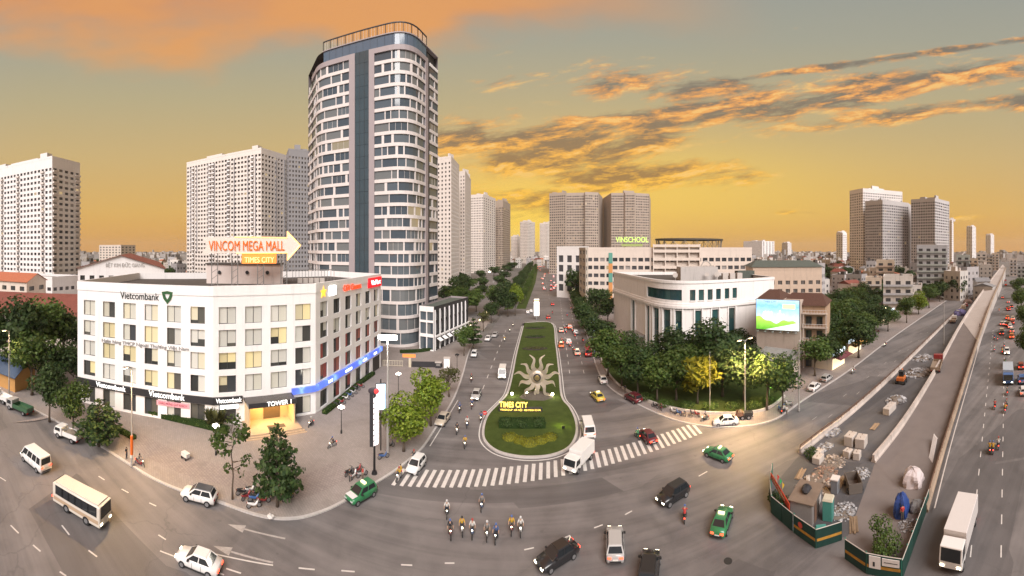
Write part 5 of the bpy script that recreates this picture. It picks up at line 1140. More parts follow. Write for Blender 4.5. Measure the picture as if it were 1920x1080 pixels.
def tree_proto(kind, seed):
    rnd = random.Random(seed); t = MB(); b = MB(); cl = []; H, Wd, th, n, size, lm = {'round': (8, 5.6, 2.2, 2300, .34, LF_DARK), 'mid': (8, 5.6, 2.2, 2300, .34, LF_MID), 'light': (8, 5.8, .9, 4200, .32, LF_LIGHT), 'olive': (7, 4.5, 2.4, 800, .30, LF_OLIVE), 'tier': (9.5, 5.6, 2.0, 1900, .44, LF_DARK), 'sparse': (8.5, 3.8, 2.6, 560, .36, LF_MID),
                                                                         'willow': (8, 6, 2.2, 2000, .40, LF_YEL), 'far': (8, 6, 1.8, 620, .75, LF_DARK), 'farmid': (8, 6, 1.8, 620, .75, LF_MID)}[kind]
    top = H * (.62 if kind not in ('tier', 'sparse') else .93); seg = 6; pts = []
    for i in range(seg + 1):
        u = i / seg; pts.append(Vector((rnd.uniform(-.12, .12) * u * 2, rnd.uniform(-.12, .12) * u * 2, top * u)))
    r0 = .17 if kind not in ('sparse',) else .11; t.tube(pts, [r0 * (1.25 if i == 0 else 1) * (1 - .8 * i / seg) for i in range(seg + 1)], 7)
    at = lambda z: pts[0].lerp(pts[-1], min(z / top, 1))
    if kind == 'tier':
        for j, z in enumerate([2.1, 3.5, 4.9, 6.3, 7.5, 8.6]):
            rr = Wd / 2 * (1.0, 1.02, .88, .72, .52, .28)[j]
            for k in range(6 if j < 4 else 4):
                a = k * 6.283 / (6 if j < 4 else 4) + j * .7 + rnd.uniform(-.3, .3); e = at(z) + Vector((math.cos(a), math.sin(a), .12)) * rr * rnd.uniform(.62, .9)
                t.tube([at(z - .2), at(z).lerp(e, .5) + Vector((0, 0, .2)), e], [.06, .04, .02], 5); cl += [(e, rr * .36, .34), (at(z).lerp(e, .55), rr * .34, .34)]
        cl.append((at(9), .5, .6))
    elif kind == 'sparse':
        for k in range(15):
            z = rnd.uniform(3.0, H * .95); a = rnd.uniform(0, 6.28); l = rnd.uniform(.6, 1) * Wd / 2 * (1.0 if z < H * .8 else .7); e = at(z) + Vector((math.cos(a) * l, math.sin(a) * l, rnd.uniform(.1, .9)))
            t.tube([at(z), at(z).lerp(e, .5), e], [.045, .03, .012], 5); cl.append((e, rnd.uniform(.35, .6) if z < H * .7 else .8, .5 if z < H * .7 else .7))
    else:
        nb = 7 if kind[:3] == 'far' else 13
        ctr = Vector((0, 0, (th + H) / 2 + .2)); ry = (H - th) / 2
        for k in range(nb):
            d = Vector((rnd.gauss(0, 1), rnd.gauss(0, 1), rnd.gauss(0, .9))).normalized(); q = rnd.uniform(.45, .74); e = ctr + Vector((d.x * Wd / 2 * q, d.y * Wd / 2 * q, d.z * ry * q)); rr = rnd.uniform(.20, .34) * Wd
            if kind == 'olive': rr *= .75
            cl.append((e, rr, rr * rnd.uniform(.6, .85))); s = at(min(top * rnd.uniform(.45, .95), e.z)); t.tube([s, s.lerp(e, .55) + Vector((0, 0, .25)), e], [.075, .05, .02], 5)
        if kind != 'olive': cl.append((ctr, Wd * .33, ry * .62))
    leaves(b, cl, n, size, rnd, .45 if kind == 'willow' else 0, 1.7 if kind == 'willow' else 1.25)
    return (t.mesh('trunk', M_BARK, True), b.mesh('crown', lm), H, Wd)
PROTO = {k: [tree_proto(k, 10 * i + j) for j in range(n)] for i, (k, n) in enumerate([('round', 3), ('mid', 3), ('light', 2), ('olive', 1), ('tier', 2), ('sparse', 1), ('willow', 1), ('far', 3), ('farmid', 2)])}
trnd = random.Random(5)
def tree_at(c, h, w, kind, label, group=None, z=.14):
    me = trnd.choice(PROTO[kind]); r = thing('tree', label, 'tree', (c.x, c.y, z), trnd.uniform(0, 6.28), group); r.scale = (w / me[3], w / me[3], h / me[2])
    link('trunk', me[0], r); link('crown', me[1], r); return r
def tree(px, py, hpx, wpx, kind, label, group=None):
    c = gp(px, py); d = math.hypot(c.x, c.y); return tree_at(c, hpx * d / F, wpx * d / F, kind, label, group)
tree(520, 952, 158, 90, 'tier', 'dark layered tree with big leaves beside the parked motorbikes on the kerb')
tree(436, 938, 140, 66, 'sparse', 'thin young tree with sparse leaves in a round tree pit')
tree(185, 838, 92, 84, 'tier', 'layered green tree on the left kerb near the tall banner lamp')
tree(137, 815, 98, 68, 'mid', 'green kerbside tree between the layered tree and the dark one')
tree(93, 792, 104, 78, 'round', 'dark kerbside tree behind the little white truck')
for i, (px, py, h, w, k) in enumerate([(28, 712, 150, 120, 'round'), (78, 700, 140, 110, 'mid'), (118, 690, 130, 90, 'round'), (60, 742, 120, 95, 'mid'), (-10, 700, 130, 110, 'round'), (150, 735, 90, 80, 'round'), (105, 735, 100, 80, 'round')]):
    tree(px, py, h, w, k, 'dense dark tree in the grove below the long maroon roof', 'grove below the maroon roof')
tree(757, 848, 104, 88, 'light', 'bright yellow-green round tree by the plaza kerb, front one of two')
tree(808, 800, 108, 76, 'light', 'bright yellow-green round tree behind the front one on the plaza edge')
tree(842, 745, 58, 46, 'olive', 'pale thin tree just behind the two bright round trees')
for (px, py, h, w, k, lab) in [(870, 668, 58, 34, 'mid', 'small tree with a blue banner by the parked white cars'), (888, 655, 60, 30, 'tier', 'slim tree beside the blue-bannered tree'), (906, 622, 42, 28, 'olive', 'little pale tree strung with lights on the boulevard kerb'), (921, 606, 44, 28, 'round', 'dark little tree past the light-strung one')]: tree(px, py, h, w, k, lab)
for i, (px, py, h, w, k) in enumerate([(858, 585, 48, 44, 'mid'), (876, 592, 42, 44, 'farmid'), (893, 585, 44, 40, 'mid'), (845, 572, 40, 40, 'far'), (868, 562, 46, 34, 'round'), (935, 592, 56, 40, 'round'), (952, 594, 52, 36, 'round'), (966, 592, 62, 28, 'light'), (925, 585, 50, 36, 'mid'), (880, 548, 30, 30, 'farmid'), (858, 548, 34, 30, 'far'), (905, 545, 26, 28, 'far'), (935, 540, 26, 28, 'far'), (944, 528, 22, 24, 'far'), (926, 518, 20, 22, 'far'), (952, 515, 20, 22, 'far'), (962, 508, 18, 22, 'far'), (946, 556, 30, 30, 'far'), (900, 525, 20, 24, 'far'), (868, 535, 26, 28, 'far'), (900, 560, 28, 26, 'far')]):
    tree(px, py, h, w, k, 'leafy tree on the forecourt under the beige towers', 'forecourt trees under the beige towers')
def row(p0, p1, n, h, w, kinds, label, group, jit=.6):
    A, B = gp(*p0), gp(*p1); L = (B - A).length
    for i in range(n):
        c = A.lerp(B, (i + .5) / n) + Vector((trnd.uniform(-jit, jit), trnd.uniform(-jit, jit), 0)); tree_at(c, h * trnd.uniform(.82, 1.15), w * trnd.uniform(.85, 1.15), kinds[0] if i < n // 3 else kinds[1], label, group)
row((951, 578), (997, 496), 54, 8.0, 8.0, ('round', 'far'), 'dark tree in the left planted strip of the boulevard', 'trees of the left planted strip')
row((978, 574), (1006, 497), 46, 6.4, 5.0, ('mid', 'farmid'), 'trimmed tree in the narrow planted strip of the boulevard', 'trees of the narrow planted strip')
row((1112, 640), (1052, 505), 40, 7.8, 7.0, ('round', 'far'), 'round dark tree lining the right kerb of the boulevard', 'trees on the boulevard right kerb')
row((960, 500), (1000, 484), 10, 12, 12, ('far', 'far'), 'tree of the dark clump where the boulevard ends', 'clump at the boulevard end', 6); row((1040, 492), (1060, 500), 6, 12, 11, ('far', 'far'), 'tree of the dark clump where the boulevard ends', 'clump at the boulevard end', 6)
for (px, py, h, w, k) in [(1122, 655, 66, 62, 'round'), (1098, 618, 50, 46, 'round'), (1085, 560, 60, 44, 'far'), (1102, 572, 70, 50, 'far'), (1120, 592, 58, 50, 'round'), (1140, 612, 60, 50, 'round'), (1070, 545, 46, 34, 'far')]: tree(px, py, h, w, k, 'dark tree between the boulevard and the school', 'trees before the school')
for (px, py, h, w, k) in [(1140, 706, 90, 70, 'mid'), (1166, 728, 82, 72, 'mid'), (1196, 742, 84, 78, 'round'), (1232, 752, 80, 74, 'mid'), (1268, 752, 92, 80, 'mid'), (1172, 690, 66, 56, 'round'), (1355, 745, 96, 84, 'round'), (1395, 752, 100, 92, 'round'), (1345, 712, 110, 96, 'round')]: tree(px, py, h, w, k, 'dense garden tree along the curved garden wall', 'trees along the curved garden wall')
for (px, py, h, w, k) in [(1258, 700, 84, 80, 'round'), (1300, 706, 70, 66, 'mid'), (1335, 692, 80, 84, 'round'), (1380, 700, 66, 72, 'round'), (1390, 672, 58, 60, 'round'), (1285, 722, 76, 70, 'mid'), (1222, 705, 58, 56, 'round')]: tree(px, py, h, w, k, 'tall dark tree screening the curved bank', 'trees screening the curved bank')
tree(1308, 758, 82, 78, 'willow', 'yellow drooping tree in the corner garden')
tree(1438, 770, 104, 84, 'mid', 'green tree beside the glowing green lamp at the street corner')
tree(1468, 765, 96, 68, 'round', 'dark tree right of the glowing green lamp')
for (px, py, h, w, k) in [(1528, 706, 72, 66, 'mid'), (1556, 694, 66, 56, 'round'), (1580, 668, 56, 50, 'light'), (1598, 660, 50, 44, 'mid'), (1640, 632, 66, 56, 'round'), (1665, 622, 46, 40, 'mid'), (1700, 606, 50, 38, 'mid'), (1722, 590, 44, 36, 'light'), (1742, 578, 44, 36, 'mid'), (1762, 566, 40, 34, 'far'), (1780, 556, 38, 32, 'far'), (1798, 545, 34, 30, 'far'), (1816, 534, 30, 26, 'far'), (1832, 524, 26, 24, 'far')]: tree(px, py, h, w, k, 'street tree on the shop side of the right street', 'street trees on the shop side')
for i in range(34):
    px = trnd.uniform(1545, 1700); d = trnd.uniform(118, 200) if px < 1640 else trnd.uniform(190, 230); c = pd(px, d); tree_at(c, trnd.uniform(8, 13), trnd.uniform(8, 12), trnd.choice(('round', 'far', 'mid')), 'tree in the dark grove between the beige office and the right street', 'grove behind the right street')
for i in range(26):
    px = trnd.uniform(1512, 1625); d = trnd.uniform(100, 165); c = pd(px, d); tree_at(c, trnd.uniform(8, 12), trnd.uniform(7.5, 10.5), trnd.choice(('round', 'round', 'mid')), 'leafy tree of the dark grove beside the balconied townhouse', 'grove beside the balconied townhouse')
for i in range(60):
    px = trnd.uniform(1400, 1800); c = pd(px, trnd.uniform(220, 620)); tree_at(c, trnd.uniform(9, 17), trnd.uniform(9, 15), 'far', 'far tree among the low roofs of the right quarter', 'trees among the far roofs')
for i in range(16):
    px = trnd.uniform(150, 360); c = pd(px, trnd.uniform(230, 620)); tree_at(c, trnd.uniform(10, 18), trnd.uniform(10, 15), 'far', 'far tree behind the maroon-roofed hall', 'trees behind the hall')
for (px, py, h, w) in [(1908, 560, 40, 26), (1916, 590, 50, 34), (1922, 630, 60, 40), (1930, 690, 80, 50)]: tree(px, py, h, w, 'mid', 'leafy tree at the outer edge of the busy road', 'trees at the outer edge of the busy road')
def hedge(name, pts, w, h, lm, label, cat='hedge', n=220, core=None, z=.14, size=.22):
    pts = [Vector((p[0], p[1], 0)) for p in pts]; r = thing(name, label, cat, (pts[0].x, pts[0].y, z)); RM = rootm(r); b = MB(); ribbon(b, pts, -w / 2 * .8, w / 2 * .8, z, z + h * .85); b.obj('core', core or M_HEDGE, r, world=RM)
    b = MB(); rnd = random.Random(len(label)); cl = []
    for i in range(len(pts) - 1):
        L = (pts[i + 1] - pts[i]).length; k = max(1, int(L / (w * .7)))
        for j in range(k): c = pts[i].lerp(pts[i + 1], (j + .5) / k); cl.append((Vector((c.x, c.y, z + h * .55)), w * .58, h * .55))
    leaves(b, cl, n, size, rnd); b.obj('foliage', lm, r, world=RM)['kind'] = 'stuff'
    return r
hedge('hedge', smooth_line([gp(215, 762), gp(280, 778), gp(340, 792), gp(400, 806), gp(425, 812)], 3), 1.6, 1.0, LF_MID, 'clipped green hedge along the street front of the white office block', n=2200)
hedge('hedge', smooth_line([gp(608, 778), gp(640, 752), gp(672, 724), gp(700, 703)], 3), 1.2, .8, LF_MID, 'low hedge along the mall side of the white office block', n=1400)
hedge('hedge', smooth_line([gp(205, 800), gp(232, 815), gp(252, 826)], 3), 1.0, .7, LF_MID, 'short hedge strip behind the tall banner lamp', n=500)
hedge('hedge', smooth_line([gp(750, 662), gp(790, 660), gp(822, 652), gp(838, 636)], 3), 1.8, .8, LF_OLIVE, 'flowering hedge curving round the foot of the glass annexe', n=900)
# potted palms by the bank window
pr = random.Random(3)
for i, (px, py) in enumerate([(392, 806), (404, 810), (416, 806)]):
    c = gp(px, py); r = thing('palm', 'fan palm clump before the bank window beside the lobby', 'palm', (c.x, c.y, .14), 0, 'fan palms beside the lobby'); b = MB()
    for k in range(70):
        a = pr.uniform(0, 6.28); l = pr.uniform(1.2, 2.2); e = Vector((math.cos(a) * l * .6, math.sin(a) * l * .6, pr.uniform(1.2, 3.6))); s = Vector((0, 0, e.z * .45)); w = Vector((-math.sin(a), math.cos(a), 0)) * .14; m = s.lerp(e, .6) + Vector((0, 0, .35)); b.face(s - w * .3, m - w, e, m + w)
    b.obj('fronds', LF_OLIVE, r); t = MB(); t.tube([(0, 0, 0), (0, 0, 1.6)], [.12, .07], 6); t.obj('trunk', M_BARK, r)
# climbers and bushes in the garden shade
for (px, py) in [(1210, 752), (1245, 765), (1285, 768), (1330, 770), (1370, 770), (1410, 768), (1440, 760)]:
    c = gp(px, py); r = thing('bush', 'low bush at the garden kerb', 'bush', (c.x, c.y, .2), 0, 'bushes at the garden kerb'); b = MB(); leaves(b, [(Vector((0, 0, .7)), 1.3, .7), (Vector((1.2, .2, .5)), .9, .5)], 420, .24, pr); b.obj('foliage', LF_MID, r); t = MB(); t.tube([(0, 0, 0), (0, 0, .6)], .06, 5); t.obj('stem', M_BARK, r)

# ------------------------------------------------------------------ works site, ramp and viaduct
B1 = smooth_line([gp(*p) for p in [(1500, 852), (1540, 820), (1580, 790), (1635, 742), (1690, 690), (1740, 640), (1780, 600), (1830, 550), (1866, 514)]], 4)
def l3(pts, k=4):
    S = smooth_line([gp(*p) for p in pts], k); Z = smooth_line([(i, p[2]) for i, p in enumerate(pts)], k)
    for a, b_ in zip(S, Z): a.z = b_.y
    return S
B2 = l3([(1640, 868, 0), (1700, 790, .25), (1760, 690, 1.2), (1806, 605, 3), (1843, 548, 5.6), (1870, 511, 8), (1881, 497, 9)])
B3 = l3([(1732, 960, 0), (1768, 838, .25), (1801, 735, 1.2), (1832, 640, 3), (1858, 567, 5.6), (1879, 519, 8), (1886, 502, 9)])
def deck(name, A, B, m, i0, i1, dz=.03):
    b = MB(); up = lambda p, z: (p.x, p.y, p.z + z)
    for i in range(i0, i1):
        b.face(up(A[i], dz), up(B[i], dz), up(B[i + 1], dz), up(A[i + 1], dz))
        b.face((A[i].x, A[i].y, -.05), up(A[i], dz), up(A[i + 1], dz), (A[i + 1].x, A[i + 1].y, -.05)); b.face(up(B[i], dz), (B[i].x, B[i].y, -.05), (B[i + 1].x, B[i + 1].y, -.05), up(B[i + 1], dz))
    b.face((A[i1].x, A[i1].y, -.05), up(A[i1], dz), up(B[i1], dz), (B[i1].x, B[i1].y, -.05)); o = b.obj(name, m); return tag(o, kind='structure')
deck('ramp_road', B2, B3, mat('ramp_surface', (.17, .145, .135), .9, .22, .35), 0, 12, .03)
deck('viaduct_deck', B2, B3, mat('raw_deck', (.42, .375, .345), .9, .12, .3), 12, len(B2) - 1, .10)
# floor of the works zone
zb = [gp(*p) for p in [(1455, 905), (1500, 852), (1580, 790), (1690, 690), (1780, 600), (1850, 530), (1862, 520), (1838, 556), (1806, 620), (1760, 705), (1700, 800), (1640, 870), (1590, 1005), (1530, 1020), (1486, 995), (1446, 960)]]
tag(tri_fix(MB().prism([xy(p) for p in zb], -.01, .016).obj('site_floor', M_DARKROAD)), kind='structure')
zc = [gp(*p) for p in [(1640, 869), (1735, 950), (1700, 1030), (1686, 1080), (1626, 1074), (1590, 1046), (1585, 1005)]]
tag(tri_fix(MB().prism([xy(p) for p in zc], -.01, .014).obj('site_floor', mat('ramp_surface', (0, 0, 0)))), kind='structure')
M_BAR = mat('barrier_concrete', (.44, .38, .34), .9, .2, .8, stain=.4, orand=.12)
M_RUST = mat('rusty_steel', (.13, .07, .045), .85, .3, 3)
def barrier(name, label, L, h, w, m, rail=False, i0=0, i1=None, step=3.0, off=0.0):
    L = offset_line(L[i0:i1], off); P = Path(L); r = thing(name, label, 'barrier', tuple(L[0])); n = int(P.L / step); zs = [p.z for p in L]
    zat_ = lambda t: next((zs[i] + (zs[i + 1] - zs[i]) * (t - P.c[i]) / max(P.c[i + 1] - P.c[i], 1e-6) for i in range(len(zs) - 1) if t <= P.c[i + 1]), zs[-1])
    prof = [(-w / 2, 0), (-w / 2, .25), (-w * .28, .45), (-w * .25, h), (w * .25, h), (w * .28, .45), (w / 2, .25), (w / 2, 0)]
    b = MB(); k = len(prof); s = step - .04
    b._add([(0, y, z) for y, z in prof] + [(s, y, z) for y, z in prof], [(i, i + 1, k + i + 1, k + i) for i in range(k - 1)] + [tuple(range(k)), tuple(range(2 * k - 1, k - 1, -1))]); me = b.mesh('segment', m)
    q = MB(); q.box(0, .07, -.035, .035, 0, .55); pm = q.mesh('rail_post', M_RUST); q = MB(); q.box(0, step, -.03, .03, .44, .52); q.box(0, step, -.03, .03, .2, .26); rm = q.mesh('rail', M_RUST)
    for i in range(n):
        a, c = P.at(i * step), P.at((i + 1) * step); a.z, c.z = zat_(i * step), zat_((i + 1) * step); d = c - a
        M = Matrix.Translation(a - Vector(L[0])) @ Matrix.Rotation(math.atan2(d.y, d.x), 4, 'Z') @ Matrix.Rotation(-math.atan2(d.z, math.hypot(d.x, d.y)), 4, 'Y')
        o = link('segment', me, r, M)
        if rail and i < 40: link('rail_post', pm, o, Matrix.Translation((0, 0, h))); link('rail', rm, o, Matrix.Translation((0, 0, h)))
    return r
barrier('concrete_barrier', 'long pale concrete barrier with a rusty rail along the shop-side street', B1, .85, .6, M_BAR, True)
barrier('concrete_barrier', 'plain concrete parapet on the inner edge of the ramp', B2, 1.1, .7, M_BAR, off=.2)
barrier('concrete_barrier', 'brownish concrete parapet with rusty rail between the ramp and the busy road', B3, .9, .7, mat('brown_concrete', (.30, .225, .165), .9, .3, 1.2, stain=.4, orand=.15), True, off=-.2)
LR = offset_line(B3, -1.25); rb = MB(); ribbon(rb, LR, -.06, .06, .5, .62); g = rb.obj('guard_rail', mat('pale_rail', (.52, .47, .43), .6, .15, 1)); tag(g, 'thin pale guard rail beside the busy road, along the brownish parapet', 'guard rail')
# green hoarding
M_GRN = mat('green_sheet', (.009, .042, .033), .55, .4, 1.5, orand=.2); M_POST = mat('green_post', (.04, .20, .15), .6); M_YEL = mat('yellow_band', (.36, .18, .025), .8, .5, 2)
def hoarding(label, pts, h, motif):
    pts = [gp(*p) for p in pts]; r = thing('site_hoarding', label, 'fence', tuple(pts[0]))
    for a, c in zip(pts, pts[1:]):
        M, L = frame(a, c); n = max(1, round(L / 2.2))
        T = Matrix.Translation(-pts[0]) @ M
        for i in range(n):
            w = L / n; b = MB(); b.box(.03, w - .03, -.03, .03, .05, h); b.box(.03, w - .03, -.045, -.031, h - .08, h); p = b.obj('panel', M_GRN, r, T @ Matrix.Translation((i * w, 0, 0)))
            if motif: b = MB(); b.box(.08, w - .08, -.05, -.035, h * .38, h * .52); b.obj('band', M_YEL, p)
            b = MB(); b.box(-.05, .05, .031, .12, 0, h + .15); b.obj('post', M_POST, r, T @ Matrix.Translation((i * w, 0, 0)))
        b = MB(); b.tube([(0, .02, h + .02), (L, .02, h + .02)], .04, 6); b.obj('top_rail', mat('pale_rail', (0, 0, 0)), r, T)
    return r, pts
hoarding('dark green site hoarding along the kerb end of the works, with a red banner', [(1447, 898), (1443, 930), (1446, 962), (1486, 997)], 1.9, False)
h1, p1 = hoarding('dark green hoarding with yellow bands at the front corner of the works', [(1488, 999), (1530, 1029), (1579, 1013)], 1.9, True)
h2, p2 = hoarding('dark green hoarding beside the ramp entrance, with white notices', [(1584, 1048), (1624, 1076), (1690, 1088)], 1.9, True)
hoarding('dark green hoarding running back along the busy road', [(1692, 1086), (1712, 1030), (1728, 985), (1742, 945)], 1.7, False)
a, c = gp(1448, 925), gp(1484, 990); M, L = frame(a, c); rbn = thing('red_banner', 'faded red banner hung on the hoarding corner', 'banner', tuple(a)); b = MB(); b.box(-.2, L * .95, -.16, -.06, 1.75, 2.45, M); b.obj('cloth', mat('red_cloth', (.42, .05, .02), .8, .25, 2), rbn, world=rootm(rbn)); text('lettering', 'CÔNG TRƯỜNG', .34, mat('banner_white', (.7, .55, .4), .7), rbn, rootm(rbn).inverted() @ M @ Matrix.Translation((L * .4, -.18, 1.95)), L * .7, .01)
for i, (u, col) in enumerate([(.28, (.40, .03, .02)), (.42, (.02, .30, .08)), (.55, (.5, .32, .02))]):
    p = a.lerp(c, u); f = thing('pennant', ('small red pennant', 'small green pennant', 'small yellow pennant')[i] + ' stuck on the hoarding corner', 'flag', (p.x, p.y, 0)); b = MB(); b.tube([(0, 0, 0), (0, 0, 3.4)], .025, 5); b.obj('pole', M_STEEL, f); b = MB(); b._add([(0, -.01, 2.5), (0, -.01, 3.35), (.35, -.01, 2.9), (0, .01, 2.5), (0, .01, 3.35), (.35, .01, 2.9)], [(0, 2, 1), (3, 4, 5), (0, 1, 4, 3), (1, 2, 5, 4), (2, 0, 3, 5)]); b.obj('cloth', mat('pennant_%d' % i, col, .8), f)
M, L = frame(p2[1], p2[2]); nb = thing('notice_boards', 'pair of white notice boards fixed to the hoarding by the ramp', 'sign', tuple(p2[1]))
for x0, x1, z0, z1 in ((.3, L * .42, .75, 1.85), (L * .46, L * .95, 1.15, 1.8)): b = MB(); b.box(x0, x1, -.12, -.06, z0, z1, M); b.obj('board', mat('notice_white', (.62, .58, .55), .6, .1, 3), nb, world=rootm(nb))
b = MB(); b.box(L * .2, L * .26, -.14, -.121, .95, 1.35, M); b.obj('figure', M_DARK, nb, world=rootm(nb)); b = MB(); b.box(L * .52, L * .9, -.14, -.121, 1.45, 1.5, M); b.obj('text_line', M_DARK, nb, world=rootm(nb))
# red emblem on the front hoarding
em = thing('emblem', 'red round emblem painted on the banded hoarding', 'emblem', tuple(p1[0])); M, L = frame(p1[0], p1[1]); b = MB(); b.face(*[M @ Vector((1.0 + .32 * math.cos(t * .524), -.06, 1.35 + .32 * math.sin(t * .524))) for t in range(12)]); b.face(*[M @ Vector((1.0 + .32 * math.cos(t * -.524), -.052, 1.35 + .32 * math.sin(t * -.524))) for t in range(12)]); b.obj('disc', mat('emblem_red', (.45, .06, .04), .7), em, world=rootm(em))
# site cabin and clutter
def boxthing(name, label, cat, px, py, sx, sy, sz, rz, m, bev=.05, z=.016):
    c = gp(px, py); r = thing(name, label, cat, (c.x, c.y, z), rz); b = MB(); b.box(-sx / 2, sx / 2, -sy / 2, sy / 2, 0, sz); bevel(b.obj('body', m, r), bev); return r
cab = boxthing('site_cabin', 'grey corrugated site cabin with a rusty roof inside the hoarding', 'cabin', 1512, 962, 3.6, 2.6, 2.3, .45, mat('cabin_grey', (.27, .25, .24), .6, .2, 1, stain=.4))
b = MB(); b.box(-2.0, 2.0, -1.5, 1.5, 2.31, 2.42); b.obj('roof', mat('cabin_roof', (.19, .14, .105), .8, .3, 1), cab)
for i in range(14): b = MB(); b.box(-1.75 + .26 * i, -1.65 + .26 * i, -1.36, -1.302, .05, 2.28); b.obj('rib', mat('cabin_grey', (0, 0, 0)), cab)
b = MB(); b.box(.3, 1.2, -1.38, -1.365, .9, 1.7); b.obj('window', M_FRAMEW, cab); b = MB(); b.box(-1.3, -.5, -1.40, -1.37, 0, 2.0); b.obj('door', M_RUST, cab)
b = MB(); b.ball((0, 0, 2.75), .75, .55, .38, 10, 6, .12, pr); b.obj('covered_pile', mat('black_tarp', (.03, .03, .035), .5), cab)
for (px, py, lab, rz) in [(1553, 972, 'upright teal portable toilet with a pale lid', .5), (1540, 1008, 'low teal cabinet tipped beside the hoarding post', .9)]:
    t = boxthing('portable_toilet' if px > 1550 else 'cabinet', lab, 'toilet' if px > 1550 else 'cabinet', px, py, 1.1, 1.1, 2.2 if px > 1550 else .8, rz, mat('teal_plastic', (.07, .26, .22), .5, .12, 2)); b = MB(); zt = 2.2 if px > 1550 else .8
    b._add([(-.6, -.6, zt), (.6, -.6, zt), (.6, .6, zt), (-.6, .6, zt), (-.5, -.5, zt + .2), (.5, -.5, zt + .2), (.5, .5, zt + .2), (-.5, .5, zt + .2)], [(4, 5, 6, 7), (0, 1, 5, 4), (1, 2, 6, 5), (2, 3, 7, 6), (3, 0, 4, 7)]); b.obj('lid', mat('pale_plastic', (.50, .46, .36), .5) if px > 1550 else mat('teal_plastic', (0, 0, 0)), t); b = MB(); b.box(-.4, .4, -.57, -.551, .1, zt - .2); b.obj('door', mat('teal_door', (.05, .19, .17), .5), t)
ge = boxthing('generator', 'grey electrical cabinet with a white top on the works floor', 'generator', 1566, 922, 1.0, .9, 1.6, .4, mat('cabinet_grey', (.20, .21, .23), .5)); b = MB(); b.box(-.55, .55, -.5, .5, 1.61, 1.75); b.obj('lid', mat('notice_white', (0, 0, 0)), ge); b = MB(); b.box(-.3, .3, -.48, -.455, .4, 1.2); b.obj('door', M_STEEL, ge)
tr = boxthing('trailer', 'dark open skip trailer near the inner parapet', 'trailer', 1600, 915, 2.6, 1.7, .25, .9, mat('skip_brown', (.12, .10, .085), .8))
for x0, x1, y0, y1 in ((-1.3, 1.3, -.85, -.78), (-1.3, 1.3, .78, .85), (-1.3, -1.23, -.78, .78), (1.23, 1.3, -.78, .78)): b = MB(); b.box(x0, x1, y0, y1, .25, 1.3); b.obj('side', mat('skip_brown', (0, 0, 0)), tr)
for x in (-.8, .8):
    for y in (-.95, .95): b = MB(); b.tube([(x, y - .08, .3), (x, y + .08, .3)], .3, 12); b.obj('wheel', M_DARK, tr)
# concrete blocks
BLK = mat('cast_block', (.47, .42, .38), .9, .12, 1.5, stain=.25)
for (px, py, sx, sy, sz, rz, lab) in [(1595, 832, 2.0, 1.4, 1.5, .25, 'cast concrete block, left one of the big pair on the works floor'), (1615, 836, 1.9, 1.5, 1.45, .35, 'cast concrete block, right one of the big pair on the works floor'), (1590, 856, 1.2, 1.1, 1.0, .1, 'small concrete cube with a chipped top, left of two'), (1607, 860, 1.2, 1.0, 1.05, .4, 'small concrete cube beside the chipped one'), (1534, 866, 1.6, 1.2, .9, .3, 'pale slab block among the rubble'), (1535, 852, 1.4, 1.0, .6, .1, 'thin pale slab block behind the rubble'), (1668, 772, 3.4, 1.3, 1.2, .15, 'long concrete block by the inner parapet'), (1515, 905, 1.6, .5, .5, .8, 'fallen grey kerb slab near the hoarding')]:
    r = boxthing('concrete_block', lab, 'block', px, py, sx, sy, sz, rz, BLK, .08)
    for s in (-.25, .25): b = MB(); b.tube([(sx * s, 0, sz - .02), (sx * s, 0, sz + .14), (sx * s + .15, 0, sz + .14), (sx * s + .15, 0, sz - .02)], .025, 5); b.obj('lifting_eye', M_RUST, r)
sr = random.Random(9)
def pile(label, px, py, n, rad, m, smin, smax, name='rubble_pile', h=.5):
    c = gp(px, py); r = thing(name, label, 'rubble', (c.x, c.y, .016)); b = MB()
    for i in range(n):
        d = rad * math.sqrt(sr.random()); a = sr.uniform(0, 6.28); s = sr.uniform(smin, smax); z = max(0, h * (1 - d / rad)) * sr.random()
        T = Matrix.Translation((d * math.cos(a), d * math.sin(a) * .8, z)) @ Matrix.Rotation(sr.uniform(0, 3), 4, 'Z') @ Matrix.Rotation(sr.uniform(-.5, .5), 4, 'X'); b.box(-s, s, -s * .7, s * .7, 0, s * sr.uniform(.3, 1), T)
    o = b.obj('debris', m, r); o['kind'] = 'stuff'; b = MB(); b.ball((0, 0, -.1), rad * .9, rad * .7, h * .8, 12, 6, .1, sr); b.obj('heap', mat('spoil', (.17, .14, .115), .95, .3, 2), r); return r
RUB = mat('rubble', (.33, .28, .24), .9, .2, 2, isl=.5); RUBG = mat('grey_rubble', (.30, .30, .31), .9, .2, 2, isl=.5)
pile('brown rubble heap inside the hoarding beside the cabin', 1525, 912, 160, 2.6, RUB, .06, .22); pile('broken brick heap between the cubes and the cabin', 1545, 890, 120, 2.2, mat('brick_rubble', (.30, .19, .14), .9, .2, 2, isl=.5), .06, .2); pile('scatter of bricks and wire by the ramp edge', 1580, 960, 120, 1.8, RUBG, .05, .16, h=.25)
pile('grey rubble bags beside the long concrete block', 1680, 752, 60, 2.2, RUBG, .2, .45, h=1.2); pile('pale rubble spill beside the orange digger', 1722, 700, 130, 4.0, RUBG, .12, .4, h=.7); pile('pale broken slabs behind the digger', 1730, 672, 90, 3.5, RUBG, .12, .4, h=.6); pile('small grey rubble spot by the shop-side barrier', 1548, 838, 50, 1.3, RUBG, .08, .25, h=.3)
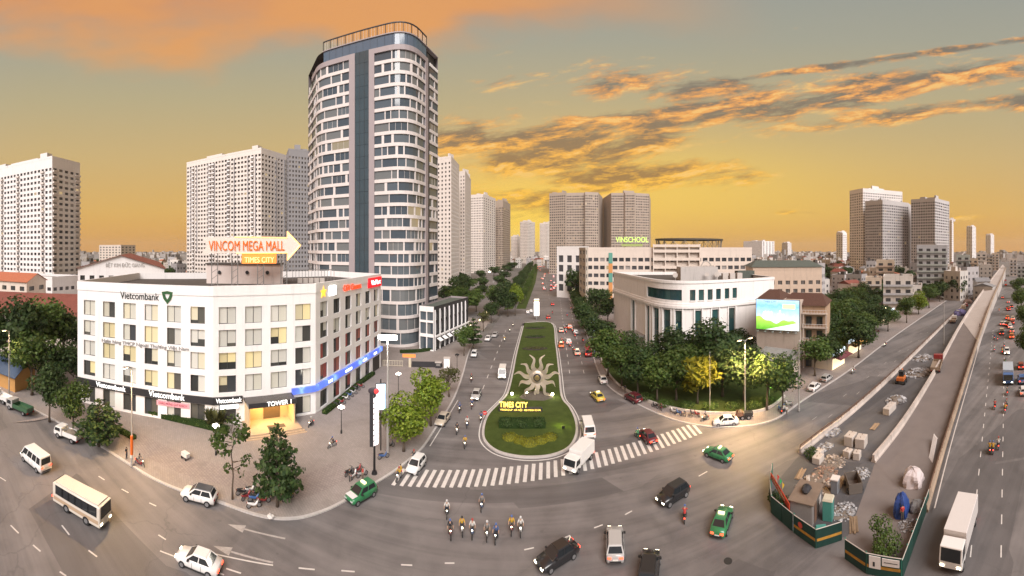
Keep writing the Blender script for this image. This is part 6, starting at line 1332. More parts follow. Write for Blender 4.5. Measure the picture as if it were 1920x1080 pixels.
pile('mixed rubble strewn along the hoarding foot', 1480, 955, 110, 1.7, RUB, .05, .18, h=.35); pile('grey stones between the skip trailer and the ramp', 1612, 890, 110, 1.6, RUBG, .06, .2, h=.3); pile('brown earth and stones behind the cubes', 1560, 868, 140, 2.4, RUB, .05, .2, h=.4); pile('broken slabs beside the shop-side barrier', 1560, 812, 70, 1.6, RUBG, .1, .35, h=.4); pile('low gravel spill on the ramp beside the grey sheet', 1702, 985, 90, 1.2, RUBG, .04, .12, h=.25)
for i, (px, py, rz) in enumerate([(1575, 905, .3), (1548, 925, 1.1), (1640, 800, .2), (1600, 985, .7), (1500, 890, .5)]):
    c = gp(px, py); r = thing('plank_stack', ('stack of timber planks by the electrical cabinet', 'crossed planks on the brown rubble', 'stack of planks before the long concrete block', 'loose planks at the ramp mouth', 'planks beside the hoarding bushes')[i], 'planks', (c.x, c.y, .02), rz)
    for k in range(7): b = MB(); b.box(-1.2 + sr.uniform(-.2, .2), 1.2 + sr.uniform(-.2, .2), -.5 + .24 * (k % 4), -.29 + .24 * (k % 4), .07 * (k // 4), .06 + .07 * (k // 4)); b.obj('plank', mat('timber', (.27, .19, .12), .85, .3, 3, orand=.3), r, Matrix.Rotation(sr.uniform(-.06, .06), 4, 'Z'))
def tarp(label, px, py, rx, ry, h, m):
    c = gp(px, py); r = thing('tarpaulin', label, 'tarpaulin', (c.x, c.y, .016), .25); b = MB(); n, k = 18, 7; vs = []
    for j in range(k + 1):
        u = j / k
        for i in range(n):
            a = 6.283 * i / n; q = (1 - u ** 2.6) ** .5 if j < k else 0; f = 1 + .10 * math.sin(5 * a + 3 * u) + sr.uniform(-.05, .05); sq = 1 / max(abs(math.cos(a)), abs(math.sin(a))) ** .55
            vs.append((rx * math.cos(a) * q * f * sq * .85, ry * math.sin(a) * q * f * sq * .85, h * u * (1 + sr.uniform(-.05, .05))))
    b._add(vs, [(j * n + i, j * n + (i + 1) % n, (j + 1) * n + (i + 1) % n, (j + 1) * n + i) for j in range(k) for i in range(n)]); o = b.obj('sheet', m, r); b = MB(); 
    for i in range(3): b.cbox((-rx * .3 + .3 * rx * i, 0, 0), rx * .35, ry * .8, h * .75)
    b.obj('covered_stack', M_CONC, r); return r
tarp('white tarpaulin pulled over a tall stack by the brownish parapet', 1712, 905, 1.7, 1.5, 1.9, mat('white_tarp', (.52, .46, .46), .7, .1, 1)); tarp('blue tarpaulin bundle on the ramp beside the white one', 1690, 962, 1.3, 1.0, 2.3, mat('blue_tarp', (.02, .05, .19), .5, .2, 1.5)); tarp('crumpled grey sheet behind the blue tarpaulin', 1720, 955, 1.1, 1.0, 1.0, mat('grey_tarp', (.20, .20, .20), .7, .3, 2)); tarp('violet blue tarpaulin roof over far works on the zone', 1800, 590, 4.5, 3.5, 2.6, mat('violet_tarp', (.10, .09, .20), .7, .2, 1)); tarp('dark heap of bundled material before the violet tarpaulin', 1815, 568, 4, 3, 2.2, mat('brown_heap', (.14, .09, .07), .9, .4, 1))
c = gp(1664, 1040); r = thing('bush', 'tall leafy bush growing behind the notice boards', 'bush', (c.x, c.y, 0)); b = MB(); leaves(b, [(Vector((0, 0, 1.2)), 1.5, 1.1), (Vector((.6, .8, 2.2)), 1.0, .9), (Vector((-.8, .2, 1.0)), 1.0, .9), (Vector((.2, 1.6, 2.4)), .7, .8)], 1700, .2, pr); b.obj('foliage', LF_MID, r); t = MB(); t.tube([(0, 0, 0), (.1, .2, 1.6)], [.08, .03], 6); t.obj('stem', M_BARK, r)
for (px, py) in [(1455, 945), (1520, 858), (1470, 960)]: c = gp(px, py); r = thing('bush', 'dark weedy bush just inside the hoarding', 'bush', (c.x, c.y, 0), 0, 'weedy bushes inside the hoarding'); b = MB(); leaves(b, [(Vector((0, 0, .7)), 1.0, .8), (Vector((.7, .4, .6)), .7, .6)], 520, .2, pr); b.obj('foliage', LF_DARK, r); t = MB(); t.tube([(0, 0, 0), (0, 0, .7)], .05, 5); t.obj('stem', M_BARK, r)
for i in range(5):
    a = gp(1748, 862 + 4 * i); pp = thing('pipe', 'long white pipe leaning along the brownish parapet', 'pipe', (a.x + .25 * i, a.y + .5, .1), 0, 'white pipes along the parapet'); b = MB(); b.tube([(0, 0, 0), (4.6, 1.4, 1.0)], .07, 8); b.obj('tube', mat('white_pipe', (.60, .56, .54), .5), pp); b = MB(); b.tube([(4.55, 1.385, .99), (4.7, 1.43, 1.02)], .09, 8); b.obj('socket', M_FRAMEW, pp)

# ------------------------------------------------------------------ street furniture
M_BLACK = mat('black_metal', (.012, .012, .013), .4, .1, 5); M_GALV = mat('galvanised', (.40, .38, .36), .5, .1, 2, metal=.3)
M_LAMPW = glow('lamp_white', (1, .93, .78), 14); M_LAMPY = glow('lamp_warm', (1, .70, .32), 14)
def light_at(parent, loc, e, col, r=.3, spot=None):
    li = bpy.data.lights.new('lamp_light', 'SPOT' if spot else 'POINT'); li.energy = e; li.color = col; li.shadow_soft_size = r
    if spot: li.spot_size = spot; li.spot_blend = .8
    o = bpy.data.objects.new('lamp_light', li); COL.objects.link(o); o.parent = parent; o.location = loc
def street_lamp(px, py, top, label, arm=1.6, az=0.0, lit=None, wrap=False, double=False, head=None):
    c = gp(px, py); d = math.hypot(c.x, c.y); h = (py - top) * d / F; r = thing('street_lamp', label, 'lamp', (c.x, c.y, .14), az); b = MB(); b.tube([(0, 0, 0), (0, 0, h * .5), (0, 0, h)], [.14, .11, .07], 10); b.obj('pole', M_GALV, r); b = MB(); b.tube([(0, 0, 0), (0, 0, .5)], .2, 10); b.obj('base', M_GALV, r)
    for s in ((1, -1) if double else (1,)):
        b = MB(); b.tube([(0, 0, h - .1), (s * arm * .5, 0, h + .25), (s * arm, 0, h + .3)], .045, 6); b.obj('arm', M_GALV, r)
        b = MB(); b.box(s * arm - .45, s * arm + .45, -.17, .17, h + .22, h + .36); bevel(b.obj('lamp_head', M_GALV, r), .04); b = MB(); b.box(s * arm - .38, s * arm + .38, -.13, .13, h + .17, h + .218); b.obj('lens', M_LAMPY if lit else M_FRAMEW, r)
        if lit: light_at(r, (s * arm, 0, h - .1), lit[0], lit[1], .4, R(150))
    if wrap: b = MB(); b.tube([(0, 0, 1.6), (0, 0, 4.2)], .2, 12); b.obj('banner_sleeve', mat('orange_sleeve', (.62, .13, .015), .6), r); b = MB(); b.tube([(0, 0, 1.2), (0, 0, 1.59)], .21, 12); b.obj('sleeve_foot', mat('notice_white', (0, 0, 0)), r)
    return r
street_lamp(247, 876, 690, 'tall street lamp with an orange sleeve round its post', 1.4, -1.2, (7000, (1, .62, .26)), True)  # this lamp's warm light is added to make a pool on the left street
street_lamp(17, 745, 622, 'street lamp at the left kerb beside the dark grove', 1.2, -1.2, (2500, (1, .7, .38)))
street_lamp(1397, 778, 640, 'lit twin-armed street lamp on the garden corner', 1.4, .15, (11000, (1, .66, .30)), double=True)
street_lamp(1498, 772, 645, 'thin grey lamp post beside the billboard corner', .8, .6)
street_lamp(1770, 648, 560, 'thin lamp post on the shop side of the right street', 1.0, 1.2)
c = gp(727, 850); h = 16.6; r = thing('floodlight_mast', 'tall grey mast with a bright white floodlight on the plaza', 'lamp', (c.x, c.y, .14), .2); b = MB(); b.tube([(0, 0, 0), (0, 0, h * .5), (0, 0, h)], [.22, .17, .11], 10); b.obj('pole', M_GALV, r); b = MB(); b.box(-1.5, 1.5, -.08, .08, h - .1, h + .05); b.obj('crossbar', M_GALV, r)
for x in (-1.0, 0, 1.0): b = MB(); b.box(x - .42, x + .42, -.2, .1, h + .08, h + .75); o = b.obj('flood_lamp', M_STEEL, r); b = MB(); b.box(x - .38, x + .38, -.235, -.203, h + .1, h + .72); b.obj('lens', M_LAMPW, o)
light_at(r, (0, -1.0, h + .4), 1500, (1, .93, .82), .5)
def globe_lamp(px, py, lab, on=True, h=4.3):
    c = gp(px, py); r = thing('plaza_lamp', lab, 'lamp', (c.x, c.y, .14)); b = MB(); b.tube([(0, 0, 0), (0, 0, .5), (0, 0, .6), (0, 0, h - .4)], [.16, .14, .07, .05], 8); b.obj('post', M_BLACK, r)
    for i in range(4):
        a = i * 1.571 + .5; x, y = .38 * math.cos(a), .38 * math.sin(a); b = MB(); b.tube([(0, 0, h - .6), (x * .7, y * .7, h - .62), (x, y, h - .25)], .025, 5); b.obj('arm', M_BLACK, r); b = MB(); b.ball((x, y, h - .05), .2, n=10, m=7); b.obj('globe', glow('globe_light', (1, .93, .8), 3.0) if on else M_BLACK, r, smooth=True)
    b = MB(); b.ball((0, 0, h + .12), .2, n=10, m=7); b.obj('globe', glow('globe_light', (1, .93, .8), 3.0) if on else M_BLACK, r, smooth=True)
    if on: light_at(r, (0, 0, h + .6), 70, (1, .9, .75), .3)
globe_lamp(405, 855, 'black plaza lamp with lit globes before the bank lobby'); globe_lamp(640, 814, 'black plaza lamp with lit globes beside the mall hedge'); globe_lamp(747, 741, 'black plaza lamp with lit globes near the floodlight mast'); globe_lamp(857, 699, 'black plaza lamp with dark globes beyond the bright round trees', False)
# totem
c = gp(702, 890); r = thing('sign_totem', 'tall black sign totem with slanted white slats at the plaza corner', 'sign', (c.x, c.y, .14), .25); b = MB(); b.tube([(0, 0, 0), (0, 0, 11.2)], [.16, .10], 10); b.obj('pole', M_BLACK, r); b = MB(); b.tube([(0, 0, 0), (0, 0, .35)], [.42, .3], 12); b.obj('base', M_BLACK, r)
b = MB(); b.box(-.62, -.18, -.12, .12, 3.6, 10.6); b.obj('black_panel', M_DARK, r)
for i in range(9):
    z = 3.7 + i * .72; b = MB(); b._add([(-.1, -.13, z), (.55, -.13, z + .35), (.55, -.13, z + .92), (-.1, -.13, z + .6), (-.1, .13, z), (.55, .13, z + .35), (.55, .13, z + .92), (-.1, .13, z + .6)], [(0, 1, 2, 3), (7, 6, 5, 4), (0, 4, 5, 1), (1, 5, 6, 2), (2, 6, 7, 3), (3, 7, 4, 0)]); b.obj('white_slat', glow('slat_white', (.95, .93, .95), .5), r)
b = MB(); b.ball((-.1, 0, 11.0), .75, .14, .5, 14, 8); b.obj('emblem', mat('emblem_dark', (.05, .04, .05), .5), r, smooth=True); b = MB(); b.ball((.25, -.1, 11.0), .32, .1, .36, 12, 6); b.obj('red_mark', glow('mark_red', (.8, .05, .05), .5), r, smooth=True)
c = gp(714, 846); r = thing('screen_pylon', 'slim blue electronic screen on a post beside the black totem', 'screen', (c.x, c.y, .14), .45); b = MB(); b.tube([(0, 0, 0), (0, 0, 10.6)], .09, 8); b.obj('post', M_BLACK, r); b = MB(); b.box(-.75, .75, -.14, .14, 6.0, 10.0); bevel(b.obj('case', M_DARK, r), .03)
m = bpy.data.materials.new('pylon_screen'); m.use_nodes = True; nt = m.node_tree; pb = nt.nodes['Principled BSDF']; g = nt.nodes.new('ShaderNodeNewGeometry'); nt.links.new(ramp(nt, noise(nt, g.outputs['Position'], .9, 2, .5), [(.3, (.15, .35, .9, 1)), (.5, (.35, .75, 1, 1)), (.62, (.9, .97, 1, 1)), (.72, (.3, .5, .95, 1))]), pb.inputs['Emission Color']); pb.inputs['Emission Strength'].default_value = 1.3
b = MB(); b.box(-.66, .66, -.17, -.142, 6.1, 9.9); b.obj('screen', m, r)
# gate to the tower
c = gp(770, 686); M, L = frame(gp(668, 684), gp(838, 690)); r = thing('gate_fence', 'dark low fence with a pale gate between the office block and the tower', 'fence', tuple(gp(668, 684))); RM = rootm(r); b = MB(); b.box(0, L * .28, -.06, .06, .2, 1.6, M); b.obj('fence_panel', M_DARK, r, world=RM); b = MB(); b.box(L * .62, L * .95, -.06, .06, .2, 1.6, M); b.obj('fence_panel', M_DARK, r, world=RM)
for i in range(13): b = MB(); b.box(L * .30 + i * .42, L * .30 + i * .42 + .08, -.05, .05, .2, 1.7, M); b.obj('gate_bar', mat('gate_cream', (.55, .48, .36), .6), r, world=RM)
for z in (.35, 1.6): b = MB(); b.box(L * .30, L * .30 + 5.2, -.07, -.055, z, z + .1, M); b.obj('gate_rail', mat('gate_cream', (0, 0, 0)), r, world=RM)
b = MB(); b.box(L * .585, L * .61, -.3, .3, .1, 2.6, M); b.obj('gate_post', mat('gate_cream', (0, 0, 0)), r, world=RM); b = MB(); b.box(L * .52, L * .66, -.45, -.32, 2.7, 3.5, M); b.obj('gate_sign', glow('gate_orange', (.9, .25, .06), .35), r, world=RM)
for (px, py, lab, m, sz) in [(838, 690, 'white guard booth at the gate', M_WHITE, 2.4), (822, 690, 'dark barrier cabinet beside the guard booth', M_DARK, 1.3)]:
    t = boxthing('guard_booth' if sz > 2 else 'cabinet', lab, 'booth' if sz > 2 else 'cabinet', px, py, 1.5, 1.3, sz, .1, m, .04, .14); b = MB(); b.box(-.5, .5, -.69, -.66, sz * .45, sz * .85); b.obj('window', glow('booth_light', (1, .9, .6), .8) if sz > 2 else M_STEEL, t); b = MB(); b.box(-.85, .85, -.75, .75, sz + .01, sz + .12); b.obj('roof', M_CONC2, t)
# ------------------------------------------------------------------ island: sun sculpture, sign, beds
SUNM = mat('bronze_steel', (.46, .39, .31), .40, .3, 1.5, metal=.45)
c = gp(1007, 748); r = thing('sun_sculpture', 'large metal sun sculpture with wavy rays on the lawn island', 'sculpture', (c.x, c.y, .2), -.07); zc = 4.3
b = MB()
for k in range(26):
    u = k / 25; 
b.ball((0, 0, zc), 1.55, .7, 1.55, 20, 10); b.obj('body', SUNM, r, smooth=True)
b = MB(); b.tube([(0, -.62, zc), (0, -.85, zc)], [.78, .70], 20); b.obj('ring', M_DARK, r); b = MB(); b.tube([(0, -.84, zc), (0, -.93, zc)], [.55, .45], 18); b.obj('eye', mat('sun_eye', (.35, .26, .12), .35, .1, 2, metal=.7), r)
for k in range(11):
    a = math.pi / 2 + .28 + k * 6.283 / 11; u = Vector((math.cos(a), 0, math.sin(a))); w = Vector((-u.z, 0, u.x)); L = 3.5 * (1.0 if k % 2 == 0 else .85); pts = []; b = MB(); n = 12; lf, rt = [], []
    for i in range(n + 1):
        t = i / n; off = .5 * t ** .5 * math.sin(t * 6.8) * (1 if k < 7 else -1); wd = .40 * (1 - t ** 1.8) + .04; p = Vector((0, -.35 - .25 * math.sin(t * 3), zc)) + u * (1.15 + L * t) + w * off; lf.append(p - w * wd); rt.append(p + w * wd)
    D = Vector((0, .35, 0)); nn = n + 1
    b._add(lf + rt + [q + D for q in lf] + [q + D for q in rt], [(i, i + 1, nn + i + 1, nn + i) for i in range(n)] + [(2 * nn + i, 3 * nn + i, 3 * nn + i + 1, 2 * nn + i + 1) for i in range(n)] + [(i, 2 * nn + i, 2 * nn + i + 1, i + 1) for i in range(n)] + [(nn + i, nn + i + 1, 3 * nn + i + 1, 3 * nn + i) for i in range(n)] + [(n, nn + n, 3 * nn + n, 2 * nn + n)]); b.obj('ray', SUNM, r)
b = MB(); b.ball((0, .4, 0), 3.4, 1.8, 1.0, 16, 6, .08, sr); b.obj('rock_base', mat('dark_rock', (.09, .075, .06), .9, .3, 1.5, bump=.4, bscale=4), r); b = MB(); b.tube([(0, .3, .5), (0, .1, zc - .8)], [.5, .35], 12); b.obj('stem', SUNM, r)
A, B = gp(935, 772), gp(1017, 773); M, L = frame(A, B); r = thing('island_sign', 'lit yellow letters on a low black wall on the lawn island', 'sign', (A.x, A.y, .2)); RM = rootm(r); RI = RM.inverted(); b = MB(); b.box(0, L, -.3, .3, 0, .9, M); b.obj('wall', M_DARK, r, world=RM)
yl = glow('yellow_letters', (1, .66, .12), 1.6); text('lettering', 'TIMES CITY', 1.0, yl, r, RI @ M @ Matrix.Translation((L * .34, -.1, .95)), L * .64, .1, .01); text('lettering', 'VINGROUP  HÀ NỘI  458 MINH KHAI', .34, yl, r, RI @ M @ Matrix.Translation((L * .5, -.36, .4)), L * .92, .02)
for (px, py) in [(960, 745), (988, 744), (1036, 746)]:
    c = gp(px, py); t = thing('spotlight', 'bright ground spotlight on the lawn by the sun sculpture', 'spotlight', (c.x, c.y, .2), 0, 'lawn spotlights by the sculpture'); b = MB(); b.tube([(0, 0, 0), (0, 0, .4)], .05, 6); b.obj('stake', M_BLACK, t); b = MB(); b.ball((0, 0, .55), .26, n=10, m=6); b.obj('lamp', glow('spot_white', (1, .92, .6), 22), t, smooth=True); light_at(t, (0, -.3, 1.0), 60, (1, .9, .55), .2)
c = gp(1056, 806); t = thing('spotlight', 'yellow-green flood lamp lighting the lawn right of the hedges', 'spotlight', (c.x, c.y, .2)); b = MB(); b.box(-.25, .25, -.15, .15, .1, .5); b.obj('housing', M_BLACK, t); b = MB(); b.box(-.2, .2, .151, .17, .15, .45); b.obj('lens', glow('flood_yellow', (.9, 1, .08), 14), t); light_at(t, (-.3, .8, .9), 90, (.85, 1, .12), .2)
# clipped hedges: dark block and scalloped bed
A, B = gp(936, 800), gp(1022, 800); hedge('hedge', [A, A.lerp(B, .33), A.lerp(B, .66), B], 2.6, 1.2, LF_DARK, 'dark clipped hedge block before the yellow sign', n=2600, z=.2, size=.2)
hedge('flower_bed', [gp(1000, 803), gp(1015, 803)], .9, .9, LF_YEL, 'small orange flower patch at the end of the dark hedge', 'flower bed', 160, None, .2, .18)
bed = thing('scalloped_hedge', 'low scalloped hedge at the island tip, yellow lamp light painted into its lobes', 'hedge', tuple(gp(992, 826)) ); RM = rootm(bed)
for (px, py, w) in [(957, 824, 1.35), (975, 830, 1.15), (993, 834, 1.45), (1013, 830, 1.2), (1031, 824, 1.25)]:
    c = gp(px, py); b = MB(); leaves(b, [(Vector((c.x, c.y, .45)), w, .35)], 420, .17, sr); b.obj('lobe', LF_YEL, bed, world=RM)['kind'] = 'stuff'; b = MB(); b.ball((c.x, c.y, .2), w * .93, w * .9, .45, 16, 6); b.obj('core', mat('hedge_yellow_light', (.10, .11, .01), .9, .3, 3), bed, world=RM)  # yellow lamp light is painted into the leaf and core colour of the lobes
for (px, py, rx, lab) in [(1003, 655, 3.3, 'lens-shaped dark planting bed with reddish flowers, first past the sculpture'), (1003, 633, 3.1, 'lens-shaped dark planting bed, second past the sculpture'), (1004, 616, 3.4, 'lens-shaped dark planting bed at the far end of the island')]:
    c = gp(px, py); t = thing('planting_bed', lab, 'flower bed', (c.x, c.y, .2)); b = MB(); pts = [(rx * math.cos(a) * (1 if abs(math.cos(a)) < .9 else 1.15), 2.0 * math.sin(a)) for a in [i * .2618 for i in range(24)]]; b.prism(pts, -.05, .12); b.obj('soil', mat('dark_soil', (.035, .028, .022), .95, .3, 2), t); b = MB(); leaves(b, [(Vector((x * rx * .25, 0, .25)), 1.1, .3) for x in (-2.5, -1, 0, 1, 2.5)], 420, .25, sr); b.obj('plants', LF_DARK if py != 655 else LF_OLIVE, t)['kind'] = 'stuff'
# bright advertising pylon at the head of the island
c = gp(1006, 600); t = thing('advert_pylon', 'bright white advertising pylon at the head of the lawn island', 'sign', (c.x, c.y, .2)); b = MB(); b.box(-.25, .25, -.2, .2, 0, 1.6); b.obj('post', M_STEEL, t); b = MB(); b.box(-1.15, 1.15, -.3, .3, 1.6, 8.9); bevel(b.obj('case', M_STEEL, t), .05); b = MB(); b.box(-1.05, 1.05, -.34, -.305, 1.7, 7.6); b.obj('screen', glow('pylon_white', (1, .95, .88), 2.6), t); b = MB(); b.box(-1.05, 1.05, -.34, -.305, 7.75, 8.2); b.obj('orange_stripe', glow('pylon_orange', (1, .3, .06), .9), t); b = MB(); b.box(-1.05, 1.05, -.34, -.305, 8.3, 8.8); b.obj('top_panel', glow('pylon_top', (1, .9, .75), 1.2), t)
c = gp(909, 790); t = thing('road_sign', 'round red no-entry sign at the left edge of the island', 'sign', (c.x, c.y, .2)); b = MB(); b.tube([(0, 0, 0), (0, 0, 1.3)], .035, 6); b.obj('post', M_GALV, t); b = MB(); b.tube([(0, -.05, 1.3), (0, -.01, 1.3)], .36, 18); b.obj('disc', mat('sign_red_paint', (.55, .015, .015), .5), t); b = MB(); b.box(-.24, .24, -.062, -.051, 1.25, 1.36); b.obj('bar', M_PAINT, t)
c = gp(1113, 640); t = thing('light_sign', 'slim blue-white lit sign between the right kerb trees', 'sign', (c.x, c.y, .14)); b = MB(); b.tube([(0, 0, 0), (0, 0, 3.2)], .06, 6); b.obj('post', M_STEEL, t); b = MB(); b.box(-.6, .6, -.15, .15, 3.2, 6.8); b.obj('case', glow('sign_bluewhite', (.55, .72, 1), 1.6), t); b = MB(); b.box(-.45, .45, -.17, -.152, 4.2, 4.7); b.obj('blue_stripe', glow('sign_blue', (.1, .2, .9), .8), t)
c = gp(1443, 752); t = thing('garden_lamp', 'glowing green lamp under the corner trees', 'lamp', (c.x, c.y, .2)); b = MB(); b.tube([(0, 0, 0), (0, 0, 2.6)], .06, 6); b.obj('post', M_STEEL, t); b = MB(); b.tube([(0, 0, 2.6), (0, 0, 3.9)], [.55, .15], 10); b.obj('shade', glow('lamp_green', (.45, 1, .18), 2.4), t); light_at(t, (0, -.8, 2.8), 120, (.5, 1, .25), .3)
c = gp(1331, 772); t = thing('flagpole', 'thin bare pole at the garden kerb beside the yellow tree', 'pole', (c.x, c.y, .14)); b = MB(); b.tube([(0, 0, 0), (0, 0, 10.8)], [.07, .035], 8); b.obj('shaft', M_GALV, t); b = MB(); b.ball((0, 0, 10.85), .09, n=8, m=5); b.obj('finial', M_GALV, t)
# strings of small lights and lamps down the boulevard
for i, (px, py, h) in enumerate([(918, 528, 9), (1094, 585, 5), (1075, 560, 5), (1066, 545, 5), (1058, 530, 5), (1170, 620, 5), (985, 560, 5), (952, 560, 5), (1700, 590, 5), (1660, 600, 5), (1740, 560, 6), (1775, 545, 6), (1800, 530, 6), (1820, 520, 6), (1838, 512, 6), (890, 622, 3), (900, 616, 3), (882, 628, 3), (912, 600, 3)]):
    c = gp(px, py); t = thing('lantern', 'small warm lantern on a post down the boulevard' if px < 1300 else 'small lit lantern along the shop-side street', 'lamp', (c.x, c.y, .14), 0, 'boulevard lanterns' if px < 1300 else 'shop-side lanterns'); b = MB(); b.tube([(0, 0, 0), (0, 0, h)], .06, 6); b.obj('post', M_STEEL, t); b = MB(); b.ball((0, 0, h), .35 if h < 8 else .8, n=8, m=6); b.obj('lamp', glow('lantern', (1, .82, .45), 9), t, smooth=True)
# odd bits on the plaza
for (px, py, lab, sx, sz) in [(348, 862, 'pale cart standing on the walkway', 1.2, .9), (508, 973, 'white plastic bag left at the kerb', .7, .3)]:
    c = gp(px, py); t = thing('cart' if sz > .5 else 'bag', lab, 'cart' if sz > .5 else 'bag', (c.x, c.y, .14)); b = MB(); (b.box(-sx / 2, sx / 2, -.35, .35, .35, sz) if sz > .5 else b.ball((0, 0, .15), .45, .35, .22, 10, 6, .2, sr)); b.obj('body', mat('pale_body', (.55, .52, .5), .6), t)
    if sz > .5:
        for x in (-.4, .4): b = MB(); b.tube([(x, -.42, .2), (x, -.36, .2)], .2, 12); b.obj('wheel', M_BLACK, t)

# ------------------------------------------------------------------ vehicles
M_TYRE = mat('tyre', (.018, .018, .019), .85, .2, 8); M_RIM = mat('rim', (.34, .34, .35), .35, .1, 4, metal=.7); M_CARGL = mat('car_glass', (.018, .021, .024), .06, .1, 2, spec=.6); M_TRIM = mat('car_trim', (.022, .022, .023), .55, .1, 5)
HEAD_ON = glow('headlight_on', (1, .88, .62), 9); HEAD_OFF = mat('headlight_off', (.55, .55, .55), .15, .05, 5); TAIL_ON = glow('taillight_on', (1, .05, .02), 4.5); TAIL_OFF = mat('taillight_off', (.25, .012, .012), .25, .05, 5); M_PLATE = mat('plate', (.65, .63, .58), .5, .05, 5)
def paint(name, c, rough=.28): return mat('paint_' + name, c, rough, .04, 1.5, coat=.6, spec=.45)
PW, PS, PG, PB, PR = paint('white', (.70, .68, .66)), paint('silver', (.38, .37, .36)), paint('green', (.025, .17, .065)), paint('black', (.014, .014, .016)), paint('red', (.26, .022, .025)); PY, PO, PT = paint('yellow', (.46, .36, .05)), paint('orange', (.52, .14, .03)), paint('beige', (.50, .42, .33)); PBL, PDR = paint('blue', (.05, .12, .30)), paint('maroon', (.10, .012, .018))
KIND = {
 'sedan': dict(st=[(-2.22, .42, .80, .66), (-2.12, .27, .97, .80), (-1.2, .20, 1.0, .87), (0, .19, .98, .88), (1.0, .20, .95, .87), (1.85, .25, .82, .82), (2.18, .36, .66, .68)], base=(-1.75, 1.08, .96, .80), roof=(-1.05, .30, 1.46, .60), wx=1.34, wr=.32),
 'hatch': dict(st=[(-1.84, .42, .85, .66), (-1.78, .27, 1.0, .78), (-1.0, .20, 1.0, .83), (0, .19, .98, .84), (.85, .20, .95, .83), (1.55, .25, .84, .78), (1.82, .36, .68, .66)], base=(-1.76, 1.0, .98, .77), roof=(-1.50, .28, 1.52, .60), wx=1.16, wr=.30),
 'suv': dict(st=[(-2.15, .50, .95, .70), (-2.08, .34, 1.12, .84), (-1.2, .28, 1.12, .91), (0, .27, 1.10, .92), (1.0, .28, 1.07, .91), (1.8, .32, .98, .86), (2.12, .44, .78, .72)], base=(-2.02, 1.12, 1.09, .85), roof=(-1.65, .35, 1.68, .66), wx=1.32, wr=.37),
 'van': dict(st=[(-2.62, .50, 1.15, .84), (-2.58, .34, 1.22, .94), (-1.2, .28, 1.22, .96), (0, .27, 1.22, .96), (1.6, .28, 1.20, .96), (2.3, .32, 1.10, .92), (2.58, .44, .86, .80)], base=(-2.58, 2.18, 1.2, .93), roof=(-2.48, 1.45, 2.25, .82), wx=1.6, wr=.36)}
_vc = {}
def vmesh(kind):
    if kind in _vc: return _vc[kind]
    K = KIND[kind]; st = K['st']; b = MB(); n = 8
    prof = lambda z0, z1, w: [(-w * .90, z0), (-w, z0 + (z1 - z0) * .28), (-w, z0 + (z1 - z0) * .72), (-w * .90, z1), (w * .90, z1), (w, z0 + (z1 - z0) * .72), (w, z0 + (z1 - z0) * .28), (w * .90, z0)]
    vs = [(x, y, z) for (x, z0, z1, w) in st for (y, z) in prof(z0, z1, w)]
    b._add(vs, [(i * n + k, i * n + (k + 1) % n, (i + 1) * n + (k + 1) % n, (i + 1) * n + k) for i in range(len(st) - 1) for k in range(n)] + [tuple(range(n - 1, -1, -1)), tuple((len(st) - 1) * n + k for k in range(n))])
    body = b.mesh('body', PW, True)
    x0, x1, zb, wb = K['base']; r0, r1, zr, wr = K['roof']
    lo = [Vector(p) for p in ((x0, -wb, zb - .02), (x1, -wb, zb - .02), (x1, wb, zb - .02), (x0, wb, zb - .02))]; hi = [Vector(p) for p in ((r0, -wr, zr), (r1, -wr, zr), (r1, wr, zr), (r0, wr, zr))]
    c = MB(); c._add(lo + hi, [(0, 1, 5, 4), (1, 2, 6, 5), (2, 3, 7, 6), (3, 0, 4, 7)]); cab = c.mesh('cabin', PW)
    rf = MB(); rf._add(hi + [Vector((p.x * .96 + (r0 + r1) * .02, p.y * .9, zr + .06)) for p in hi], [(4, 5, 6, 7), (0, 1, 5, 4), (1, 2, 6, 5), (2, 3, 7, 6), (3, 0, 4, 7)]); roof = rf.mesh('roof', PW)
    def inset(a, b_, c_, d, u0, u1, v0, v1, out):
        P = lambda u, v: (a.lerp(b_, u)).lerp(d.lerp(c_, u), v); nrm = (b_ - a).cross(d - a).normalized() * out; q = MB(); q.face(*[P(u, v) + nrm for u, v in ((u0, v0), (u1, v0), (u1, v1), (u0, v1))]); return q
    gl = []
    for (i, j) in ((0, 1), (2, 3)):
        for (u0, u1) in ((.08, .47), (.51, .92)) if kind != 'van' else ((.04, .26), (.29, .51), (.54, .74), (.77, .95)): gl.append(('side_window', inset(lo[i], lo[j], hi[j], hi[i], u0, u1, .12, .90, .012).mesh('side_window', M_CARGL)))
    gl.append(('windscreen', inset(lo[1], lo[2], hi[2], hi[1], .05, .95, .08, .94, .012).mesh('windscreen', M_CARGL))); gl.append(('rear_window', inset(lo[3], lo[0], hi[0], hi[3], .08, .92, .15, .90, .012).mesh('rear_window', M_CARGL)))
    w = MB(); r = K['wr']; w.tube([(0, -.10, 0), (0, .10, 0)], r, 14); ty = w.mesh('tyre', M_TYRE); w = MB(); w.tube([(0, -.115, 0), (0, .115, 0)], r * .62, 12); rim = w.mesh('rim', M_RIM)
    fx, fz, fw = st[-1][0], (st[-1][1] + st[-1][2]) / 2 + .08, st[-1][3]; bx, bz, bw = st[0][0], st[0][2] - .08, st[0][3]
    q = MB(); q.box(-.16, .05, -.16, .16, -.07, .09); lamp = {m.name: None for m in ()}
    bm = MB(); bm.box(-.04, .10, -.62, .62, -.1, .1)
    _vc[kind] = (body, cab, roof, gl, ty, rim, (fx, fz, fw), (bx, bz, bw), q, bm, K); return _vc[kind]
_lm = {}
def lampmesh(m):
    if m.name not in _lm: q = MB(); q.box(-.12, .04, -.17, .17, -.07, .08); _lm[m.name] = q.mesh('lamp', m)
    return _lm[m.name]
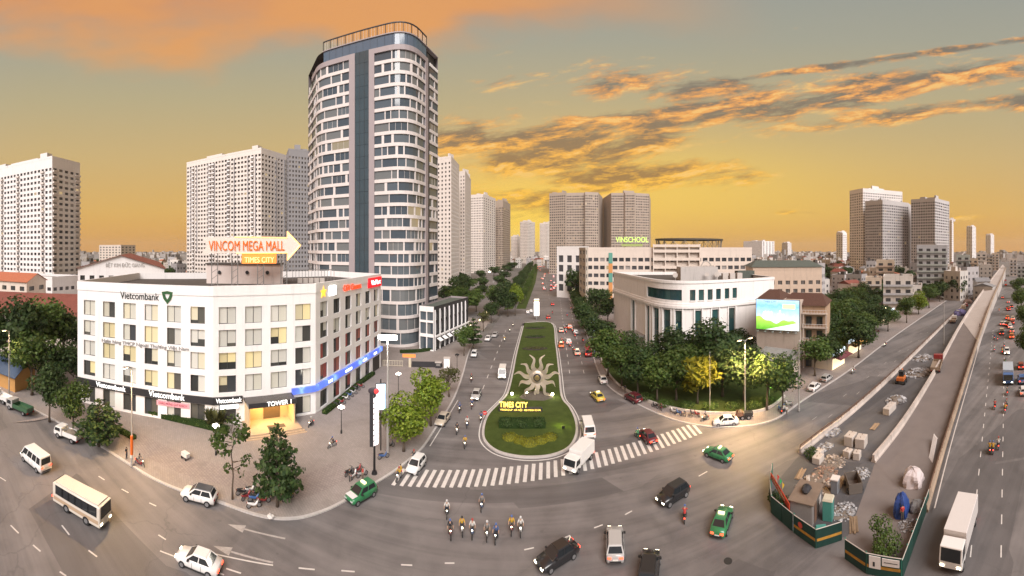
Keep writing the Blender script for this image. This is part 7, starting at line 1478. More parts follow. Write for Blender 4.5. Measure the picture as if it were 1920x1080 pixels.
def painted(name, me, m, parent, M=None):
    o = link(name, me, parent, M); o.material_slots[0].link = 'OBJECT'; o.material_slots[0].material = m; return o
def heading(px, py, to):
    a, b_ = gp(px, py), gp(*to); return math.atan2(b_.y - a.y, b_.x - a.x)
def car(kind, label, px, py, to, col, on=False, roof=None, group=None, taxi=False, z=0.005, name=None, sc=1.0, z3=None):
    c = gp(px, py, z3 or 0) ; az = heading(px, py, to) if isinstance(to, tuple) else to
    r = thing(name or {'sedan': 'car', 'hatch': 'car', 'suv': 'car', 'van': 'van'}[kind], label, 'van' if kind == 'van' else 'car', (c.x, c.y, (z3 or 0) + z), az, group); r.scale = (sc,) * 3
    body, cab, rf, gl, ty, rim, f, bk, q, bm, K = vmesh(kind)
    painted('body', body, col, r); painted('cabin', cab, col, r); painted('roof', rf, roof or col, r)
    for nm, me in gl: link(nm, me, r)
    for x in (K['wx'], -K['wx']):
        for y in (-1, 1): w = link('wheel', ty, r, Matrix.Translation((x, y * (K['st'][3][3] - .075), K['wr']))); link('rim', rim, w)
    for y in (-1, 1): link('headlight', lampmesh(HEAD_ON if on else HEAD_OFF), r, Matrix.Translation((f[0] - .02, y * (f[2] - .16), f[1]))); link('taillight', lampmesh(TAIL_ON if on else TAIL_OFF), r, Matrix.Translation((bk[0] + .06, y * (bk[2] - .14), bk[1])))
    p = MB(); p.box(0, .02, -.26, .26, 0, .13); link('number_plate', _lm.setdefault('plate', p.mesh('number_plate', M_PLATE)), r, Matrix.Translation((bk[0] - .025, 0, bk[1] - .25)))
    if 'mirror' not in _lm:
        p = MB(); p.box(-.09, .09, -.11, .11, -.07, .07); _lm['mirror'] = p.mesh('mirror', M_TRIM); p = MB(); p.box(-.012, .012, -.012, .012, 0, .55); _lm['line'] = p.mesh('door_line', M_TRIM)
    x0, x1, zb, wb = K['base']
    for y in (-1, 1):
        link('mirror', _lm['mirror'], r, Matrix.Translation((x1 - .42, y * (wb + .14), zb + .06)))
        for u in (.30, -.62): link('door_line', _lm['line'], r, Matrix.Translation((u, y * (K['st'][3][3] + .0), zb - .66)))
        o = link('sill', _lm['line'], r, Matrix.Translation((-K['wx'] * .72, y * (K['st'][3][3] - .03), K['wr'] * .85)) @ Matrix.Rotation(R(90), 4, 'Y')); o.scale = (5, 3, K['wx'] * 1.44 / .55)
    for (e, u) in ((f, .01), (bk, -.03)): o = link('bumper', _lm['line'], r, Matrix.Translation((e[0] + u, -e[2] * .8, K['st'][0][1] + .02)) @ Matrix.Rotation(R(-90), 4, 'X')); o.scale = (2.2, 5, e[2] * 1.6 / .55)
    if taxi: t = MB(); zt = K['roof'][2] + .06; t.box(-.5, -.2, -.35, .35, zt, zt + .18); t.obj('roof_sign', glow('taxi_sign', (1, .85, .5), .8), r)
    return r
car('suv', 'white crossover car with a black roof parked at the left kerb', 373, 938, (330, 926), PW, roof=PB)
tx = car('hatch', 'green and white taxi standing at the plaza kerb corner', 677, 934, (652, 948), PG, taxi=True, sc=1.08)
b = MB(); b.box(1.0, 1.75, -.62, .62, .93, .955); b.obj('white_bonnet', PW, tx)
car('hatch', 'white hatchback stopped on the zebra crossing beside the plaza kerb', 780, 880, (766, 897), PW)
car('sedan', 'beige silver sedan parked beside the bright round trees', 830, 792, (819, 806), PT)
car('van', 'white minibus driving down beside the lawn island', 942, 706, (939, 724), PW, True)
car('sedan', 'white sedan parked by the light-strung trees, outer one', 915, 638, (905, 650), PW); car('sedan', 'silver sedan parked by the light-strung trees, inner one', 928, 631, (918, 641), PS); car('hatch', 'white hatchback parked beside the blue-bannered tree', 889, 668, (884, 680), PW)
car('sedan', 'silver sedan with headlights on driving toward the zebra crossing left of the island', 893, 745, (885, 765), PS, True)
car('sedan', 'orange taxi on the right carriageway beside the island', 1052, 650, (1048, 630), PO, True, taxi=True); car('hatch', 'white hatchback ahead of the orange taxi', 1066, 644, (1061, 628), PW, True); car('sedan', 'beige taxi with lamps on beside the red minibus', 1082, 664, (1076, 645), PT, True, taxi=True); car('van', 'red minibus at the right kerb of the boulevard', 1102, 666, (1093, 640), PR, True)
car('sedan', 'beige car in the right carriageway before the red minibus', 1052, 622, (1048, 606), PT, True); car('suv', 'orange beige car near the trees of the right kerb', 1068, 616, (1062, 602), PO, True); car('hatch', 'small white car parked under the right kerb trees', 1079, 626, (1072, 612), PW)
car('sedan', 'red car passing the bright advertising pylon', 1028, 597, (1026, 585), PR, True); car('sedan', 'pink-red car crossing beyond the bright pylon', 1036, 572, (1034, 562), PR, True)
car('sedan', 'yellow-green taxi turning right of the island', 1120, 748, (1100, 728), PY, True, taxi=True)
car('van', 'white van leaving up the boulevard beside the island tip', 1102, 812, (1096, 790), PW, True)
car('sedan', 'white sedan parked at the tree-lined garden kerb', 1130, 716, (1122, 700), PW); car('suv', 'dark red car parked at the curved garden kerb', 1187, 752, (1165, 740), PDR)
car('sedan', 'white sedan waiting side-on at the garden corner', 1360, 796, (1330, 798), PW)
car('sedan', 'green taxi rounding the corner by the works', 1346, 858, (1320, 848), PG, True, taxi=True); car('suv', 'black car with headlights on turning left across the junction', 1262, 936, (1225, 958), PB, True); car('sedan', 'green taxi heading away toward the works hoarding', 1354, 985, (1366, 950), PG, True, taxi=True)
car('suv', 'silver car with orange lamps heading up to the boulevard', 1153, 1030, (1152, 990), PS, True); car('suv', 'dark car entering the junction at its open side', 1217, 1080, (1222, 1040), PB, True); car('sedan', 'black car with headlights on driving along the near lane', 1045, 1052, (1000, 1078), PB, True)
car('sedan', 'white sedan heading past the lane arrows', 372, 1062, (300, 1030), PW, True); car('van', 'white and red delivery van on the left street', 66, 872, (40, 850), PW, True)
car('sedan', 'white sedan parked under the shop-side trees', 1527, 730, (1545, 714), PW); car('hatch', 'silver hatchback parked ahead of the white sedan under the trees', 1550, 714, (1566, 702), PS)
car('sedan', 'dark red car in the small side street', 1214, 824, (1190, 800), PDR, True)
car('sedan', 'white car far down the busy road', 1888, 662, (1887, 690), PW, True); car('suv', 'blue car at the outer edge of the busy road', 1916, 716, (1912, 690), PBL, True); car('hatch', 'red car at the outer edge of the busy road', 1914, 690, (1911, 670), PR, True); car('hatch', 'white car at the outer edge of the busy road', 1919, 738, (1915, 710), PW, True)
cr = random.Random(21); cc = [(PW, 'white'), (PS, 'silver'), (PR, 'red'), (PT, 'beige'), (PB, 'black'), (PO, 'orange')]
for i in range(34):      # queue with tail lamps on the far boulevard
    u = cr.random(); px = 1006 + 34 * cr.random() * (.35 + .65 * (1 - u)); py = 500 + 55 * (1 - u) ** 1.5; m, nm = cr.choice(cc)
    car(cr.choice(('sedan', 'hatch', 'suv')), '%s car in the queue with glowing lamps far down the boulevard' % nm, 990 + (py - 468) * .25 + cr.random() * (py - 468) * .55 + 10, py, heading(1040, 560, (1028, 520)), m, True, group='cars queuing down the boulevard')
for i in range(20):
    py = cr.uniform(520, 640); m, nm = cr.choice(cc); car(cr.choice(('sedan', 'hatch', 'suv')), '%s car in the queue of tail lamps far along the busy road' % nm, 1890 - (660 - py) * .02 + cr.uniform(-14, 14) * (py - 480) / 120, py, heading(1885, 700, (1887, 620)), m, True, group='cars queuing along the busy road')
for (px, py, k, m, nm) in [(842, 600, 'sedan', PS, 'silver'), (852, 596, 'sedan', PW, 'white'), (990, 588, 'hatch', PW, 'white'), (996, 586, 'hatch', PW, 'white'), (862, 590, 'sedan', PB, 'black'), (834, 606, 'suv', PW, 'white'), (898, 540, 'sedan', PW, 'white'), (925, 530, 'sedan', PS, 'silver'), (940, 540, 'suv', PW, 'white')]: car(k, '%s car parked on the forecourt before the beige towers' % nm, px, py, heading(px, py, (px + 5, py - 12)), m, group='cars on the forecourt')
# trucks and buses
def truck(label, px, py, to, cabm, bedm, L=6.0, W=2.0, box=None, load=None, on=False, z3=0.0, name='truck', open_bed=True):
    c = gp(px, py, z3); r = thing(name, label, 'truck', (c.x, c.y, z3 + .03), heading(px, py, to)); h = L / 2; ch = 2.1 * W / 2.0
    b = MB(); pr_ = [(h - 1.6, .55), (h, .55), (h + .02, 1.15), (h - .28, ch), (h - 1.6, ch + .05)]; n = len(pr_)
    b._add([(x, -W / 2, z) for x, z in pr_] + [(x, W / 2, z) for x, z in pr_], [tuple(range(n)), tuple(range(2 * n - 1, n - 1, -1))] + [(i, n + i, n + (i + 1) % n, (i + 1) % n) for i in range(n)]); o = b.obj('cab', cabm, r, merge=True); bevel(o, .06)
    b = MB(); e = .03; b.face((h + .025 + .0, -W * .43, 1.2), (h + .025, W * .43, 1.2), (h - .24, W * .43, ch - .08), (h - .24, -W * .43, ch - .08)); b.obj('windscreen', M_CARGL, r)
    for s in (-1, 1): b = MB(); y = s * (W / 2 + .012); b.face((h - 1.3, y, 1.2), (h - .15, y, 1.2), (h - .35, y, ch - .12), (h - 1.3, y, ch - .12)); b.obj('side_window', M_CARGL, r)
    b = MB(); b.box(-h, h - 1.7, -W * .4, W * .4, .5, .72); b.obj('chassis', M_TRIM, r); b = MB(); b.box(-h, h - 1.72, -W / 2, W / 2, .74, .9); b.obj('bed', bedm, r)
    if box: b = MB(); b.box(-h, h - 1.75, -W / 2 - .05, W / 2 + .05, .91, box); bevel(b.obj('cargo_box', bedm, r), .05); 
    elif open_bed:
        for x0, x1, y0, y1 in ((-h, h - 1.75, -W / 2, -W / 2 + .06), (-h, h - 1.75, W / 2 - .06, W / 2), (-h, -h + .06, -W / 2 + .06, W / 2 - .06), (h - 1.81, h - 1.75, -W / 2 + .06, W / 2 - .06)): b = MB(); b.box(x0, x1, y0, y1, .91, 1.45); b.obj('side_board', bedm, r)
    if load: b = MB(); b.ball((-.8, 0, 1.0), (L - 2.2) / 2, W * .44, .75, 12, 6, .1, sr); b.obj('load', load, r)
    for x in (h - .8, -h + 1.0):
        for y in (-1, 1): w = MB(); w.tube([(0, -.13, 0), (0, .13, 0)], .42, 14); o = w.obj('wheel', M_TYRE, r, Matrix.Translation((x, y * (W / 2 - .12), .42))); w = MB(); w.tube([(0, -.14, 0), (0, .14, 0)], .22, 10); w.obj('rim', M_RIM, o)
    for y in (-1, 1): link('headlight', lampmesh(HEAD_ON if on else HEAD_OFF), r, Matrix.Translation((h + .02, y * W * .36, .8))); link('taillight', lampmesh(TAIL_ON if on else TAIL_OFF), r, Matrix.Translation((-h, y * W * .4, .66)))
    return r
truck('small truck with a green open bed parked at the far left kerb', 37, 772, (10, 760), PS, paint('bedgreen', (.03, .09, .04), .6), 5.4, 1.9)
truck('little white open truck loaded with scrap at the left kerb', 128, 824, (100, 812), PW, PW, 4.6, 1.75, load=mat('scrap', (.20, .16, .12), .9, .4, 3))
truck('red-cabbed flatbed truck standing on the ramp', 1757, 690, (1768, 655), PR, mat('bed_tan', (.24, .18, .13), .8, .2, 1), 8.5, 2.3, z3=1.15)
truck('blue and white box truck with an orange tail on the busy road', 1890, 712, (1891, 740), PBL, paint('paleblue', (.36, .42, .50), .5), 8.0, 2.3, 3.0, on=True)
truck('long white box lorry coming along the busy road beside the hoarding', 1800, 1020, (1780, 1085), PW, paint('boxwhite', (.60, .56, .54), .5), 7.6, 2.2, 2.8, on=True)
truck('white delivery truck with a red stripe turning at the island tip', 1086, 872, (1064, 895), PW, PW, 5.6, 1.95, 2.5, on=True)
truck('brown cargo tricycle cart loaded with goods at the garden corner', 1396, 786, (1420, 784), PB, mat('cart_brown', (.20, .10, .06), .8, .3, 3), 2.9, 1.2, load=mat('scrap', (0, 0, 0)))
truck('white pickup at the edge of the left grove', 2, 752, (-20, 742), PW, PW, 5.0, 1.85)
def bus(label, px, py, to, m, stripe, L=9.5, W=2.45, H=3.0):
    c = gp(px, py); r = thing('bus', label, 'bus', (c.x, c.y, .005), heading(px, py, to)); h = L / 2
    b = MB(); b.box(-h, h, -W / 2, W / 2, .38, H); bevel(b.obj('body', m, r), .14, 3); b = MB(); b.box(-h * .9, h * .9, -W * .42, W * .42, H + .002, H + .14); bevel(b.obj('roof_unit', m, r), .05)
    for s in (-1, 1):
        b = MB(); y = s * (W / 2 + .004); b.box(-h + .2, h - .2, min(y, y + s * .01), max(y, y + s * .01), .75, 1.15); b.obj('stripe', stripe, r)
        for i in range(6): x = -h + .5 + i * (L - 1.2) / 6; b = MB(); b.face((x, y + s * .012, 1.45), (x + 1.25, y + s * .012, 1.45), (x + 1.25, y + s * .012, 2.5), (x, y + s * .012, 2.5)); b.obj('window', M_CARGL, r)
    for x, nm in ((h + .012, 'windscreen'), (-h - .012, 'rear_window')): b = MB(); b.face((x, -W * .42, 1.3), (x, W * .42, 1.3), (x, W * .42, 2.6), (x, -W * .42, 2.6)); b.obj(nm, M_CARGL, r)
    for x in (h - 1.9, -h + 2.2):
        for y in (-1, 1): w = MB(); w.tube([(0, -.14, 0), (0, .14, 0)], .46, 14); o = w.obj('wheel', M_TYRE, r, Matrix.Translation((x, y * (W / 2 - .12), .46))); w = MB(); w.tube([(0, -.15, 0), (0, .15, 0)], .25, 10); w.obj('rim', M_RIM, o)
    for y in (-1, 1): link('headlight', lampmesh(HEAD_ON), r, Matrix.Translation((h, y * W * .36, .75))); link('taillight', lampmesh(TAIL_ON), r, Matrix.Translation((-h, y * W * .4, .9)))
bus('cream minibus travelling along the left street in the dusty light', 152, 962, (205, 992), paint('cream', (.60, .54, .47), .4), paint('bustan', (.42, .30, .20), .4), 7.0, 2.2, 2.6)
for i, (px, py) in enumerate([(1788, 604), (1797, 590), (1812, 575), (1806, 582), (1824, 562), (1832, 552), (1840, 544), (1848, 536)]):
    (truck if i % 3 == 0 else car)(*(('%s works lorry parked in the far works zone %s' % (cc[i % 6][1], ('beside the violet tarpaulin', '', '', 'past the dark heap', '', '', 'ahead of the others')[i]), px, py, (px + 8, py - 12), cc[i % 6][0], mat('bed_tan', (0, 0, 0)), 6.5, 2.2) if i % 3 == 0 else ('van' if i % 2 else 'suv', '%s %s parked in the far works zone%s' % (cc[i % 6][1], 'van' if i % 2 else 'car', ' at its very end' if i == 7 else ''), px, py, (px + 8, py - 12), cc[i % 6][0])))
# orange digger on the works floor
c = gp(1690, 718); r = thing('digger', 'orange wheeled digger with a dark cab on the works floor', 'digger', (c.x, c.y, .02), .3); b = MB(); b.box(-1.3, .9, -.9, .9, .75, 1.55); bevel(b.obj('body', PO, r), .1); b = MB(); b.box(-.5, .6, -.6, .5, 1.56, 2.6); bevel(b.obj('cab', M_CARGL, r), .06); b = MB(); b.box(-.6, .7, -.7, .6, 2.61, 2.72); b.obj('cab_roof', M_DARK, r)
b = MB(); b.tube([(.9, .3, 1.3), (2.3, .3, 2.4), (3.3, .3, 1.4)], [.2, .18, .13], 8); b.obj('boom', PO, r); b = MB(); b._add([(3.1, -.1, 1.5), (3.7, -.1, 1.2), (3.5, -.1, .5), (3.0, -.1, .8), (3.1, .7, 1.5), (3.7, .7, 1.2), (3.5, .7, .5), (3.0, .7, .8)], [(0, 1, 2, 3), (7, 6, 5, 4), (1, 5, 6, 2), (2, 6, 7, 3), (3, 7, 4, 0), (0, 4, 5, 1)]); b.obj('bucket', M_RUST, r)
for x in (-.9, .7):
    for y in (-.95, .95): w = MB(); w.tube([(x, y - .18, .5), (x, y + .18, .5)], .5, 14); w.obj('wheel', M_TYRE, r)

# ------------------------------------------------------------------ people and motorbikes
def skin_person(name, V, Ed, mats):
    """one continuous body grown from a skeleton: V {joint: (xyz, radius, slot)}"""
    keys = list(V); me = bpy.data.meshes.new('skeleton'); me.from_pydata([V[k][0] for k in keys], [(keys.index(a), keys.index(b_)) for a, b_ in Ed], []); o = bpy.data.objects.new('skeleton', me); COL.objects.link(o); o.modifiers.new('skin', 'SKIN'); s = o.modifiers.new('sub', 'SUBSURF'); s.levels = s.render_levels = 1
    for i, k in enumerate(keys): d = me.skin_vertices[0].data[i]; d.radius = (V[k][1],) * 2; d.use_root = k == 'pelvis'
    out = bpy.data.meshes.new_from_object(o.evaluated_get(bpy.context.evaluated_depsgraph_get())); bpy.data.objects.remove(o); bpy.data.meshes.remove(me)
    out.materials.clear(); [out.materials.append(m) for m in mats]
    segs = [(Vector(V[a][0]), Vector(V[b_][0]), V[b_][2]) for a, b_ in Ed]
    for p in out.polygons:
        c = p.center; best = None
        for a, b_, sl in segs:
            d = b_ - a; t = max(0, min(1, (c - a).dot(d) / max(d.length_squared, 1e-6))); q = (c - (a + d * t)).length
            if best is None or q < best[0]: best = (q, sl)
        p.material_index = best[1]; p.use_smooth = True
    out.name = name; return out
SK = mat('skin', (.42, .26, .18), .6, .05, 5); SHOE = mat('shoes', (.03, .028, .027), .7); HAIR = mat('hair', (.012, .010, .009), .6)
def body_of(pose):
    S = {'ride': dict(pelvis=(-.22, 0, .86), chest=(-.10, 0, 1.25), neck=(-.06, 0, 1.43), head=(-.02, 0, 1.56), top=(-.02, 0, 1.68), knee=(.14, .19, .78), ankle=(.0, .17, .36), toe=(.14, .17, .30), hip=(-.18, .13, .84), sh=(-.10, .19, 1.38), el=(.10, .30, 1.14), hand=(.36, .30, 1.06), thumb=(.37, .25, 1.07), finger=(.43, .30, 1.03)),
         'stand': dict(pelvis=(0, 0, .95), chest=(0, 0, 1.30), neck=(0, 0, 1.47), head=(.02, 0, 1.58), top=(.02, 0, 1.70), knee=(.04, .10, .50), ankle=(0, .10, .09), toe=(.14, .11, .04), hip=(0, .10, .92), sh=(0, .19, 1.42), el=(-.03, .25, 1.14), hand=(.08, .25, .90), thumb=(.12, .22, .88), finger=(.10, .25, .80)),
         'walk': dict(pelvis=(0, 0, .95), chest=(.02, 0, 1.30), neck=(.03, 0, 1.47), head=(.06, 0, 1.58), top=(.06, 0, 1.70), knee=(.16, .10, .52), ankle=(.10, .10, .10), toe=(.24, .11, .05), hip=(0, .10, .92), sh=(.02, .19, 1.42), el=(-.10, .25, 1.16), hand=(.08, .26, .96), thumb=(.12, .23, .95), finger=(.14, .26, .88))}[pose]
    V = {'pelvis': (S['pelvis'], .15, 1), 'chest': (S['chest'], .155, 0), 'neck': (S['neck'], .06, 2), 'head': (S['head'], .095, 2), 'top': (S['top'], .075, 3)}; E_ = [('pelvis', 'chest'), ('chest', 'neck'), ('neck', 'head'), ('head', 'top')]
    for s, y in (('l', 1), ('r', -1)):
        m = lambda k: (S[k][0] * (1 if pose != 'walk' or y > 0 or k not in ('knee', 'ankle', 'toe', 'hand', 'el', 'thumb', 'finger') else -.7), S[k][1] * y, S[k][2])
        for k, r_, sl in (('hip', .10, 1), ('knee', .07, 1), ('ankle', .045, 1), ('toe', .04, 4), ('sh', .07, 0), ('el', .048, 0), ('hand', .035, 2), ('thumb', .015, 2), ('finger', .018, 2)): V[k + s] = (m(k), r_, sl)
        E_ += [('pelvis', 'hip' + s), ('hip' + s, 'knee' + s), ('knee' + s, 'ankle' + s), ('ankle' + s, 'toe' + s), ('chest', 'sh' + s), ('sh' + s, 'el' + s), ('el' + s, 'hand' + s), ('hand' + s, 'thumb' + s), ('hand' + s, 'finger' + s)]
    return skin_person('body_' + pose, V, E_, [mat('shirt_base', (.3, .3, .3), .8), mat('trousers_base', (.04, .045, .06), .85), SK, HAIR, SHOE])
BODY = {k: body_of(k) for k in ('ride', 'stand', 'walk')}
SHIRT = [(mat('shirt_%d' % i, c, .85, .08, 8), n) for i, (c, n) in enumerate([((.55, .53, .50), 'white'), ((.03, .03, .035), 'black'), ((.50, .30, .03), 'yellow'), ((.40, .04, .035), 'red'), ((.06, .10, .22), 'blue'), ((.20, .19, .18), 'grey'), ((.05, .20, .09), 'green')])]
TROU = [mat('trousers_%d' % i, c, .85, .08, 8) for i, c in enumerate([(.03, .035, .05), (.05, .05, .05), (.12, .10, .08)])]
HELM = [mat('helmet_%d' % i, c, .3) for i, c in enumerate([(.5, .5, .5), (.03, .03, .03), (.35, .05, .04), (.07, .12, .3)])]
hm = MB(); hm.ball((0, 0, 0), .135, .125, .13, 12, 7); HELMET = hm.mesh('helmet', HELM[0], True)
pn = random.Random(8)
def person(pose, label, loc, az, si, group=None, helmet=False, helm=None):
    r = thing('person', label, 'person', loc, az, group); o = link('body', BODY[pose], r)
    for i, m in ((0, SHIRT[si][0]), (1, pn.choice(TROU))): o.material_slots[i].link = 'OBJECT'; o.material_slots[i].material = m
    if helmet: painted('helmet', HELMET, HELM[pn.randrange(4) if helm is None else helm], r, Matrix.Translation((-.025, 0, 1.66)))
    return r
def bike_meshes():
    w = MB(); n = 14
    for i in range(n):
        a, c = 6.283 * i / n, 6.283 * (i + 1) / n; w.tube([(.27 * math.cos(a), 0, .27 * math.sin(a)), (.27 * math.cos(c), 0, .27 * math.sin(c))], .045, 5, False)
    tyre = w.mesh('wheel', M_TYRE); w = MB(); w.tube([(0, -.03, 0), (0, .03, 0)], .19, 12); hub = w.mesh('hub', M_RIM)
    b = MB(); st = [(-.78, .62, .80, .07), (-.45, .45, .78, .13), (-.1, .32, .62, .15), (.15, .30, .52, .14), (.36, .36, .80, .13), (.46, .62, 1.0, .10), (.52, .78, .98, .06)]; vs = [(x, y, z) for (x, z0, z1, w_) in st for (y, z) in ((-w_ * .7, z0), (-w_, (z0 + z1) / 2), (-w_ * .6, z1), (w_ * .6, z1), (w_, (z0 + z1) / 2), (w_ * .7, z0))]
    b._add(vs, [(i * 6 + k, i * 6 + (k + 1) % 6, (i + 1) * 6 + (k + 1) % 6, (i + 1) * 6 + k) for i in range(len(st) - 1) for k in range(6)] + [tuple(range(5, -1, -1)), tuple((len(st) - 1) * 6 + k for k in range(6))]); body = b.mesh('fairing', PB, True)
    s = MB(); s._add([(-.72, -.11, .80), (.02, -.09, .76), (.02, .09, .76), (-.72, .11, .80), (-.70, -.09, .88), (0, -.07, .82), (0, .07, .82), (-.70, .09, .88)], [(4, 5, 6, 7), (0, 1, 5, 4), (1, 2, 6, 5), (2, 3, 7, 6), (3, 0, 4, 7)]); seat = s.mesh('seat', M_TRIM)
    h = MB(); h.tube([(.34, -.33, 1.04), (.42, -.12, 1.03), (.42, .12, 1.03), (.34, .33, 1.04)], .02, 6); bar = h.mesh('handlebar', M_TRIM); f = MB(); f.tube([(.44, 0, .95), (.62, 0, .28)], .035, 6); fork = f.mesh('fork', M_RIM)
    l = MB(); l.ball((.53, 0, .90), .06, .08, .07, 8, 5); return tyre, hub, body, seat, bar, fork, l.mesh('headlight', HEAD_ON), MB().ball((.53, 0, .90), .06, .08, .07, 8, 5).mesh('headlight', HEAD_OFF)
BIKE = bike_meshes()
def bike(label, px, py, az, col, on=False, group=None, z=.005, off=(0, 0)):
    c = gp(px, py); r = thing('motorbike', label, 'motorbike', (c.x + off[0], c.y + off[1], z), az, group); ty, hub, body, seat, bar, fork, h1_, h0 = BIKE
    for x in (.62, -.58): w = link('wheel', ty, r, Matrix.Translation((x, 0, .31))); link('hub', hub, w)
    painted('fairing', body, col, r); link('seat', seat, r); link('handlebar', bar, r); link('fork', fork, r); link('headlight', h1_ if on else h0, r); t = link('taillight', lampmesh(TAIL_ON if on else TAIL_OFF), r, Matrix.Translation((-.80, 0, .74))); t.scale = (.5, .4, .6)
    if not on: k = MB(); k.tube([(-.05, .12, .3), (-.1, .3, .01)], .02, 5); link('kick_stand', _lm.setdefault('stand', k.mesh('kick_stand', M_TRIM)), r)
    return r
BC = [(PB, 'black'), (PR, 'red'), (PW, 'white'), (PBL, 'blue'), (PS, 'silver'), (PG, 'green')]
def rider(px, py, to, where, si=None, ci=None, group=None):
    si = pn.randrange(7) if si is None else si; ci = pn.randrange(5) if ci is None else ci; az = heading(px, py, to) if isinstance(to, tuple) else to
    b_ = bike('%s motorbike %s, ridden by someone in %s' % (BC[ci][1], where, SHIRT[si][1]), px, py, az, BC[ci][0], True, group and group[0])
    hi = pn.randrange(4); person('ride', 'motorbike rider in %s shirt and %s helmet %s' % (SHIRT[si][1], ('white', 'black', 'red', 'blue')[hi], where), tuple(b_.location), az, si, group and group[1], True, hi)
W1 = 'in the pack at mid junction'
for i, (px, py, si) in enumerate([(840, 962, 0), (847, 1002, 1), (870, 1000, 2), (889, 1008, 0), (914, 1004, 5), (932, 1008, 4), (958, 1000, 2), (976, 1004, 0), (900, 955, 5)]): rider(px + pn.uniform(-4, 4), py + pn.uniform(-7, 5), (px + (880 - px) * .05 + pn.uniform(-6, 6), py + 40), W1, si, i % 5, ('motorbikes in the pack', 'riders in the pack'))
W2 = 'coming down beside the island'
for i, (px, py) in enumerate([(862, 772), (885, 765), (857, 812), (876, 800), (872, 838), (902, 790), (884, 715), (946, 640), (956, 622), (962, 612)]): rider(px, py, (px - 6, py + 22), W2, None, i % 5, ('motorbikes beside the island', 'riders beside the island'))
rider(748, 900, (735, 915), 'setting off beside the zebra crossing', 2, 2); rider(776, 866, (764, 882), 'squeezing between the white hatchback and the kerb', 1, 2); rider(1322, 790, (1300, 796), 'waiting by the garden corner', 1, 0); rider(1284, 975, (1286, 940), 'alone right of the turning black car', 3, 0); rider(1195, 822, (1170, 800), 'passing the zebra crossing by the garden', 6, 5); rider(1470, 775, (1500, 752), 'near the glowing green lamp', 0, 0); rider(262, 874, (285, 886), 'stopped at the tall banner lamp', 5, 1); rider(583, 800, (575, 806), 'riding over the plaza', 5, 0); rider(1600, 700, (1580, 715), 'on the shop-side street', 0, 4); rider(1660, 650, (1640, 665), 'further up the shop-side street', 5, 0); rider(623, 690 + 150, (600, 850), 'crossing the plaza by the mall', 1, 4)
for i in range(14):
    px, py = pn.uniform(1030, 1085), pn.uniform(575, 690); rider(px + (py - 575) * .25, py, (px - 6, py - 22), 'riding up the right carriageway', None, i % 5, ('motorbikes on the right carriageway', 'riders on the right carriageway'))
for i in range(16):
    py = pn.uniform(560, 900); px = 1868 + pn.uniform(-22, 30) * (py - 450) / 400; rider(px, py, (px + 1, py - 60), 'on the busy road beside the ramp', None, i % 5, ('motorbikes on the busy road', 'riders on the busy road'))
# parked motorbikes
for i, (px, py) in enumerate([(455, 930), (463, 938), (470, 926), (478, 942), (486, 932), (494, 946), (476, 955), (503, 936), (548, 930), (540, 940)]): ci = i % 4; bike('%s motorbike parked between the thin tree and the layered tree' % BC[ci][1], px, py, pn.uniform(.8, 1.6), BC[ci][0], False, 'motorbikes parked between the kerb trees', .145)
for i, (px, py) in enumerate([(632, 764), (640, 758), (648, 751), (655, 745), (662, 740), (668, 733), (676, 728)]): bike('motorbike parked along the mall hedge', px, py, .3 + pn.uniform(-.2, .2), BC[i % 5][0], False, 'motorbikes parked along the mall hedge', .145)
for i, (px, py) in enumerate([(655, 893), (664, 898), (679, 896), (672, 888), (719, 862), (732, 842)]): bike('motorbike parked by the foot of the black totem', px, py, pn.uniform(.6, 2.0), BC[(i * 2) % 5][0], False, 'motorbikes parked by the black totem', .145)
for i, (px, py) in enumerate([(1228, 766), (1240, 769), (1262, 776), (1272, 779), (1284, 780), (1296, 781), (1306, 782), (1478, 762), (1462, 772)]): bike('motorbike parked on the pavement of the curved garden', px, py, pn.uniform(1.2, 2.0), BC[i % 5][0], False, 'motorbikes parked by the curved garden', .145)
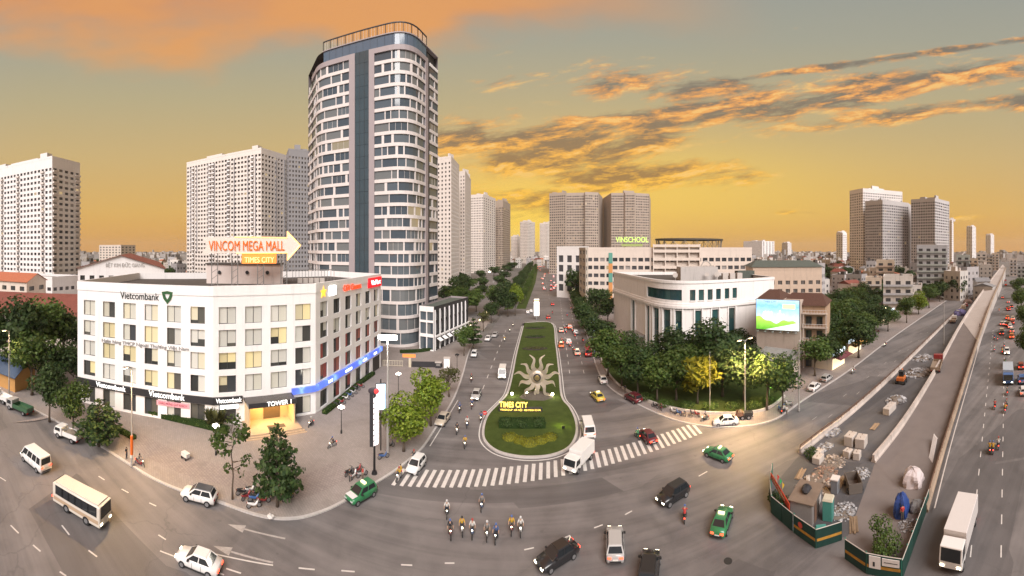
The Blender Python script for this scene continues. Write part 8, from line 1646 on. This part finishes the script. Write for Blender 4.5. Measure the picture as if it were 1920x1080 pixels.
for i in range(16): py = 600 + i * 5; px = 1096 + (py - 600) * .33; bike('motorbike parked under the right kerb trees', px, py, pn.uniform(2.6, 3.4), BC[i % 5][0], False, 'motorbikes parked under the right kerb trees', .145)
for i in range(12): A = gp(1570, 684).lerp(gp(1660, 622), i / 12); r_ = bike('motorbike parked before the awning shops', 1570, 684, 1.8 + pn.uniform(-.2, .2), BC[i % 5][0], False, 'motorbikes parked before the awning shops', .145); r_.location = (A.x, A.y + 2.2, .145)
for (px, py, si, pose, lab, az) in [(237, 862, 1, 'stand', 'person in black standing by the tall banner lamp', .4), (545, 946, 2, 'stand', 'person in yellow standing beside the layered tree', 2.2), (680, 902, 3, 'stand', 'person in red standing by the green taxi', 3.9), (655, 905, 1, 'stand', 'person in black beside the bikes at the totem', .5), (752, 894, 2, 'walk', 'person in yellow walking at the zebra crossing', 3.6), (1172, 738, 1, 'stand', 'person in black by the dark red car', 1.2), (1475, 780, 0, 'walk', 'person in white walking at the street corner', .6), (852, 640, 1, 'walk', 'person in black walking past the annexe', 1.4), (930, 575, 5, 'walk', 'person in grey walking on the far forecourt', 2.0), (1692, 978, 3, 'stand', 'worker in red behind the blue tarpaulin', 1.0)]:
    c = gp(px, py); person(pose, lab, (c.x, c.y, .145 if lab.find('zebra') < 0 else .01), az, si)
c = gp(1838, 612, 3.2); person('stand', 'lone worker in black standing on the raw deck edge', (c.x - 3, c.y - .8, 3.25), 2.0, 1)

# ------------------------------------------------------------------ thin evening haze over the whole district
hz = bpy.data.materials.new('evening_haze'); hz.use_nodes = True; nt = hz.node_tree; nt.nodes.clear(); pv = nt.nodes.new('ShaderNodeVolumePrincipled'); om = nt.nodes.new('ShaderNodeOutputMaterial'); pv.inputs['Color'].default_value = (.9, .84, .78, 1); pv.inputs['Density'].default_value = 0.00009; pv.inputs['Anisotropy'].default_value = .2; nt.links.new(pv.outputs[0], om.inputs['Volume'])
tag(MB().box(-3700, 3700, -3700, 3700, -3.0, 118).obj('haze', hz), 'thin warm evening haze over the city', None, None, 'stuff')
